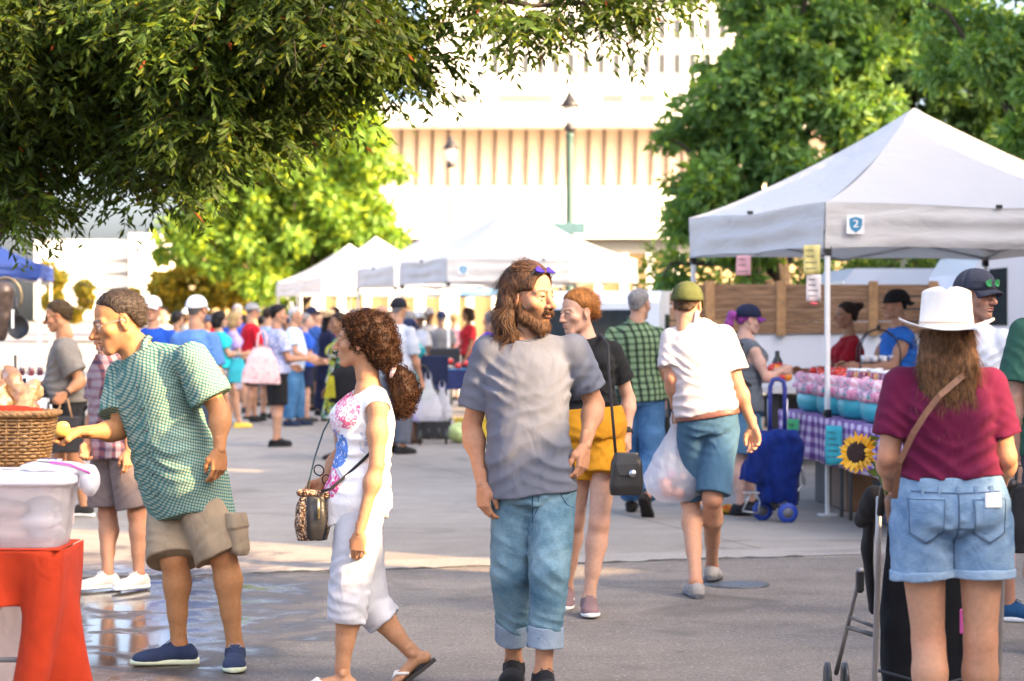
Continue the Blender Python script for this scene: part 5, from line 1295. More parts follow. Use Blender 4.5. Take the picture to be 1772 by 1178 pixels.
# ---------------------------------------------------------------- the crowd farther down the street
HAIRC = {'black': (.012, .010, .010), 'brown': (.07, .04, .022), 'grey': (.26, .25, .25), 'white': (.55, .54, .53), 'blond': (.38, .26, .12), 'salt': (.15, .14, .14), 'purple': (.30, .06, .30), 'dkbrown': (.03, .018, .012)}
def fb(c, **k): return fabric('cloth_%d_%d_%d' % tuple(int(q*100) for q in c), c, **k)
def crowd(px_, foot, H, face, label, shirt, legs, hair=('short', 'brown'), shoe=(.02, .02, .02), sex='m', skin=(.44, .24, .15), arms=((6, 8, 14), (6, 8, 14)), step=.06, head=None, fat=1., lean=0., cap=None, hpitch=0., d=None, sleeve=.62, legu=.85, belly=.0, style='sneaker', top='tshirt', hem=-.12, body=True, hands=('relaxed', 'relaxed'), loose=.03, brim=None, foott=(), hairn='hair', beard=None):
    d = d or FPX*CH/(foot-HY); x = (px_-CX)/FPX*d
    J = standing(x, d, H, face, lean, arms, step, head, sex, hpitch=hpitch); p = Person(J, H, sex, fat, belly, skin, False, None, label, seed=int(px_)+foot % 7)
    p.body(hands=hands, foot=foott, brow=HAIRC.get(hair[1] if hair else 'brown', (.1, .08, .07)), beard=beard)
    sm = shirt if not isinstance(shirt, tuple) else fb(shirt); lm = legs if not isinstance(legs, tuple) else fb(legs)
    if top == 'tshirt': p.tshirt(sm, sleeve, hem, loose=.022, amp=.009)
    elif top == 'tank': p.tank(sm, hem)
    if lm is not None: p.shorts(lm, legu, loose, name='trousers' if legu > 1.2 else 'shorts')
    if not foott and shoe is not None: p.shoes(style, fb(shoe))
    if hair: p.hair(hair[0], HAIRC[hair[1]] if isinstance(hair[1], str) else hair[1], capped=cap is not None)
    if cap: p.cap(fb(cap), fb(brim) if brim else None)
    return p
YEL = mat('yellow_foam', (.75, .50, .06), .6)
# left of the street
j = standing(PG(122, 17.9)[0], 17.9, 1.70, 262, 6, ((35, 10, 25), (42, 10, 30)), .1, 268, hpitch=12)
j.update(elL=P(140, 660, 17.7), wrL=P(112, 682, 17.6), elR=P(98, 655, 18.0), wrR=P(52, 675, 18.0), hdR=V(-1, 0, -.3), hdL=V(-.6, -.2, -.6))
p = Person(j, 1.70, 'm', 1.0, .06, (.44, .22, .12), label='man in a grey T-shirt and black shorts reaching for a pan at the left stall', seed=31); p.body(hands=('grip', 'relaxed'))
p.tshirt(fb((.17, .155, .14)), .70, -.06, .02, amp=.009, sl_loose=.03); p.shorts(fb((.02, .02, .022)), .8); p.shoes('sneaker', fb((.03, .03, .03)), WHITE); p.hair('short', (.11, .075, .04)); p.watch('L', BLK); p.glasses(BLK, LENSDK, name='sunglasses'); GREYMAN = p
j = px(13.2, head=(188, 572, .1), neck=(190, 612, 0), shL=(218, 636, -.12), shR=(176, 636, .12), elR=(164, 715, .1), wrR=(150, 770, -.05), elL=(222, 715, -.14), wrL=(222, 780, -.16), hipR=(186, 785, .08), hipL=(218, 785, -.06), pel=(202, 765, 0), knR=(186, 890, .06), knL=(238, 890, -.06))
j['anR'] = PG(186, 13.1, .09); j['anL'] = PG(240, 13.1, .09); j.update(hf=V(-.95, -.3, -.1), toeR=V(-.8, -.6, 0), toeL=V(-.55, -.8, 0))
p = Person(j, 1.64, 'm', .98, 0, (.42, .20, .11), label='person in a plaid shirt and taupe shorts behind the green-checked man', seed=33); p.body(); p.tshirt(plaid('pink_plaid', ((.30, .24, .26), (.20, .08, .09), (.24, .15, .18), (.08, .05, .08)), .05, .4), .7, -.16, sl_loose=.02)
p.shorts(fabric('taupe_twill', (.155, .115, .105)), .86, .036); p.shoes('sneaker', fabric('cream_mesh', (.55, .50, .44)), WHITE, WHITE); p.hair('short', HAIRC['dkbrown']); PLAIDP = p
crowd(265, 730, 1.78, 190, 'man in a royal blue polo and white cap facing the camera on the far left', (.012, .06, .34), (.1, .1, .12), ('short', 'brown'), cap=(.75, .75, .75), d=23)
crowd(305, 700, 1.66, 30, 'dark-haired person in a blue shirt between two white caps', (.10, .18, .32), (.05, .05, .06), ('short', 'black'), d=33, skin=(.3, .17, .1))
crowd(338, 740, 1.76, 25, 'broad man in a blue shirt and white cap seen from behind', (.09, .20, .46), (.04, .05, .08), ('short', 'salt'), cap=(.78, .78, .80), d=20.5, fat=1.12, sleeve=.8)
crowd(222, 730, 1.70, 160, 'person in a white top and white cap behind the left men', (.6, .6, .62), (.1, .1, .12), cap=(.75, .75, .75), d=27)
p = crowd(388, 741, 1.67, 78, 'woman in turquoise T-shirt and grey shorts with yellow clogs and sunglasses', (.02, .38, .42), (.27, .25, .25), ('bob', 'black'), None, 'f', arms=((30, 8, 60), (25, 8, 70)), lean=-8, step=.22, legu=.55, fat=1.06, skin=(.44, .25, .16))
p.shoes('clog', YEL); p.glasses(BLK, LENSDK, name='sunglasses'); TURQ = p
crowd(403, 735, 1.66, 80, 'blond woman in a lavender shirt beside the turquoise T-shirt', (.33, .26, .50), (.35, .33, .4), ('bob', 'blond'), (.3, .3, .3), 'f', d=34, arms=((20, 6, 40), (20, 6, 40)))
crowd(411, 725, 1.80, 170, 'white-haired man in a blue shirt at the back of the left crowd', (.02, .06, .30), (.1, .1, .12), ('short', 'white'), d=38, beard=((.5, .5, .5), .6))
crowd(434, 730, 1.80, 62, 'man in a red polo, grey cap and black shorts', (.46, .010, .022), (.012, .012, .014), ('short', 'salt'), arms=((6, 8, 40), (12, 8, 50)), cap=(.22, .22, .23), step=.1, legu=.86, sleeve=.75, belly=.06)
crowd(463, 728, 1.74, 20, 'person in a pale blue shirt between red polo and the tote bag man', (.20, .32, .50), (.1, .12, .2), ('short', 'dkbrown'), d=36)
j = standing(PG(478, 28)[0], 28, 1.73, 62, 0, ((8, 8, 60), (14, 10, 75)), .06, 84)
p = Person(j, 1.73, 'm', 1.04, .03, (.44, .24, .15), False, label='dark-haired man in tie-dye T-shirt and black shorts carrying a pink tote bag', seed=37); p.body(hands=('relaxed', 'grip')); p.tshirt(print_fabric('tie_dye', (.34, .36, .52), [(.48, .50, .62), (.24, .28, .48)], 12, .52), .65, -.12, loose=.02, amp=.01)
p.shorts(fb((.012, .012, .013)), .92, .03); p.shoes('sneaker', fb((.010, .010, .011)), BLK); p.hair('quiff', HAIRC['black']); TOTE = p
crowd(508, 737, 1.73, 96, 'stout grey-haired person in a white and blue shirt and blue jeans', (.50, .60, .72), denim('crowd_denim', (.03, .09, .2), (.08, .2, .36)), ('crop', 'white'), (.02, .03, .06), fat=1.08, belly=.06, legu=1.92, hem=-.32, arms=((15, 8, 50), (15, 8, 50)), loose=.022)
crowd(527, 731, 1.64, 70, 'short grey-haired person in a royal blue shirt and navy shorts', (.02, .08, .42), (.012, .015, .04), ('crop', 'grey'), (.03, .03, .03), 'f', legu=.75, arms=((10, 6, 60), (10, 6, 60)), skin=(.5, .3, .22), style='slip')
crowd(538, 722, 1.76, 150, 'person in a navy cap and sunglasses behind the straw hat', (.02, .06, .22), (.03, .03, .04), ('short', 'dkbrown'), cap=(.015, .02, .05), d=37)
p = crowd(566, 728, 1.68, 60, 'woman in a straw sunhat and long navy dress', (.012, .016, .045), None, ('straight', 'black'), (.02, .02, .02), 'f', fat=1.04, skin=(.2, .11, .07), style='slip')
p.skirt(fb((.012, .016, .045)), .18, .22, .2); b = MB(); st = mat('straw', (.50, .34, .17), .8, .2, 60, bump=.5)
b.grid(lambda i, t: p.H(V(lerp(.09, .21, t)*cos(2*pi*i), -.01+lerp(.10, .22, t)*sin(2*pi*i), .05-.02*t+.015*t*cos(4*pi*i))).ravel(), 24, 4)
b.grid(lambda i, t: p.H(V(.095*(1-.25*t**3)*cos(2*pi*i)*(1 if t < .99 else .01), -.01+.108*(1-.25*t**3)*sin(2*pi*i)*(1 if t < .99 else .01), .05+.10*t)).ravel(), 24, 8); h_ = b.build('sunhat', st, p.e, solid=.005)
b = MB(); b.tube([p.H(V(.098*cos(a), -.01+.112*sin(a), .066)).ravel() for a in np.linspace(0, 2*pi, 24, endpoint=False)], .012, 5, closed=True); b.build('hat_band', mat('brown_ribbon', (.08, .04, .02), .7), h_)
p = crowd(590, 742, 1.62, 250, 'woman in a loose yellow, green and black flowered dress beside the straw sunhat', print_fabric('bright_flowers', (.012, .012, .014), [(.42, .40, .02), (.02, .25, .14), (.55, .55, .50), (.45, .42, .03)], 9, .54), None, ('bun', 'dkbrown'), (.03, .02, .02), 'f', skin=(.26, .14, .085), fat=1.1, d=25.5, sleeve=.8, style='slip')
p.skirt(print_fabric('bright_flowers', (.012, .012, .014), [(.42, .40, .02), (.02, .25, .14), (.55, .55, .50), (.45, .42, .03)], 9, .54), .45, .26, .22); FLOWER = p
crowd(612, 735, 1.70, 40, 'grey-haired man behind the curly-haired woman', (.25, .3, .38), (.05, .05, .06), ('short', 'salt'), d=33)
# round the middle canopy
crowd(662, 735, 1.73, 330, 'bald man in a pale blue shirt behind the curly hair', (.42, .48, .60), (.2, .2, .22), ('fringe', 'brown'), d=29)
crowd(688, 738, 1.80, 35, 'man in pale grey shirt and black cap seen from behind', (.42, .45, .52), (.10, .11, .14), ('crop', 'grey'), cap=(.012, .013, .02), d=26.5, fat=1.06, sleeve=.85, legu=1.9, hem=-.2)
crowd(706, 735, 1.66, 70, 'grey-haired woman between black cap and white cap', (.45, .45, .5), (.2, .2, .22), ('bob', 'grey'), None, 'f', d=33)
crowd(723, 728, 1.68, 40, 'person in a white shirt and white cap near the produce table', (.66, .66, .68), (.1, .1, .12), ('short', 'dkbrown'), cap=(.75, .75, .75), d=36, skin=(.2, .11, .07))
p = crowd(706, 767, 1.55, 25, 'woman in a turquoise floral tunic and navy cap pushing a rollator', print_fabric('turquoise_flowers', (.02, .30, .30), [(.03, .12, .22), (.30, .58, .58), (.01, .20, .24)], 13, .55), (.40, .36, .56), ('crop', 'salt'), (.06, .035, .025), 'f', skin=(.13, .07, .045), arms=((40, 8, 30), (40, 8, 30)), cap=(.015, .022, .06), legu=1.45, hem=-.42, fat=1.12, head=60, sleeve=.4, loose=.035, style='slip', hands=('grip', 'grip')); ROLL = p
p = crowd(824, 725, 1.70, 75, 'man in a violet polo bending over the produce table', (.09, .02, .32), (.05, .05, .07), ('short', 'black'), d=30.5, lean=24, head=82, hpitch=38, arms=((30, 8, 20), (25, 10, 25)), sleeve=.75, skin=(.32, .18, .11))
crowd(852, 725, 1.66, 285, 'grey-haired person in dark clothes beyond the violet polo', (.06, .065, .07), (.05, .05, .07), ('bob', 'grey'), None, 'f', d=33)
# behind the man in the middle and by the right stall
j = px(18.3, head=(1107, 527, 0), neck=(1100, 560, 0), shL=(1062, 580, .05), shR=(1138, 580, -.05), elL=(1056, 630, -.06), wrL=(1078, 660, .2), elR=(1150, 640, -.1), wrR=(1150, 690, .05), hipL=(1092, 700, .04), hipR=(1128, 700, -.04), pel=(1110, 680, 0), knL=(1092, 790, .08), knR=(1128, 790, -.1))
j['anL'] = PG(1092, 18.5, .09); j['anR'] = PG(1118, 17.9, .16); j.update(hf=V(.55, .84, 0), toeL=V(.1, 1, 0), toeR=V(.25, .7, -.7), hdR=V(0, .2, -1))
p = Person(j, 1.80, 'm', 1.05, .03, (.44, .25, .17), False, label='grey-haired man in green plaid shirt and blue jeans seen from behind', seed=41); p.body(hands=('grip', 'grip'))
gp = plaid('green_plaid', ((.18, .26, .15), (.035, .06, .035), (.07, .12, .06), (.02, .02, .02)), .052, .36, (0, R(4), 0)); p.tshirt(gp, .9, -.12, loose=.025, amp=.010, collar=gp); p.shorts(denim('mid_denim', (.02, .06, .14), (.07, .16, .30)), 1.93, .022, name='jeans'); p.shoes('slip', fb((.02, .017, .015))); p.hair('short', HAIRC['grey']); p.glasses(mat('silver_rim', (.6, .6, .6), .25, metal=1.), rim=False); GPLAID = p
j = px(18.3, head=(1296, 553, 0), neck=(1292, 585, 0), shL=(1282, 606, .14), shR=(1306, 606, -.14), elR=(1326, 655, -.16), wrR=(1352, 642, -.02), elL=(1318, 655, .16), wrL=(1350, 640, .14), hipL=(1288, 715, .08), hipR=(1292, 715, -.08), pel=(1291, 695, 0), knL=(1292, 800, .1), knR=(1280, 805, -.1))
j['anL'] = PG(1300, 18.4, .09); j['anR'] = PG(1281, 18.1, .09); j.update(hf=V(.96, .2, -.12), toeL=V(1, .1, 0), toeR=V(.9, -.3, 0), hdR=V(1, .1, .1), hdL=V(1, .0, .1))
p = Person(j, 1.66, 'f', 1.02, 0, (.54, .34, .27), False, label='person with purple ponytail and navy cap in a grey tank top at the right stall', seed=43); p.body(hands=('pinch', 'pinch')); p.tank(fb((.10, .115, .135)), -.15, arm=.082)
p.shorts(denim('short_denim', (.03, .08, .15), (.09, .19, .30)), .78, .04); p.shoes('sneaker', fb((.03, .03, .035))); p.hair('pony', HAIRC['purple'], capped=True); p.cap(fb((.012, .016, .04)), fb((.16, .03, .22)))
b = MB(); r0 = p.root
for q, s_ in (('R', -.19), ('L', .19)): b.tube([P(1284, 594, 18.3+s_*.72)-r0, P(1274, 620, 18.3+s_*.9)-r0, P(1282, 655, 18.3+s_*.95)-r0, P(1300, 668, 18.3+s_*1.05)-r0], .014, 6)
b.build('shoulder_straps', BLK, p.e); TANK = p
p = crowd(1470, 740, 1.70, 262, 'stall seller in a maroon T-shirt with dark hair in a bun', (.24, .008, .016), (.05, .05, .06), ('bun', 'dkbrown'), (.03, .03, .03), 'f', d=20.3, skin=(.34, .18, .11), arms=((25, 8, 60), (35, 8, 55)), fat=1.04)
p = crowd(1555, 740, 1.80, 258, 'stall seller in blue sleeveless shirt and backwards black cap', (.02, .12, .44), (.05, .05, .06), ('short', 'black'), (.03, .03, .03), d=19.6, skin=(.40, .22, .14), arms=((30, 8, 60), (30, 8, 60)), sleeve=.18, fat=1.06)
p.cap(fb((.012, .012, .014)), back=True, grow=1.04)

# people packed farther down the street
g = np.random.default_rng(77); cols = [('navy', (.015, .025, .08)), ('white', (.62, .62, .62)), ('red', (.40, .02, .03)), ('sky blue', (.14, .28, .50)), ('grey', (.20, .20, .21)), ('black', (.015, .015, .017)), ('green', (.03, .16, .07)), ('pink', (.55, .25, .30))]
spots = [(284, 41), (322, 44), (356, 40), (372, 47), (424, 43), (452, 41), (470, 46), (494, 40), (518, 44), (548, 39), (578, 42), (604, 39), (632, 37), (648, 43), (676, 40), (696, 45), (742, 42), (764, 39), (786, 44), (812, 41), (866, 40)]
for i, (x, d) in enumerate(spots):
    (cn, c), hc = cols[(i*3+1) % 8], ('black', 'brown', 'grey', 'blond', 'dkbrown')[i % 5]; sx = 'f' if i % 3 == 1 else 'm'; cp = (None, None, (.6, .6, .6), None, (.02, .03, .07))[(i*2) % 5]
    lab = 'far %s in a %s shirt%s, %s' % ('woman' if sx == 'f' else 'man', cn, ' and cap' if cp else '', ('just left of the red polo' if x < 434 else 'left of the straw sunhat' if x < 566 else 'behind the curly-haired woman' if x < 690 else 'under the middle canopies'))
    lab += ', %s hair' % {'dkbrown': 'dark brown'}.get(hc, hc)
    crowd(x, 0, g.uniform(1.6, 1.8), g.uniform(0, 360), lab, c, (g.uniform(.01, .2),)*3, ('bob' if sx == 'f' else 'short', hc), sex=sx, cap=cp, d=d, legu=(.8, 1.92)[i % 2], skin=((.44, .25, .16), (.2, .11, .07), (.36, .2, .12))[i % 3], fat=g.uniform(.95, 1.15), arms=((10, 8, g.uniform(10, 70)), (10, 8, g.uniform(10, 70))), style='slip')
# ---------------------------------------------------------------- stalls, goods and bags
def rel(b, o):
    b.v = [tuple(np.array(q)-V(*o)) for q in b.v]; return b
def bld(b, name, m, par=None, loc=(0, 0, 0), **k): return rel(b, loc).build(name, m, par, (0, 0, 0) if par else loc, **k)
def soft(name, F, m, loc, par=None, col=None, amp=0, freq=10, seed=1, along=(0, 0, 1)):
    if amp: F.amp = amp; F.noise = folds(amp, seed, freq, along)
    v, q = F.mesh(); o = link(name, np_mesh(name, v-V(*loc), q, m, col), par, (0, 0, 0) if par else tuple(loc)); return o

# --- left front table with the orange cloth
T0 = V(-2.75, 7.94, 0); TH = .75
e = empty('folding_table', (-2.2, 8.12, 0), 'folding table with tubular legs under the orange cloth', 'table'); FT = (-2.2, 8.12, 0); XR = -1.575
b = MB(); b.box((-2.22, 8.13, TH-.02), (1.24, .36, .03), bev=.008); bld(b, 'tabletop', mat('grey_top', (.45, .44, .42), .5), e, FT)
for x in (-2.75, -1.72):
    for y in (8.02, 8.24):
        b = MB(); b.tube([(x, y, TH-.04), (x+.02, y-.02, .02)], .014, 8); b.lathe((x+.02, y-.02, 0), [(.02, 0), (.02, .03)], 8); bld(b, 'leg', STEELGREY, e, FT)
b = MB(); b.tube([(-1.98, 8.03, .36), (-1.74, 8.02, .62)], .010, 6); b.tube([(-2.75, 8.03, .36), (-1.72, 8.03, .36)], .010, 6); b.tube([(-2.02, 8.06, .52), (-1.80, 8.0, .02)], .014, 6); bld(b, 'brace', STEELGREY, e, FT)
OR = fabric('orange_cloth', (.40, .035, .010), .14); b = MB()
def cl(u, t):
    """one continuous sheet: u along the front then round the corner and back along the side; t from the top edge down"""
    L1, rc, L2 = 1.25, .07, .34; s = u*(L1+rc*1.57+L2); w = .020*sin(23*u)+.014*sin(51*u+1)
    if s < L1: x, y, nx, ny = -2.895+s, 7.93, 0, -1
    elif s < L1+rc*1.57: a = (s-L1)/rc; x, y, nx, ny = -2.895+L1+rc*sin(a), 7.93+rc*(1-cos(a)), sin(a), -cos(a)
    else: x, y, nx, ny = -2.895+L1+rc, 7.93+rc+(s-L1-rc*1.57), 1, 0
    k = sstep(np.array(s), 1.17, 1.30); drop = lerp(.19+.01*sin(6*s), .70, float(k))*(1 if s < L1+rc*1.57 else lerp(1, .8, (s-L1-rc*1.57)/L2))
    q = t*t; fl = .085*q*sin(25*s+.4)*(.3+.7*float(k)); swing = -.16*q*float(k)*(1-sstep(np.array(s), 1.30, 1.5))
    return (x+nx*(.004+w*t+fl)+float(swing), y+ny*(.004+w*t+fl), TH+.004-drop*t)
b.grid(cl, 110, 22); b.grid(lambda i, t: (lerp(-2.895, XR-.003, i), lerp(7.932, 8.32, t), TH+.005+.002*sin(9*i)), 20, 8)
tag(bld(b, 'tablecloth', OR, None, FT, solid=.003), 'orange tablecloth draped over the left table with a long hanging corner', 'tablecloth')
# clear plastic tub
PLT = mat('clear_plastic', (.80, .78, .80), .25, .03, 2, Transmission_Weight=.6, Alpha=.45); LIDM = mat('milky_lid', (.76, .73, .76), .35, .04, 3)
o0 = V(-1.80, 8.13, TH+.010); e = empty('plastic_tub', o0, 'large clear plastic storage tub with a milky lid on the orange cloth', 'tub')
b = MB(); n = 32
def rr(i, w, d, k=5): a = 2*pi*i; c, s = cos(a), sin(a); r = (abs(c)**k+abs(s)**k)**(-1/k); return r*c*w, r*s*d
b.grid(lambda i, t: (*rr(i, .205+.035*t, .145+.02*t), .225*t), n, 8); b.raw([(*rr(i/n, .205, .145), 0) for i in range(n)], [tuple(range(n))]); b.build('tub_body', PLT, e, solid=.003)
b = MB(); prof = [(1.0, .218), (1.08, .218), (1.10, .228), (1.10, .246), (1.06, .256), (1.0, .25), (.94, .262), (.1, .264)]
b.grid(lambda i, t: (*(q*prof[min(7, int(t*7+.5))][0] for q in rr(i, .24, .165)), prof[min(7, int(t*7+.5))][1]), n, 7); b.build('lid', LIDM, e)
for sx in (-1, 1): b = MB(); b.box((sx*.268, 0, .222), (.03, .11, .05), bev=.01); b.build('handle', LIDM, e)
g = np.random.default_rng(4)
for i in range(9):
    F = Fld(.008, .02); F.ell((0, 0, 0), (.075, .05, .032)); F.amp = .008; F.noise = folds(.008, i, 30); v, q = F.mesh()
    z = .04+.045*(i//3); tag(link('bread_bag', np_mesh('bread_bag', v, q, mat('bag_pale%d' % (i % 3), ((.72, .66, .64), (.66, .50, .44), (.74, .70, .74))[i % 3], .3)), None, o0+V(-.12+.12*(i % 3), g.uniform(-.05, .05), z)), 'pale plastic-wrapped bundle inside the clear tub', 'bag', 'wrapped bundles inside the clear tub')
# bag on the lid with a pink zip
F = Fld(.006, .02); F.ell((0, 0, 0), (.10, .075, .020)); F.ell((.09, 0, -.01), (.07, .06, .018)); F.ell((.15, -.01, -.05), (.03, .045, .05)); o1 = o0+V(.15, -.04, .278)
o = soft('zip_bag', F, mat('zip_plastic', (.72, .70, .72), .2, .05, 9, Alpha=.75), o1*0, None, amp=.008, freq=34); o.location = o1; tag(o, 'crumpled clear zip bag with a pink seal lying on the tub lid', 'bag')
b = MB(); b.tube([(.02, -.07, .02), (.09, -.066, .012), (.16, -.05, -.02)], .005, 6); b.build('pink_seal', mat('pink_seal', (.70, .12, .45), .4), o)
b = MB(); b.prism([(-.03, -.045, .024), (.05, -.055, .022), (.055, -.02, .026), (-.02, -.01, .027)], (0, 0, .002)); o2 = b.build('label_card', mat('patch_white', (.82, .82, .82), .7), o)
b = MB(); b.tube([(-.015, -.035, .0275), (0, -.022, .0285), (.012, -.04, .0275), (.025, -.026, .028), (.04, -.042, .027)], .003, 5); b.build('ink_mark', mat('ink_blue', (.06, .1, .25), .6), o2)
# stand and basket with bread
e = empty('display_stand', (-2.0, 8.62, .762), 'white-clothed riser behind the tub carrying the wicker basket', 'stand'); b = MB(); b.box((-.03, 0, .118), (.70, .26, .236), bev=.02); b.build('riser_cloth', fabric('pale_pink_cloth', (.66, .52, .48), .08), e); b = MB(); b.box((-.03, 0, -.38), (.62, .22, .762)); b.build('stand_base', fabric('pale_pink_cloth', (.66, .52, .48), .08), e)
b = MB(); b.box((-.03, 0, .242), (.72, .28, .012), bev=.004); b.build('riser_top', mat('riser_board', (.5, .4, .34), .6), e)
bo = V(-1.93, 8.62, TH+.262); e = empty('wicker_basket', bo, 'brown wicker basket filled with bagged bread and orange cloth on the left table', 'basket')
WICK = mat('wicker', (.30, .155, .05), .55, .35, 40, bump=.5); b = MB(); N = 56
for k in range(15):
    z = .01+k*.0125; w = .165+.03*k/14; d = .115+.02*k/14
    b.tube([(*rr(i/N, w+.005*(1 if (i+k) % 2 else -1), d+.005*(1 if (i+k) % 2 else -1), 3.2), z) for i in range(N)], .0062, 5, closed=True)
b.build('weave', WICK, e); b = MB()
for i in range(0, N, 2): b.tube([(*rr(i/N, .165, .115, 3.2), 0), (*rr(i/N, .196, .136, 3.2), .19)], .005, 5)
b.build('stakes', WICK, e); b = MB()
for k in range(3): b.tube([(*rr(i/N, .205+.008*sin(i*1.9+k*2.1), .145+.008*sin(i*1.9+k*2.1), 3.2), .195+.008*cos(i*1.9+k*2.1)) for i in range(N)], .0085, 6, closed=True)
b.build('rim', WICK, e); b = MB(); b.raw([(*rr(i/N, .165, .115, 3.2), .004) for i in range(N)], [tuple(range(N))]); b.build('base', WICK, e, solid=.004)
F = Fld(.008, .03); F.ell((0, 0, .16), (.18, .12, .055)); F.ell((.08, -.06, .19), (.10, .07, .03)); tag(soft('basket_liner', F, OR, (0, 0, 0), None, amp=.012, freq=22), 'orange cloth lining the wicker basket', 'cloth').location = bo
for i in range(7):
    F = Fld(.007, .02); F.cap((-.07, 0, 0), (.07, .01, .0), .038, .032); F.ell((.10, .0, .01), (.04, .02, .03)); F.amp = .010; F.noise = folds(.009, i+3, 55, stretch=1, ridge=.8)
    o = soft('bread_loaf', F, mat('crust%d' % (i % 3), ((.50, .26, .08), (.58, .37, .16), (.38, .17, .05))[i % 3], .35, .4, 18, bump=.5, **{'Coat_Weight': 1.}), (0, 0, 0)); o.location = bo+V((-.10, .03, -.04, .09, -.02, .06, -.08)[i], (.05, .04, -.01, .0, .05, .03, .02)[i], (.215, .215, .24, .225, .27, .26, .275)[i]); o.rotation_euler = (.2*i, -.35-.1*i, .5*i)
    tag(o, 'bread loaf in a clear bag heaped in the wicker basket', 'bread', 'bagged loaves in the wicker basket')
F = Fld(.006, .012); F.ell((0, 0, 0), (.040, .034, .034)); F.ell((.01, -.01, .02), (.028, .024, .02)); o = soft('bread_roll', F, mat('roll', (.66, .36, .08), .5, .2, 30), (0, 0, 0)); h_ = P(106, 744, 10.14); o.location = h_; tag(o, 'golden bread roll held in the green-checked man\'s outstretched hand', 'bread')

# --- left background stall: white table, jars, pans on a rack
e = empty('market_table', (PG(20, 26.5)[0], 26.5, 0), 'table with a white cloth at the far left stall', 'table'); b = MB(); b.box((-.55, 0, .88), (2.0, .8, .04), bev=.01); b.build('tabletop', POLE, e)
b = MB(); b.grid(lambda i, t: (lerp(-1.56, .47, i), -.42-.02*sin(24*i)*t, .905-.62*t), 50, 6); b.grid(lambda i, t: (.47+.02*sin(20*i)*t, lerp(-.42, .42, i), .905-.62*t), 24, 6); b.grid(lambda i, t: (lerp(-1.56, .47, i), lerp(-.42, .42, t), .905), 6, 4); tag(bld(b, 'tablecloth', fabric('white_cotton', (.66, .67, .72), .05), None, (0, 0, 0), solid=.004), 'white tablecloth on the far left stall', 'tablecloth').location = e.location
for x in (-1.4, .35):
    b = MB(); b.box((x, 0, .43), (.05, .6, .86)); b.build('leg', STEELGREY, e)
jam = [mat('jam%d' % i, c, .15, .2, 20, **{'Coat_Weight': .5}) for i, c in enumerate(((.10, .008, .01), (.05, .006, .012), (.30, .05, .01)))]
for i in range(14):
    x = -.55+.07*i-.5*(i % 2)*.0; o = empty('jam_jar', (e.location[0]+x, 26.2+.16*(i % 3), .909), 'small dark red jam jar on the far left white table', 'jar', 'jam jars on the far left table'); b = MB(); b.lathe((0, 0, 0), [(.034, 0), (.036, .01), (.036, .085), (.028, .10)], 10); b.build('glass', jam[i % 3], o)
    b = MB(); b.lathe((0, 0, .10), [(.031, 0), (.031, .018), (.0, .019)], 10); b.build('lid', mat('jar_lid', (.6, .55, .5), .3, metal=.6), o)
iron = mat('cast_iron', (.018, .018, .02), .45, .3, 40, bump=.3)
e = empty('pan_rack', PG(6, 20, 0), 'dark rack with a round wire hoop at the left edge holding pans', 'rack'); b = MB(); b.tube([(-.12, 0, 0), (-.12, 0, 1.5)], .02, 8); b.tube([(.10, .02, 0), (.10, .02, 1.25)], .014, 8); b.box((-.02, 0, .01), (.5, .4, .02)); b.build('stand', iron, e)
b = MB(); b.tube([(.02+.14*cos(a), 0, 1.76+.17*sin(a)) for a in np.linspace(-.5, 3.6, 20)], .012, 6); b.build('hoop', mat('brass_wire', (.30, .22, .12), .4, metal=.7), e)
F = Fld(.01, .03); F.cap((0, 0, 1.58), (0, 0, 1.80), .06, .10); F.cap((-.02, 0, 1.42), (0, 0, 1.58), .05, .07); tag(soft('hanging_pot', F, mat('dark_copper', (.10, .07, .055), .4, .4, 20, metal=.4), (0, 0, 0), None), 'dark hanging pot inside the wire hoop at the left edge', 'pot').location = e.location
p0 = P(34, 566, 19.8); e = empty('frying_pan', p0, 'black cast iron frying pan hanging upright at the left stall', 'pan'); b = MB(); b.lathe((0, 0, 0), [(.0, .006), (.085, .006), (.10, -.03), (.105, -.03), (.09, .014), (0, .014)], 24, (.35, 1, 0)); b.build('pan_body', iron, e)
b = MB(); b.tube([(-.01, 0, .09), (-.03, .0, .17), (-.035, 0, .26)], [.014, .012, .016], 8); b.build('handle', iron, e)
b = MB(); b.box((P(22, 552, 19.7)), (.02, .012, .16), bev=.003); tag(bld(b, 'price_tag', mat('patch_white', (.82, .82, .82), .7), None, P(22, 552, 19.7)), 'narrow white tag beside the hanging frying pan', 'tag')
e = empty('griddle', P(42, 672, 17.9), 'dark domed griddle lid that the man in grey reaches for', 'pan'); b = MB(); b.lathe((0, 0, -.06), [(.24, 0), (.235, .03), (.17, .08), (.06, .105), (0, .11)], 24); b.build('dome', iron, e); b = MB(); b.lathe((0, 0, .05), [(.015, 0), (.02, .03), (0, .035)], 8); b.build('knob', iron, e)
e2 = empty('side_table', PG(42, 17.9, 0), 'small table with pale cloth under the dark griddle', 'table'); zt = P(42, 672, 17.9)[2]-.065; b = MB(); b.box((-.12, 0, zt-.02), (.7, .5, .03)); b.grid(lambda i, t: (lerp(-.48, .235, i), -.26-.015*sin(20*i)*t, zt-.35*t), 24, 4); b.build('tabletop', fabric('white_cotton', (.66, .67, .72), .05), e2)
for x in (-.4, .18): b = MB(); b.tube([(x, 0, 0), (x, 0, zt-.03)], .02, 8); b.build('leg', STEELGREY, e2)
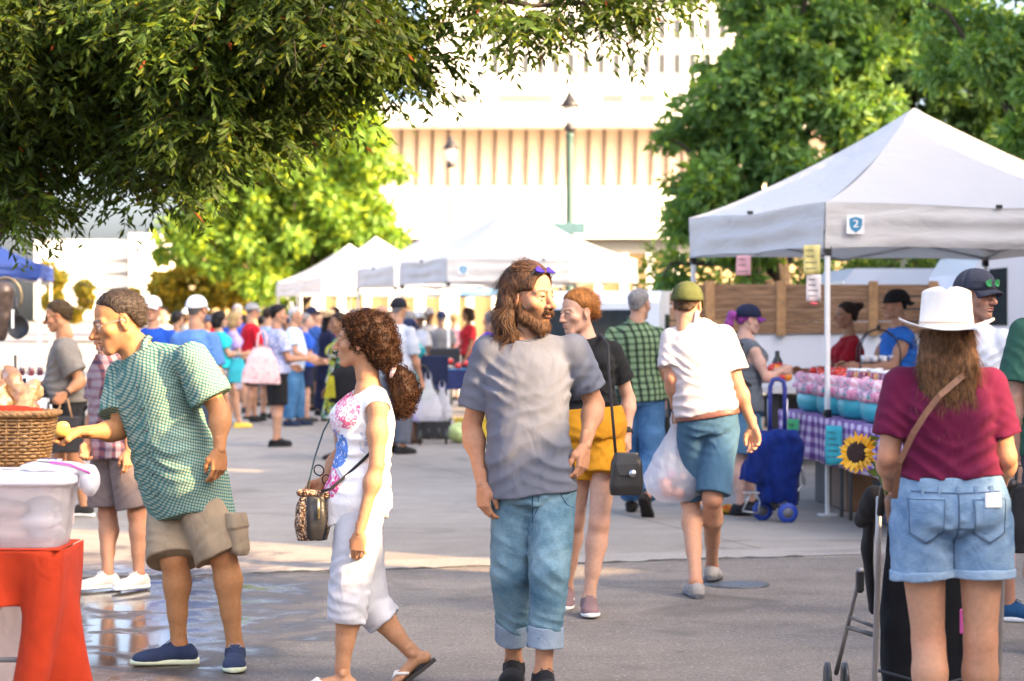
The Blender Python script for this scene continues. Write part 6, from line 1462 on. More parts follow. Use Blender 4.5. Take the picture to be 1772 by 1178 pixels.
j = GREYMAN.J; c = j['wrL']; e = empty('dark_tote', (c[0], c[1], c[2]-.45), 'dark bag with tan handles carried by the man in the grey T-shirt', 'bag'); F = Fld(.012, .02); F.loft((0, 0, 0), (0, 0, .28), (1, .3, 0), (1, .3, 0), [0, .5, 1], [.12, .14, .12], [.05, .06, .04]); soft('bag_body', F, fb((.03, .03, .035)), (0, 0, 0), e, amp=.006)
b = MB(); b.tube([(-.06, -.02, .27), (-.02, 0, .42), (.02, 0, .42), (.06, -.02, .27)], .008, 6); b.build('handle', mat('tan_leather', (.30, .17, .08), .5), e)

# --- bags people carry
def carrier(o0, lab, w=.17, h=.36, seed=1, fill=None, grp=None):
    e = empty('plastic_bag', o0, lab, 'bag', grp); F = Fld(.0065, .03)
    F.loft((0, 0, 0), (0, 0, h), (1, 0, 0), (1, 0, 0), [0, .12, .3, .6, .85, 1], [w*.55, w*.92, w, w*.66, w*.34, w*.16], [w*.35, w*.55, w*.56, w*.38, w*.2, w*.10], n=2.2)
    t = MATS.get('carrier')
    if not t:
        q = NT('carrier_plastic'); q.base((.80, .79, .82)); q.set(Roughness=.3); q.b.inputs['Alpha'].default_value = .62; q.bump(q.noise(26, 3, vec=q.map((1, 1, .45)), dist=1.), .8, .02)
        tr = q.add('BsdfTranslucent'); tr.inputs[0].default_value = (.85, .82, .86, 1); ms = q.add('MixShader'); ms.inputs[0].default_value = .4; q.ln(q.b.outputs[0], ms.inputs[1]); q.ln(tr.outputs[0], ms.inputs[2])
        tp = q.add('BsdfTransparent'); m2 = q.add('MixShader'); m2.inputs[0].default_value = .30; q.ln(ms.outputs[0], m2.inputs[1]); q.ln(tp.outputs[0], m2.inputs[2]); q.ln(m2.outputs[0], q.n['Material Output'].inputs['Surface']); t = MATS['carrier'] = q.m
    soft('bag_film', F, t, (0, 0, 0), e, amp=.009, freq=26, seed=seed)
    b = MB()
    for s in (-1, 1): b.grid(lambda i, k: (s*.022+.02*(k-.5)*(1-i)+s*.012*sin(pi*i), .012*s+.012*(k-.5), h-.03+.12*i), 6, 3)
    b.build('handles', t, e, solid=.002)
    return e
c = POLO.J['wrL']; o0 = V(P(1171, 862, 13.15)[0], 13.15, P(1171, 866, 13.15)[2]); carrier(o0, 'translucent white carrier bag of peaches hanging from the white-polo man\'s hand', .19, .44, 3)
pe = mat('peach', (.72, .30, .20), .6, .35, 12); pu = mat('plum', (.40, .16, .28), .5, .3, 12); g = np.random.default_rng(9)
for i in range(13):
    a = i*2.4; r = .03+.028*(i % 4); b = MB(); b.ball((0, 0, 0), (.034, .034, .031), 12, 8); b.ball((0, 0, .028), (.006, .006, .004), 6, 4)
    tag(b.build('peach', pe if i % 3 else pu, None, o0+V(r*1.3*cos(a), r*.55*sin(a), .05+.05*(i//5))), 'round pink fruit at the bottom of the translucent carrier bag', 'fruit', 'fruit in the carrier bag')
def strap_tube(name, pts, r, m, par, loc, flat=None):
    b = MB(); b.tube([V(*q)-V(*loc) for q in pts], r, 6); return b.build(name, m, par)
# crossbody bag of the curly-haired woman
c = P(541, 893, 9.6); e = empty('shoulder_bag', c, 'small leopard and black shoulder bag hanging at the curly-haired woman\'s hip', 'bag'); leo = print_fabric('leopard', (.46, .33, .22), [(.02, .015, .012), (.10, .05, .03)], 75, .50)
F = Fld(.005, .015); F.loft((0, 0, -.10), (0, 0, .10), (1, .15, 0), (1, .15, 0), [0, .3, .7, 1], [.062, .075, .072, .045], [.040, .05, .045, .022], n=2.6); soft('bag_body', F, leo, (0, 0, 0), e, amp=.004, freq=30)
F = Fld(.005, .01); F.loft((.018, -.03, -.095), (.018, -.03, .085), (1, .15, 0), (1, .15, 0), [0, .3, .7, 1], [.036, .042, .042, .036], [.026, .034, .03, .02], n=3); soft('front_pocket', F, BLKL, (0, 0, 0), e, amp=.004, freq=34)
b = MB(); b.tube([(.03, -.066, .08), (.032, -.072, -.005)], .006, 6); b.build('zip', GOLD, e)
F = Fld(.005, .008); F.cap((-.05, -.02, .10), (.06, -.03, .09), .016, .014); soft('knot', F, leo, (0, 0, 0), e, amp=.005, freq=50)
strap_tube('strap', [P(556, 850, 9.55), P(572, 846, 9.54), P(602, 820, 9.54), P(628, 796, 9.55), P(644, 780, 9.56), P(650, 772, 9.6)], .007, BLK, e, c); strap_tube('chain', [P(532, 845, 9.6), P(545, 790, 9.66), P(560, 745, 9.72), P(585, 700, 9.76)], .004, mat('teal_cord', (.02, .05, .05), .5), e, c)
e = empty('sunglasses', P(547, 705, 9.65), 'dark sunglasses with red trim held up in the curly-haired woman\'s hand', 'sunglasses'); b = MB()
for s in (-1, 1): b.tube([(s*.028+.024*cos(a), 0, .02*sin(a)) for a in np.linspace(0, 2*pi, 14, endpoint=False)], .003, 5, closed=True)
b.build('rims', BLK, e); b = MB(); b.tube([(.052, 0, 0), (.06, .06, -.03), (.055, .12, -.06)], .003, 5); b.build('temple', mat('red_plastic', (.5, .01, .02), .4), e)
e.rotation_euler = (0, R(50), R(20)); e.location = P(559, 822, 9.74)
# ginger woman's black bag
c = P(1084, 818, 11.85); e = empty('handbag', c, 'glossy black handbag on a long strap at the ginger woman\'s side', 'bag'); F = Fld(.006, .012); F.loft((0, 0, -.115), (0, 0, .10), (1, .1, 0), (1, .1, 0), [0, .2, .8, 1], [.080, .088, .08, .06], [.035, .045, .04, .02], n=4); soft('bag_body', F, BLKL, (0, 0, 0), e, amp=.002)
F = Fld(.005, .008); F.loft((.0, -.035, -.02), (0, -.012, .105), (1, .1, 0), (1, .1, 0), [0, .5, 1], [.05, .07, .065], [.012, .018, .02], n=4); soft('flap', F, BLKL, (0, 0, 0), e); b = MB(); b.lathe((.03, -.055, .0), [(.02, 0), (.02, .006), (0, .008)], 12, (0, -1, 0)); b.build('clasp', mat('steel', (.5, .5, .5), .3, metal=1.), e)
strap_tube('strap', [P(1066, 792, 11.85), P(1060, 720, 11.8), P(1054, 650, 11.8), P(1052, 596, 11.9), P(1040, 580, 12.1)], .008, BLK, e, c)
# pink tote
c = V(*TOTE.root)+V(-.15, -.25, .78); e = empty('tote_bag', c, 'pale pink floral tote bag on the tie-dye man\'s arm', 'bag'); pf = print_fabric('pink_floral', (.66, .44, .44), [(.35, .10, .16), (.20, .22, .24)], 20, .62)
F = Fld(.012, .02); F.loft((-.02, 0, 0), (.0, .02, .44), (1, .25, 0), (1, .25, 0), [0, .3, .7, 1], [.235, .23, .17, .10], [.06, .07, .06, .035], n=3); soft('bag_body', F, pf, (0, 0, 0), e, amp=.010, freq=14)
b = MB(); b.tube([(-.06, -.02, .42), (-.05, .06, .60), (.0, .14, .66), (.05, .06, .58), (.06, 0, .42)], .014, 6); b.build('handle', pf, e)
c = V(*TURQ.root)+V(.22, -.2, .66); F = Fld(.012, .02); F.loft((0, 0, 0), (0, .02, .34), (1, .2, 0), (1, .2, 0), [0, .5, 1], [.14, .13, .07], [.05, .05, .03]); e = empty('teal_bag', c, 'teal cloth bag held by the woman in the turquoise T-shirt', 'bag'); soft('bag_body', F, fb((.03, .30, .36)), (0, 0, 0), e, amp=.008); b = MB(); b.tube([(-.05, 0, .33), (0, 0, .46), (.05, 0, .33)], .009, 5); b.build('handle', fb((.03, .30, .36)), e)
c = V(*FLOWER.root)+V(.10, -.28, .80); e = empty('round_bag', c, 'big round black bag with olive panel on the flowered dress', 'bag'); F = Fld(.012, .02); F.ell((0, 0, .02), (.24, .09, .24)); soft('bag_body', F, fb((.012, .012, .014)), (0, 0, 0), e, amp=.006); b = MB(); b.prism([(-.26, -.10, -.10), (-.13, -.11, -.10), (-.15, -.10, .14), (-.21, -.10, .14)], (0, .02, 0)); b.build('panel', fb((.28, .26, .02)), e); b = MB(); b.tube([(-.15, 0, .2), (-.1, .1, .5), (.05, .15, .55), (.15, 0, .2)], .012, 6); b.build('handle', BLK, e)
# crossbody strap of the woman in the hat
c = P(1560, 870, 7.52); e = empty('crossbody_bag', c, 'brown leather crossbody bag whose strap crosses the maroon T-shirt', 'bag'); lt = mat('brown_strap', (.17, .075, .04), .5, .2, 30)
F = Fld(.006, .01); F.loft((.10, .36, -.10), (.10, .36, .06), (1, .2, 0), (1, .2, 0), [0, .5, 1], [.09, .10, .08], [.03, .035, .02], n=4); soft('bag_body', F, lt, (0, 0, 0), e)
b = MB(); pts = [(1548, 862, 7.60), (1556, 800, 7.53), (1580, 750, 7.515), (1602, 715, 7.515), (1625, 685, 7.52), (1660, 655, 7.56), (1690, 634, 7.64)]
for i in range(len(pts)-1):
    a, d = P(*pts[i])-c, P(*pts[i+1])-c; s = nrm(np.cross(d-a, V(0, 1, 0)))*.010; b.raw([a-s, a+s, d+s, d-s], [(0, 1, 2, 3)])
bb = b.build('strap', lt, e, solid=.004)
# dark bag at the right edge
c = P(1768, 890, 10.3); e = empty('backpack', c, 'black bag hanging at the right edge beside the man in dark green', 'bag'); F = Fld(.01, .02); F.loft((0, 0, -.17), (0, 0, .13), (1, 0, 0), (1, 0, 0), [0, .4, 1], [.08, .095, .06], [.06, .07, .05]); soft('bag_body', F, fb((.018, .018, .02)), (0, 0, 0), e, amp=.006); b = MB(); b.tube([(-.03, 0, .12), (-.02, 0, .22), (.03, 0, .22), (.04, 0, .12)], .008, 6); b.build('handle', BLK, e)

# --- sunflower bouquet
c = P(1484, 783, 7.95); e = empty('sunflower', c, 'big yellow sunflower with a dark heart beside the maroon T-shirt', 'flower'); g = np.random.default_rng(5); ax = nrm(V(-.62, -.75, .12)); x, y, z = frame(ax); b = MB()
for k in range(3):
    n = 22-2*k
    for i in range(n):
        a = 2*pi*i/n+.15*k+g.normal()*.05; d = cos(a)*x+sin(a)*y; s = -sin(a)*x+cos(a)*y; ln = g.uniform(.030, .046); w = .0085; r0 = .036-.004*k; o = z*(.004*k+g.normal()*.002); bend = g.uniform(-.010, .014)
        b.raw([d*r0+o, d*(r0+ln*.45)+s*w+o+z*.003, d*(r0+ln)+o+z*bend, d*(r0+ln*.45)-s*w+o+z*.003], [(0, 1, 2, 3)])
b.build('petals', attr_mat('petal') if 0 else mat('petal_yellow', (.85, .40, .008), .6, .2, 20, Subsurface_Weight=.1), e); b = MB(); b.lathe((0, 0, 0), [(.042, -.004), (.04, .008), (.025, .014), (0, .011)], 20, ax); b.build('disc', mat('disc_brown', (.035, .014, .008), .9, .5, 200, bump=1., bscale=300), e)
b = MB(); b.tube([(0, 0, 0), tuple(P(1512, 800, 7.95)-c), tuple(P(1535, 855, 7.85)-c)], .007, 6); b.build('stem', mat('stem_green', (.10, .16, .03), .6), e)
for (xx, yy, s) in ((1510, 775, 1), (1515, 800, 1.2), (1500, 815, .9), (1520, 765, .9), (1498, 760, .8)):
    a = P(xx, yy, 7.98)-c; b = MB(); d = nrm(V(g.normal(), -.4, g.normal()*.8)); s_ = nrm(np.cross(d, V(0, 1, .3))); b.raw([a, a+d*.03*s+s_*.018*s, a+d*.07*s, a+d*.03*s-s_*.018*s], [(0, 1, 2, 3)]); b.build('leaf', mat('leaf_green', (.16, .22, .03), .6), e)

# --- stroller
e = empty('stroller', PG(1565, 8.35, 0), 'black umbrella stroller with grey tubes pushed by the woman in the white hat', 'stroller'); O = np.array(e.location); TUB = mat('stroller_tube', (.36, .33, .31), .35, .1, metal=.5); q = lambda x, y, d: P(x, y, d)-O
def wheel(c, r, w, par, tyre=PLAS):
    wb = MB(); wb.lathe(c-V(w/2, 0, 0), [(r*.72, 0), (r, .004), (r, w-.004), (r*.72, w)], 20, (1, 0, 0)); wo = wb.build('wheel', tyre, par); wb = MB(); wb.lathe(c-V(w/2-.002, 0, 0), [(0, 0), (r*.70, .002), (r*.70, w-.006), (0, w-.004)], 16, (1, 0, 0)); wb.build('hub', GREYM, wo)
for xo, nm in ((0, 0), (215, 1)):
    b = MB(); b.tube([q(1521+xo, 860, 8.0), q(1519+xo, 1000, 8.12), q(1513+xo, 1178, 8.25), q(1512+xo, 1240, 8.3)], .011, 8); b.build('rear_tube', TUB, e)
    b = MB(); b.tube([q(1490+xo*1.02, 985, 8.7), q(1465+xo*1.02, 1090, 9.1), q(1447+xo*1.02, 1165, 9.38)], .010, 8); b.build('front_tube', TUB, e)
    b = MB(); b.tube([q(1540+xo, 835, 7.92), q(1530+xo, 845, 7.95), q(1523+xo, 890, 8.0)], [.016, .017, .013], 8); b.build('grip', PLAS, e)
    b = MB(); b.tube([q(1466+xo*1.02, 1085, 9.08), q(1517+xo, 1100, 8.2)], .009, 6); b.tube([q(1471+xo*1.02, 1068, 9.02), q(1516+xo, 1085, 8.18)], .007, 6); b.build('side_link', PLAS, e)
    b = MB(); b.box(q(1488+xo*1.02, 1005, 8.72), (.03, .04, .09), bev=.01); b.build('joint_block', PLAS, e)
    for dx in (-.03, .03): wheel(V(q(1447+xo*1.02, 1165, 9.38)[0]+dx*1.2, q(0, 0, 9.38)[1], .075), .075, .024, e); wheel(V(q(1512+xo, 0, 8.3)[0]+dx, q(0, 0, 8.3)[1], .065), .065, .022, e)
F = Fld(.009, .03); A, B_ = q(1625, 1175, 8.45), q(1620, 850, 8.35); F.loft(A, B_, (1, 0, 0), (1, 0, 0), [0, .3, .7, 1], [.19, .20, .19, .17], [.05, .06, .05, .04], n=4); F.loft(q(1618, 1230, 8.6), q(1622, 1110, 8.6), (1, 0, 0), (1, 0, 0), [0, 1], [.18, .19], [.22, .2], n=4); soft('seat_fabric', F, fb((.014, .014, .016)), (0, 0, 0), e, amp=.008, freq=16)
F = Fld(.009, .03); F.chain([q(1508, 870, 8.35), q(1500, 950, 8.45), q(1510, 1050, 8.5)], [.05, .04, .03], u=(1, 0, 0), ratio=.5); F.chain([q(1495, 900, 8.3), q(1515, 860, 8.15)], [.03, .035]); soft('folded_canopy', F, fb((.022, .02, .02)), (0, 0, 0), e, amp=.012, freq=24)
b = MB(); b.tube([q(1512, 1195, 8.28), q(1728, 1195, 8.28)], .009, 6); b.tube([q(1520, 1160, 8.3), q(1720, 1215, 8.3)], .007, 6); b.tube([q(1720, 1160, 8.3), q(1520, 1215, 8.3)], .007, 6); b.build('cross_brace', PLAS, e)
b = MB(); b.box(q(1668, 1075, 8.2), (.03, .01, .09), rot=None, bev=.004); b.build('pink_strap', mat('pink_strap', (.6, .08, .3), .6), e)

# --- right stall
A, B_ = V(2.33, 19.9, 0), V(2.72, 15.7, 0); dr = nrm(B_-A); nr = V(-dr[1], dr[0], 0); nr = nr if nr[0] > 0 else -nr; TL = np.linalg.norm(B_-A); tp = lambda l, w, z: A+dr*l+nr*w+V(0, 0, z)
e = empty('market_table', tp(TL/2, .38, 0), 'long folding table under the gingham cloth of the right stall', 'table'); O = np.array(e.location); b = MB(); b.raw([tp(0, 0, .745)-O, tp(TL, 0, .745)-O, tp(TL, .76, .745)-O, tp(0, .76, .745)-O, tp(0, 0, .77)-O, tp(TL, 0, .77)-O, tp(TL, .76, .77)-O, tp(0, .76, .77)-O], [(0, 1, 2, 3), (4, 5, 6, 7), (0, 1, 5, 4), (1, 2, 6, 5), (2, 3, 7, 6), (3, 0, 4, 7)]); b.build('tabletop', POLE, e)
for l in (.3, 1.9, 2.2, TL-.3):
    for w in (.1, .66): b = MB(); b.tube([tp(l, w, .74)-O, tp(l+.02, w, 0)-O], .016, 8); b.build('leg', GREYM if l < 3 else STEELGREY, e)
b = MB()
for l in (.3, 2.2): b.tube([tp(l, .1, .5)-O, tp(l+.6, .1, .73)-O], .012, 6)
b.build('brace', PLAS, e)
ging = plaid('gingham', ((.60, .50, .62), (.28, .16, .34), (.32, .20, .40), (.12, .05, .20)), .085, .5, (0, 0, R(5))); b = MB()
b.grid(lambda i, t: tp(TL*i, -.015-.02*t*sin(30*i)-.01*t, .776-.36*t), 60, 6); b.grid(lambda i, t: tp(-.012-.015*t*sin(14*i), .76*i, .776-.36*t), 16, 6); b.grid(lambda i, t: tp(TL*i, .78*t-.015, .777), 30, 6)
tag(bld(b, 'tablecloth', ging, None, O, solid=.004), 'purple and white gingham tablecloth on the right stall', 'tablecloth')
TQ = mat('turquoise_plastic', (.03, .36, .42), .35, .1, 3); FLM = print_fabric('flamingo_cloth', (.68, .34, .42), [(.03, .30, .32), (.70, .58, .62), (.55, .14, .28)], 17, .57)
tubs = []
for k, (l, rx) in enumerate(((.55, .24), (1.28, .24), (2.02, .24), (2.76, .24), (3.5, .24))):
    c = tp(l, .32, .779); e = empty('display_basket', c, 'turquoise tub with pink flamingo cloth, %s on the gingham table' % ('farthest', 'second farthest', 'middle one', 'second nearest', 'nearest')[k], 'basket', 'turquoise tubs on the gingham table'); b = MB(); b.lathe((0, 0, 0), [(.20, 0), (.25, .03), (.268, .09), (.262, .15), (.24, .17), (.0, .165)], 28, sx=1.28, up=tuple(nr)); b.build('tub', TQ, e)
    F = Fld(.012, .03); n = 14
    for r_, z_, th in ((.250, .205, .045), (.235, .285, .040)):
        pt = [V(*(cos(a)*1.26*r_*dr+sin(a)*r_*nr))+V(0, 0, z_) for a in np.linspace(0, 2*pi, n+1)]; F.chain(pt, [th]*(n+1))
    F.ell((0, 0, .22), (.22, .22, .05)); soft('cloth_liner', F, FLM, (0, 0, 0), e, amp=.012, freq=20, seed=k); tubs.append(c)
tom = mat('tomato', (.50, .025, .012), .25, .25, 8, **{'Coat_Weight': .3}); org = mat('orange_fruit', (.66, .20, .02), .45, .2, 8); lidw = mat('white_lid', (.78, .78, .78), .4); g = np.random.default_rng(8)
def fruit(c, m, r, lab, grp, nm='tomato'):
    b = MB(); b.ball((0, 0, 0), (r, r, r*.84), 12, 8); o = b.build(nm, m, None, c); b = MB()
    for a in range(5): b.tube([(0, 0, r*.80), (r*.4*cos(a*1.256), r*.4*sin(a*1.256), r*.78)], [.003, .001], 4)
    b.build('calyx', mat('stem_green', (.10, .16, .03), .6), o); return tag(o, lab, 'vegetable' if nm == 'tomato' else 'fruit', grp)
for k in (0, 1):
    for i in range(16): fruit(tubs[k]+dr*g.uniform(-.2, .2)+nr*g.uniform(-.15, .15)+V(0, 0, .325+.025*(i % 2)), tom, g.uniform(.032, .042), 'red tomato heaped in the two farthest turquoise tubs', 'tomatoes in the turquoise tubs')
jc = [mat('jelly%d' % i, c, .15, .1, 5, **{'Coat_Weight': .6}) for i, c in enumerate(((.60, .22, .02), (.18, .02, .06), (.24, .05, .16), (.30, .02, .03)))]
for k in (2, 3, 4):
    for i in range(9):
        c = tubs[k]+dr*(-.18+.12*(i % 4))+nr*(-.12+.11*(i//4))+V(0, 0, .27); o = empty('jelly_jar', c, ('amber', 'dark red', 'plum', 'cherry red')[(i+k) % 4]+' jelly jar with white lid in a flamingo-cloth tub', 'jar', 'jelly jars in the turquoise tubs, '+('amber', 'dark red', 'plum', 'cherry red')[(i+k) % 4]); b = MB(); b.lathe((0, 0, 0), [(.036, 0), (.04, .01), (.04, .09), (.032, .105)], 12); b.build('glass', jc[(i+k) % 4], o); b = MB(); b.lathe((0, 0, .105), [(.035, 0), (.036, .02), (0, .022)], 12); b.build('lid', lidw, o)
for i in range(6): fruit(P(1335+9*(i % 4), 652-14*(i//4), 18.9), org if i % 2 else tom, .045, 'big tomato on the near end of the stall beside the purple ponytail', 'tomatoes beside the purple ponytail')
e = empty('crate', P(1338, 662, 19.0), 'small crate carrying the big tomatoes at the left end of the stall', 'crate'); b = MB(); b.box((0, 0, -.06), (.34, .3, .05)); b.build('crate_body', mat('crate_white', (.6, .6, .6), .5), e); zc = e.location[2]-.085; b = MB(); b.box((0, 0, (zc)/2-e.location[2]), (.08, .08, zc)); b.box((0, 0, .01-e.location[2]), (.34, .3, .02)); b.build('crate_stand', PLAS, e)
e = empty('bottle', P(1345, 640, 19.2), 'dark bottle with a red label at the left end of the right stall', 'bottle'); b = MB(); b.lathe((0, 0, -.05), [(.045, 0), (.045, .12), (.02, .17), (.02, .21), (0, .212)], 12); b.build('glass', PLAS, e); b = MB(); b.lathe((0, 0, -.03), [(.0465, 0), (.0465, .09)], 12); b.build('red_label', mat('red_plastic', (.5, .01, .02), .4), e)
e = empty('display_rack', tp(.55, .75, .779), 'black arched wire rack of small jars behind the tent pole', 'rack'); b = MB(); W_ = .17
for w in (-.10, .10):
    b.tube([V(-W_, w, 0), V(-W_, w, .50)]+[V(-W_*cos(a), w*(1-.6*sin(a)), .50+.20*sin(a)) for a in np.linspace(.2, pi-.2, 9)]+[V(W_, w, .50), V(W_, w, 0)], .007, 6)
for z in (.12, .34):
    for s in (-1, 1): b.tube([V(-W_, s*.10, z), V(W_, s*.10, z)], .006, 5); b.tube([V(s*W_, -.10, z), V(s*W_, .10, z)], .006, 5)
    b.box((0, 0, z), (.33, .19, .008))
b.ball((0, 0, .72), .02); b.build('frame', iron, e); O = np.array(e.location)
for z in (.125, .345):
    for i in range(8): o = empty('honey_jar', O+V(-.12+.08*(i % 4), -.05+.1*(i//4), z), 'small dark jar with a white cap on the %s shelf of the wire rack' % ('lower' if z < .2 else 'upper'), 'jar', 'jars on the %s shelf of the wire rack' % ('lower' if z < .2 else 'upper')); b = MB(); b.lathe((0, 0, 0), [(.028, 0), (.03, .008), (.03, .07), (.024, .08)], 10); b.build('glass', mat('dark_honey', (.06, .02, .008), .15), o); b = MB(); b.lathe((0, 0, .08), [(.028, 0), (.028, .05), (0, .052)], 10); b.build('cap', lidw, o)
def card(c, w, h, m, lab, n=(-.96, -.28, 0), cat='sign', nm='paper_sign', curl=.01, marks=None):
    n = nrm(V(*n)); x = nrm(np.cross(V(0, 0, 1), n)); b = MB(); b.grid(lambda i, t: x*(i-.5)*w+V(0, 0, (t-.5)*h)+n*curl*sin(2*pi*(i+t*.6)), 6, 6); o = tag(b.build(nm, m, None, c, solid=.003), lab, cat)
    if marks:
        b = MB(); g = np.random.default_rng(3)
        for k in range(marks):
            z = h*(.32-.62*k/max(1, marks-1)); x0 = -w*.36; pts = [x*(x0+w*.72*s)+V(0, 0, z+h*.02*sin(9*s*pi+k))+n*(-curl*0+.004+curl*sin(2*pi*((x0+w*.72*s)/w+.5+(z/h+.5)*.6))) for s in np.linspace(0, .6+.4*g.random(), 14)]; b.tube(pts, .003, 4)
        b.build('handwriting', mat('ink_dark', (.06, .06, .07), .7), o)['kind'] = 'stuff'
    return o
card(tp(1.0, -.09, .60), .11, .27, mat('green_paper', (.06, .42, .16), .7), 'green paper sign pinned to the gingham cloth', (-.55, -.83, 0), marks=4); card(tp(2.5, -.10, .60), .14, .30, mat('teal_paper', (.03, .34, .40), .7), 'turquoise paper sign pinned to the gingham cloth', (-.55, -.83, 0), marks=5)
card(tp(-.05, -.05, .62)+V(-.15, 0, .1), .12, .42, mat('teal_paper', (.03, .34, .40), .7), 'tall turquoise panel at the far end of the gingham table', (-.3, -1, 0))
pk = P(1287, 459, 19.35); card(pk, .135, .17, mat('pink_paper', (.75, .38, .38), .7), 'pink paper clipped under the left edge of the big white canopy', (-.5, -.9, 0), marks=3)
yl = P(1405, 449, 17.9); card(yl, .13, .23, mat('straw_paper', (.66, .56, .20), .7), 'straw-yellow paper sign hanging at the front tent pole', (-.3, -1, 0), marks=4); card(P(1408, 498, 17.9), .115, .21, mat('cream_paper', (.70, .62, .58), .7), 'cream paper sign hanging below the yellow one at the tent pole', (-.3, -1, 0), marks=4)
b = MB(); b.ball((0, 0, 0), (.03, .02, .012)); tag(b.build('ribbon', mat('red_pink', (.7, .1, .12), .6), None, P(1408, 525, 17.88)), 'red ribbon under the cream paper sign at the tent pole', 'ribbon')
for k, (l, w, h, c, lab) in enumerate(((1.2, .5, .34, (.16, .09, .05), 'brown cardboard box under the gingham table'), (2.6, .45, .30, (.04, .05, .075), 'dark blue bin under the gingham table, nearer to the camera'), (.6, .5, .40, (.05, .045, .04), 'dark crate under the far end of the gingham table'), (3.5, .5, .30, (.03, .035, .04), 'black bin under the near end of the gingham table'))):
    e = empty('storage_box', tp(l, .45, 0), lab, 'box', 'boxes under the gingham table', math.atan2(dr[1], dr[0])); b = MB(); b.box((0, 0, h/2), (.55, .40, h-.004), bev=.01); b.build('box_body', mat('box%d' % k, c, .7, .2, 5), e); b = MB(); b.box((0, 0, h+.006), (.57, .42, .02), bev=.005); b.build('lid', mat('boxlid%d' % k, tuple(x*1.3 for x in c), .6), e)
    b = MB(); b.box((0, .205, h*.7), (.12, .012, .03)); b.build('handle', PLAS, e)

# --- blue folding shopping cart
e = empty('shopping_cart', PG(1335, 17.6, 0), 'blue fabric shopping trolley with blue wheels and an arched handle', 'shopping trolley'); O = np.array(e.location); q = lambda x, y, d=17.6: P(x, y, d)-O; BLU = fabric('royal_nylon', (.005, .018, .13), .3)
F = Fld(.010, .03); F.loft(q(1345, 868), q(1345, 748), (1, .2, 0), (1, .2, 0), [0, .4, .8, 1], [.13, .17, .20, .16], [.10, .13, .15, .12], n=3); F.loft(q(1304, 832, 17.5), q(1322, 770, 17.5), (1, .3, 0), (1, .3, 0), [0, .4, 1], [.075, .10, .10], [.05, .07, .06], n=3); F.cap(q(1318, 762, 17.48), q(1366, 756, 17.5), .05, .05); soft('bag_body', F, BLU, (0, 0, 0), e, amp=.030, freq=17, seed=4)
b = MB(); b.tube([q(1332, 745), q(1332, 690), q(1333, 668), q(1338, 657), q(1347, 655), q(1356, 660), q(1358, 672), q(1358, 745)], .018, 8); b.build('handle', mat('navy_foam', (.02, .03, .20), .6), e)
b = MB(); b.tube([q(1330, 750), q(1330, 690)], .010, 6); b.tube([q(1360, 750), q(1362, 690)], .010, 6); b.tube([q(1378, 760), q(1388, 810), q(1392, 838)], .012, 6); b.tube([q(1392, 838), q(1355, 872)], .010, 6); b.build('frame', STEELGREY, e)
b = MB(); b.tube([q(1370, 750), q(1384, 815)], .018, 6); b.build('red_strap', mat('rust_red', (.25, .04, .02), .6), e)
for x in (1360, 1322):
    c = V(q(x, 0)[0], -.12 if x > 1340 else .1, .075); wb = MB(); wb.lathe(c-V(0, .012, 0), [(.045, 0), (.078, .003), (.078, .027), (.045, .03)], 20, (0, 1, 0)); wo = wb.build('wheel', mat('wheel_blue', (.015, .05, .30), .5), e); wb = MB(); wb.lathe(c-V(0, .014, 0), [(0, 0), (.04, .002), (.04, .03), (0, .032)], 14, (0, 1, 0)); wb.build('hub', GREYM, wo)
b = MB(); b.tube([q(1285, 884), q(1300, 850), q(1318, 852), q(1312, 888)], .008, 6); b.tube([q(1285, 884), q(1312, 888)], .008, 6); b.box(q(1300, 852), (.12, .10, .012)); b.build('foot_stand', STEELGREY, e)

# --- rollator with shopping bags
e = empty('rollator', PG(748, 28.6, 0), 'black walker with small wheels hung with white carrier bags', 'walker'); O = np.array(e.location); q = lambda x, y, d=28.6: P(x, y, d)-O; b = MB()
b.tube([q(738, 635), q(748, 660), q(775, 740), q(773, 755)], .014, 6); b.tube([q(742, 650, 29), q(728, 745, 28.5)], .014, 6); b.tube([q(755, 690), q(728, 700, 28.9)], .012, 6); b.tube([q(738, 635), q(722, 630)], .016, 6); b.build('frame', PLAS, e); b = MB(); b.box(q(745, 690, 28.8), (.34, .3, .05), bev=.01); b.build('seat', PLAS, e)
b = MB(); b.box(q(752, 640, 28.7), (.36, .05, .36), rz=.3, bev=.02); b.build('back_panel', fb((.015, .02, .05)), e)
for x, y, d in ((727, 752, 28.3), (772, 748, 28.5), (742, 735, 29.1), (760, 735, 29.2)):
    c = q(x, y, d); c[2] = .095; wheel(c, .095 if x in (727, 772) else .07, .03, e)
carrier(O+V(*q(741, 728, 28.4)), 'left white carrier bag hanging on the rollator', .17, .52, 5, None, 'carrier bags on the rollator'); carrier(O+V(*q(765, 728, 28.6)), 'right white carrier bag hanging on the rollator', .13, .42, 6, None, 'carrier bags on the rollator')
b = MB(); b.ball((0, 0, 0), (.16, .16, .17), 16, 10); b.tube([(0, 0, .165), (.01, 0, .20)], [.01, .006], 6); tag(b.build('watermelon', mat('melon_green', (.16, .28, .06), .35, .4, 9), None, O+V(*q(729, 685, 28.75))), 'round green melon in the rollator basket', 'melon')

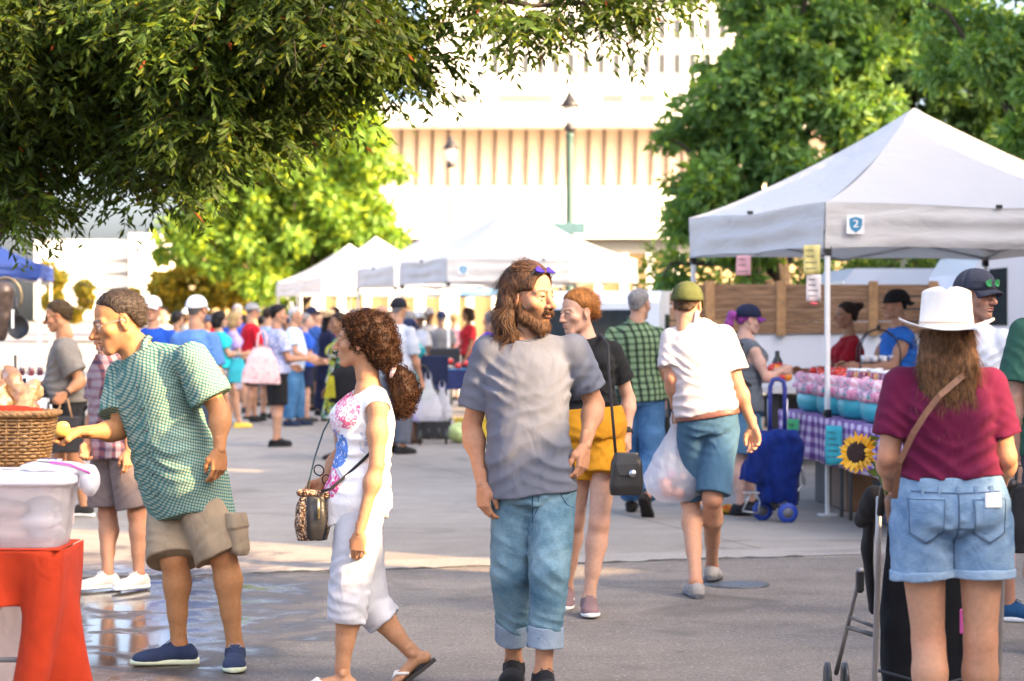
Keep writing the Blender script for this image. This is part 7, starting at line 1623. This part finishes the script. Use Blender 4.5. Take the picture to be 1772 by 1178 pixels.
# --- produce table in the middle
e = empty('produce_table', PG(775, 30.2, 0), 'produce table heaped with tomatoes under the middle canopy', 'table'); O = np.array(e.location); b = MB(); b.box((.1, .1, .88), (1.5, .7, .05)); b.build('tabletop', mat('blue_top', (.05, .20, .38), .6), e); b = MB(); b.grid(lambda i, t: (lerp(-.65, .85, i), -.255-.01*sin(30*i)*t, .90-.26*t), 30, 4); b.build('skirt_cloth', fb((.03, .04, .12)), e)
for x in (-.6, .8):
    for y in (-.2, .4): b = MB(); b.tube([(x, y, 0), (x, y, .86)], .02, 8); b.build('leg', STEELGREY, e)
for i in range(30): fruit(O+V(-.55+.115*(i % 12), -.16+.16*(i//12), .95+.03*(i % 3)), tom if i % 4 else org, .05, 'tomato in the long row on the middle produce table', 'tomatoes on the middle produce table')
for i, (x, z, c, lab) in enumerate(((-.2, 0, (.02, .022, .025), 'black crate under the middle produce table'), (.35, 0, (.62, .42, .03), 'yellow crate under the middle produce table'))):
    e = empty('crate', O+V(x, -.35, 0), lab, 'crate', 'crates under the middle produce table'); b = MB(); b.box((0, 0, .13), (.5, .36, .25), bev=.01); b.build('crate_body', mat('crate%d' % i, c, .5), e); b = MB(); b.box((0, 0, .262), (.52, .38, .02)); b.build('rim', mat('crate%d' % i, c, .5), e)
b = MB(); b.ball((0, 0, .13), (.15, .15, .13), 16, 10); b.tube([(0, 0, .258), (.01, 0, .29)], [.01, .006], 6); tag(b.build('watermelon', mat('melon_pale', (.40, .50, .20), .35, .4, 9), None, PG(794, 28.8)), 'pale green melon on the ground left of the long-haired man', 'melon')
b = MB(); b.box((0, 0, 1.05), (.42, .06, .24), bev=.02); b.box((0, 0, .48), (.05, .05, .96)); b.box((0, 0, .012), (.4, .3, .024)); tag(b.build('menu_board', mat('chalkboard', (.012, .012, .014), .6), None, PG(770, 31.5)), 'black board standing behind the tomatoes of the produce table', 'board')
F = Fld(.02, .04); 
for x, y, z in ((-.1, 0, .03), (.02, .03, .04), (.12, -.02, .03)): F.ell((x, y, z), (.07, .05, .04))
tag(soft('flower_bunch', F, print_fabric('posy', (.12, .18, .03), [(.70, .45, .03), (.55, .08, .03)], 40, .5), (0, 0, 0), None, amp=.02, freq=60), 'small yellow and red posy lying on the road by the shopping trolley', 'flowers').location = PG(1258, 18.2)

# --- trucks and vans
WP = mat('white_paint', (.76, .77, .80), .25, .03, 1, **{'Coat_Weight': .5}); GLS = mat('car_glass', (.02, .03, .035), .05, .2); TYRE = mat('tyre', (.02, .02, .02), .8)
def vwheel(c, r, par, ax=(0, 1, 0)):
    b = MB(); c = V(*c); b.lathe(c-V(*ax)*.11, [(r*.62, 0), (r*.95, .01), (r, .03), (r, .19), (r*.95, .21), (r*.62, .22)], 24, ax); w = b.build('wheel', TYRE, par); b = MB(); b.lathe(c-V(*ax)*.10, [(0, 0), (r*.3, .01), (r*.6, .02), (r*.6, .19), (0, .2)], 18, ax); b.build('rim', STEELGREY, w)
def profile(b, pts, y0, y1): b.prism([(x, y0, z) for x, z in pts], (0, y1-y0, 0))
RT = R(4)
e = empty('flatbed_truck', PG(1420, 24.2, 0), 'white truck with wooden plank sides on its bed behind the right stall', 'truck', None, RT)
b = MB(); b.box((-.1, .85, 1.12), (3.4, 1.75, .62), bev=.03); b.build('bed', WP, e)
b = MB(); profile(b, [(1.62, .45), (1.62, 2.05), (1.75, 2.25), (2.9, 2.28), (3.35, 1.55), (4.3, 1.40), (4.4, .5)], 0, 1.75); cb = b.build('cab', WP, e); b = MB(); profile(b, [(1.82, 1.50), (1.82, 2.10), (2.02, 2.12), (2.02, 1.50)], -.01, .02); b.build('window', GLS, cb); b = MB(); profile(b, [(2.25, 1.5), (2.25, 2.12), (2.85, 2.13), (3.2, 1.5)], -.012, .02); b.build('window', GLS, cb)
WOODM = NT('rough_planks'); n = WOODM.noise(3, 6, vec=WOODM.map((1.2, 6, 14)), dist=.6); WOODM.base(WOODM.ramp(n, [(.3, (.11, .055, .028)), (.5, (.24, .135, .07)), (.72, (.34, .20, .11))])); WOODM.set(Roughness=.85); WOODM.bump(n, .4, .01); WOODM = WOODM.m
for k in range(4): b = MB(); b.box((-.05, -.04, 1.47+.135*k), (2.65, .03, .118), bev=.006); b.build('plank', WOODM, e)
for x in (-1.2, -.44, .55, 1.2): b = MB(); b.box((x, -.075, 1.68), (.10, .04, .58), bev=.005); b.build('stake_post', mat('yellow_pine', (.38, .21, .09), .8, .25, 12), e)
for k in range(3): b = MB(); b.box((-.05, 1.72, 1.47+.16*k), (2.65, .03, .14)); b.build('plank', WOODM, e)
for x in (-1.0, 3.3): vwheel((x, .12, .38), .38, e); vwheel((x, 1.62, .38), .38, e)
b = MB(); b.box((.9, .85, .62), (5., 1.2, .2)); b.build('chassis', PLAS, e)
def van(x, d, lab, rz, L=5.2, name='parked_van', z=2.05):
    e = empty(name, (x, d, 0), lab, 'van', 'white vehicles behind the stalls', rz); b = MB(); profile(b, [(-L/2, .4), (-L/2, z-.15), (-L/2+.12, z), (L/2-1.7, z), (L/2-.9, 1.35), (L/2-.1, 1.15), (L/2, .9), (L/2, .4)], -.95, .95); o = b.build('body', WP, e)
    for s in (-.96, .94):
        for a in (-1.9, -.7): b = MB(); profile(b, [(a, 1.3), (a, z-.3), (a+1.0, z-.3), (a+1.0, 1.3)], s, s+.02); b.build('window', GLS, o)
        b = MB(); profile(b, [(.5, 1.3), (.5, z-.3), (L/2-1.65, z-.28), (L/2-1.1, 1.3)], s, s+.02); b.build('window', GLS, o)
    b = MB(); b.box((-L/2-.004, 0, z-.50), (.02, 1.5, .52), bev=.006); b.build('rear_window', GLS, o); b = MB(); b.box((-L/2-.02, 0, .62), (.06, 1.8, .18), bev=.02); b.build('rear_bumper', GREYM, o)
    for s in (-.8, .8): b = MB(); b.box((-L/2-.006, s, .98), (.02, .16, .34), bev=.005); b.build('tail_light', mat('tail_red', (.35, .02, .02), .3), o)
    for xx in (-L/2+.9, L/2-.9): vwheel((xx, -.8, .34), .34, e); vwheel((xx, .8, .34), .34, e)
    b = MB(); b.box((0, 0, .45), (L+.1, 1.7, .2), bev=.04); b.build('bumper', GREYM, e); b = MB(); b.box((L/2, .6, .8), (.05, .25, .14)); b.build('headlight', mat('lamp_glass', (.85, .83, .78), .2), e)
van(PG(1790, 28.6)[0], 28.6, 'white van whose roof shows above the wooden plank sides', R(3), z=2.18)
van(PG(1100, 30.5)[0], 31.5, 'white vehicle with dark windows behind the green plaid shirt', R(72), 4.4, 'parked_car', 1.93)

# --- hedge behind the right stall
hp, hd_, _ = clump_points([(V(x, 36+.3*x*.0, 1.3), .9) for x in np.linspace(2.6, 13, 13)]+[(V(x, 36.3, 2.3), .7) for x in np.linspace(2.6, 13, 13)], 20000, 71, .2)
e = empty('hedge', (7.5, 36, 0), 'dense green hedge behind the white van and big canopy', 'hedge'); leaves('foliage', hp-V(7.5, 36, 0), hd_+np.random.default_rng(2).normal(size=hp.shape)*.6, .15, (.06, .11, .03), e, .45, 72)
b = MB()
for x in np.linspace(-4.8, 5.4, 12): b.tube([(x, 0, 0), (x+.1, 0, 1.2), (x, .1, 2.4)], [.06, .05, .02], 6)
b.build('stems', BARK, e)
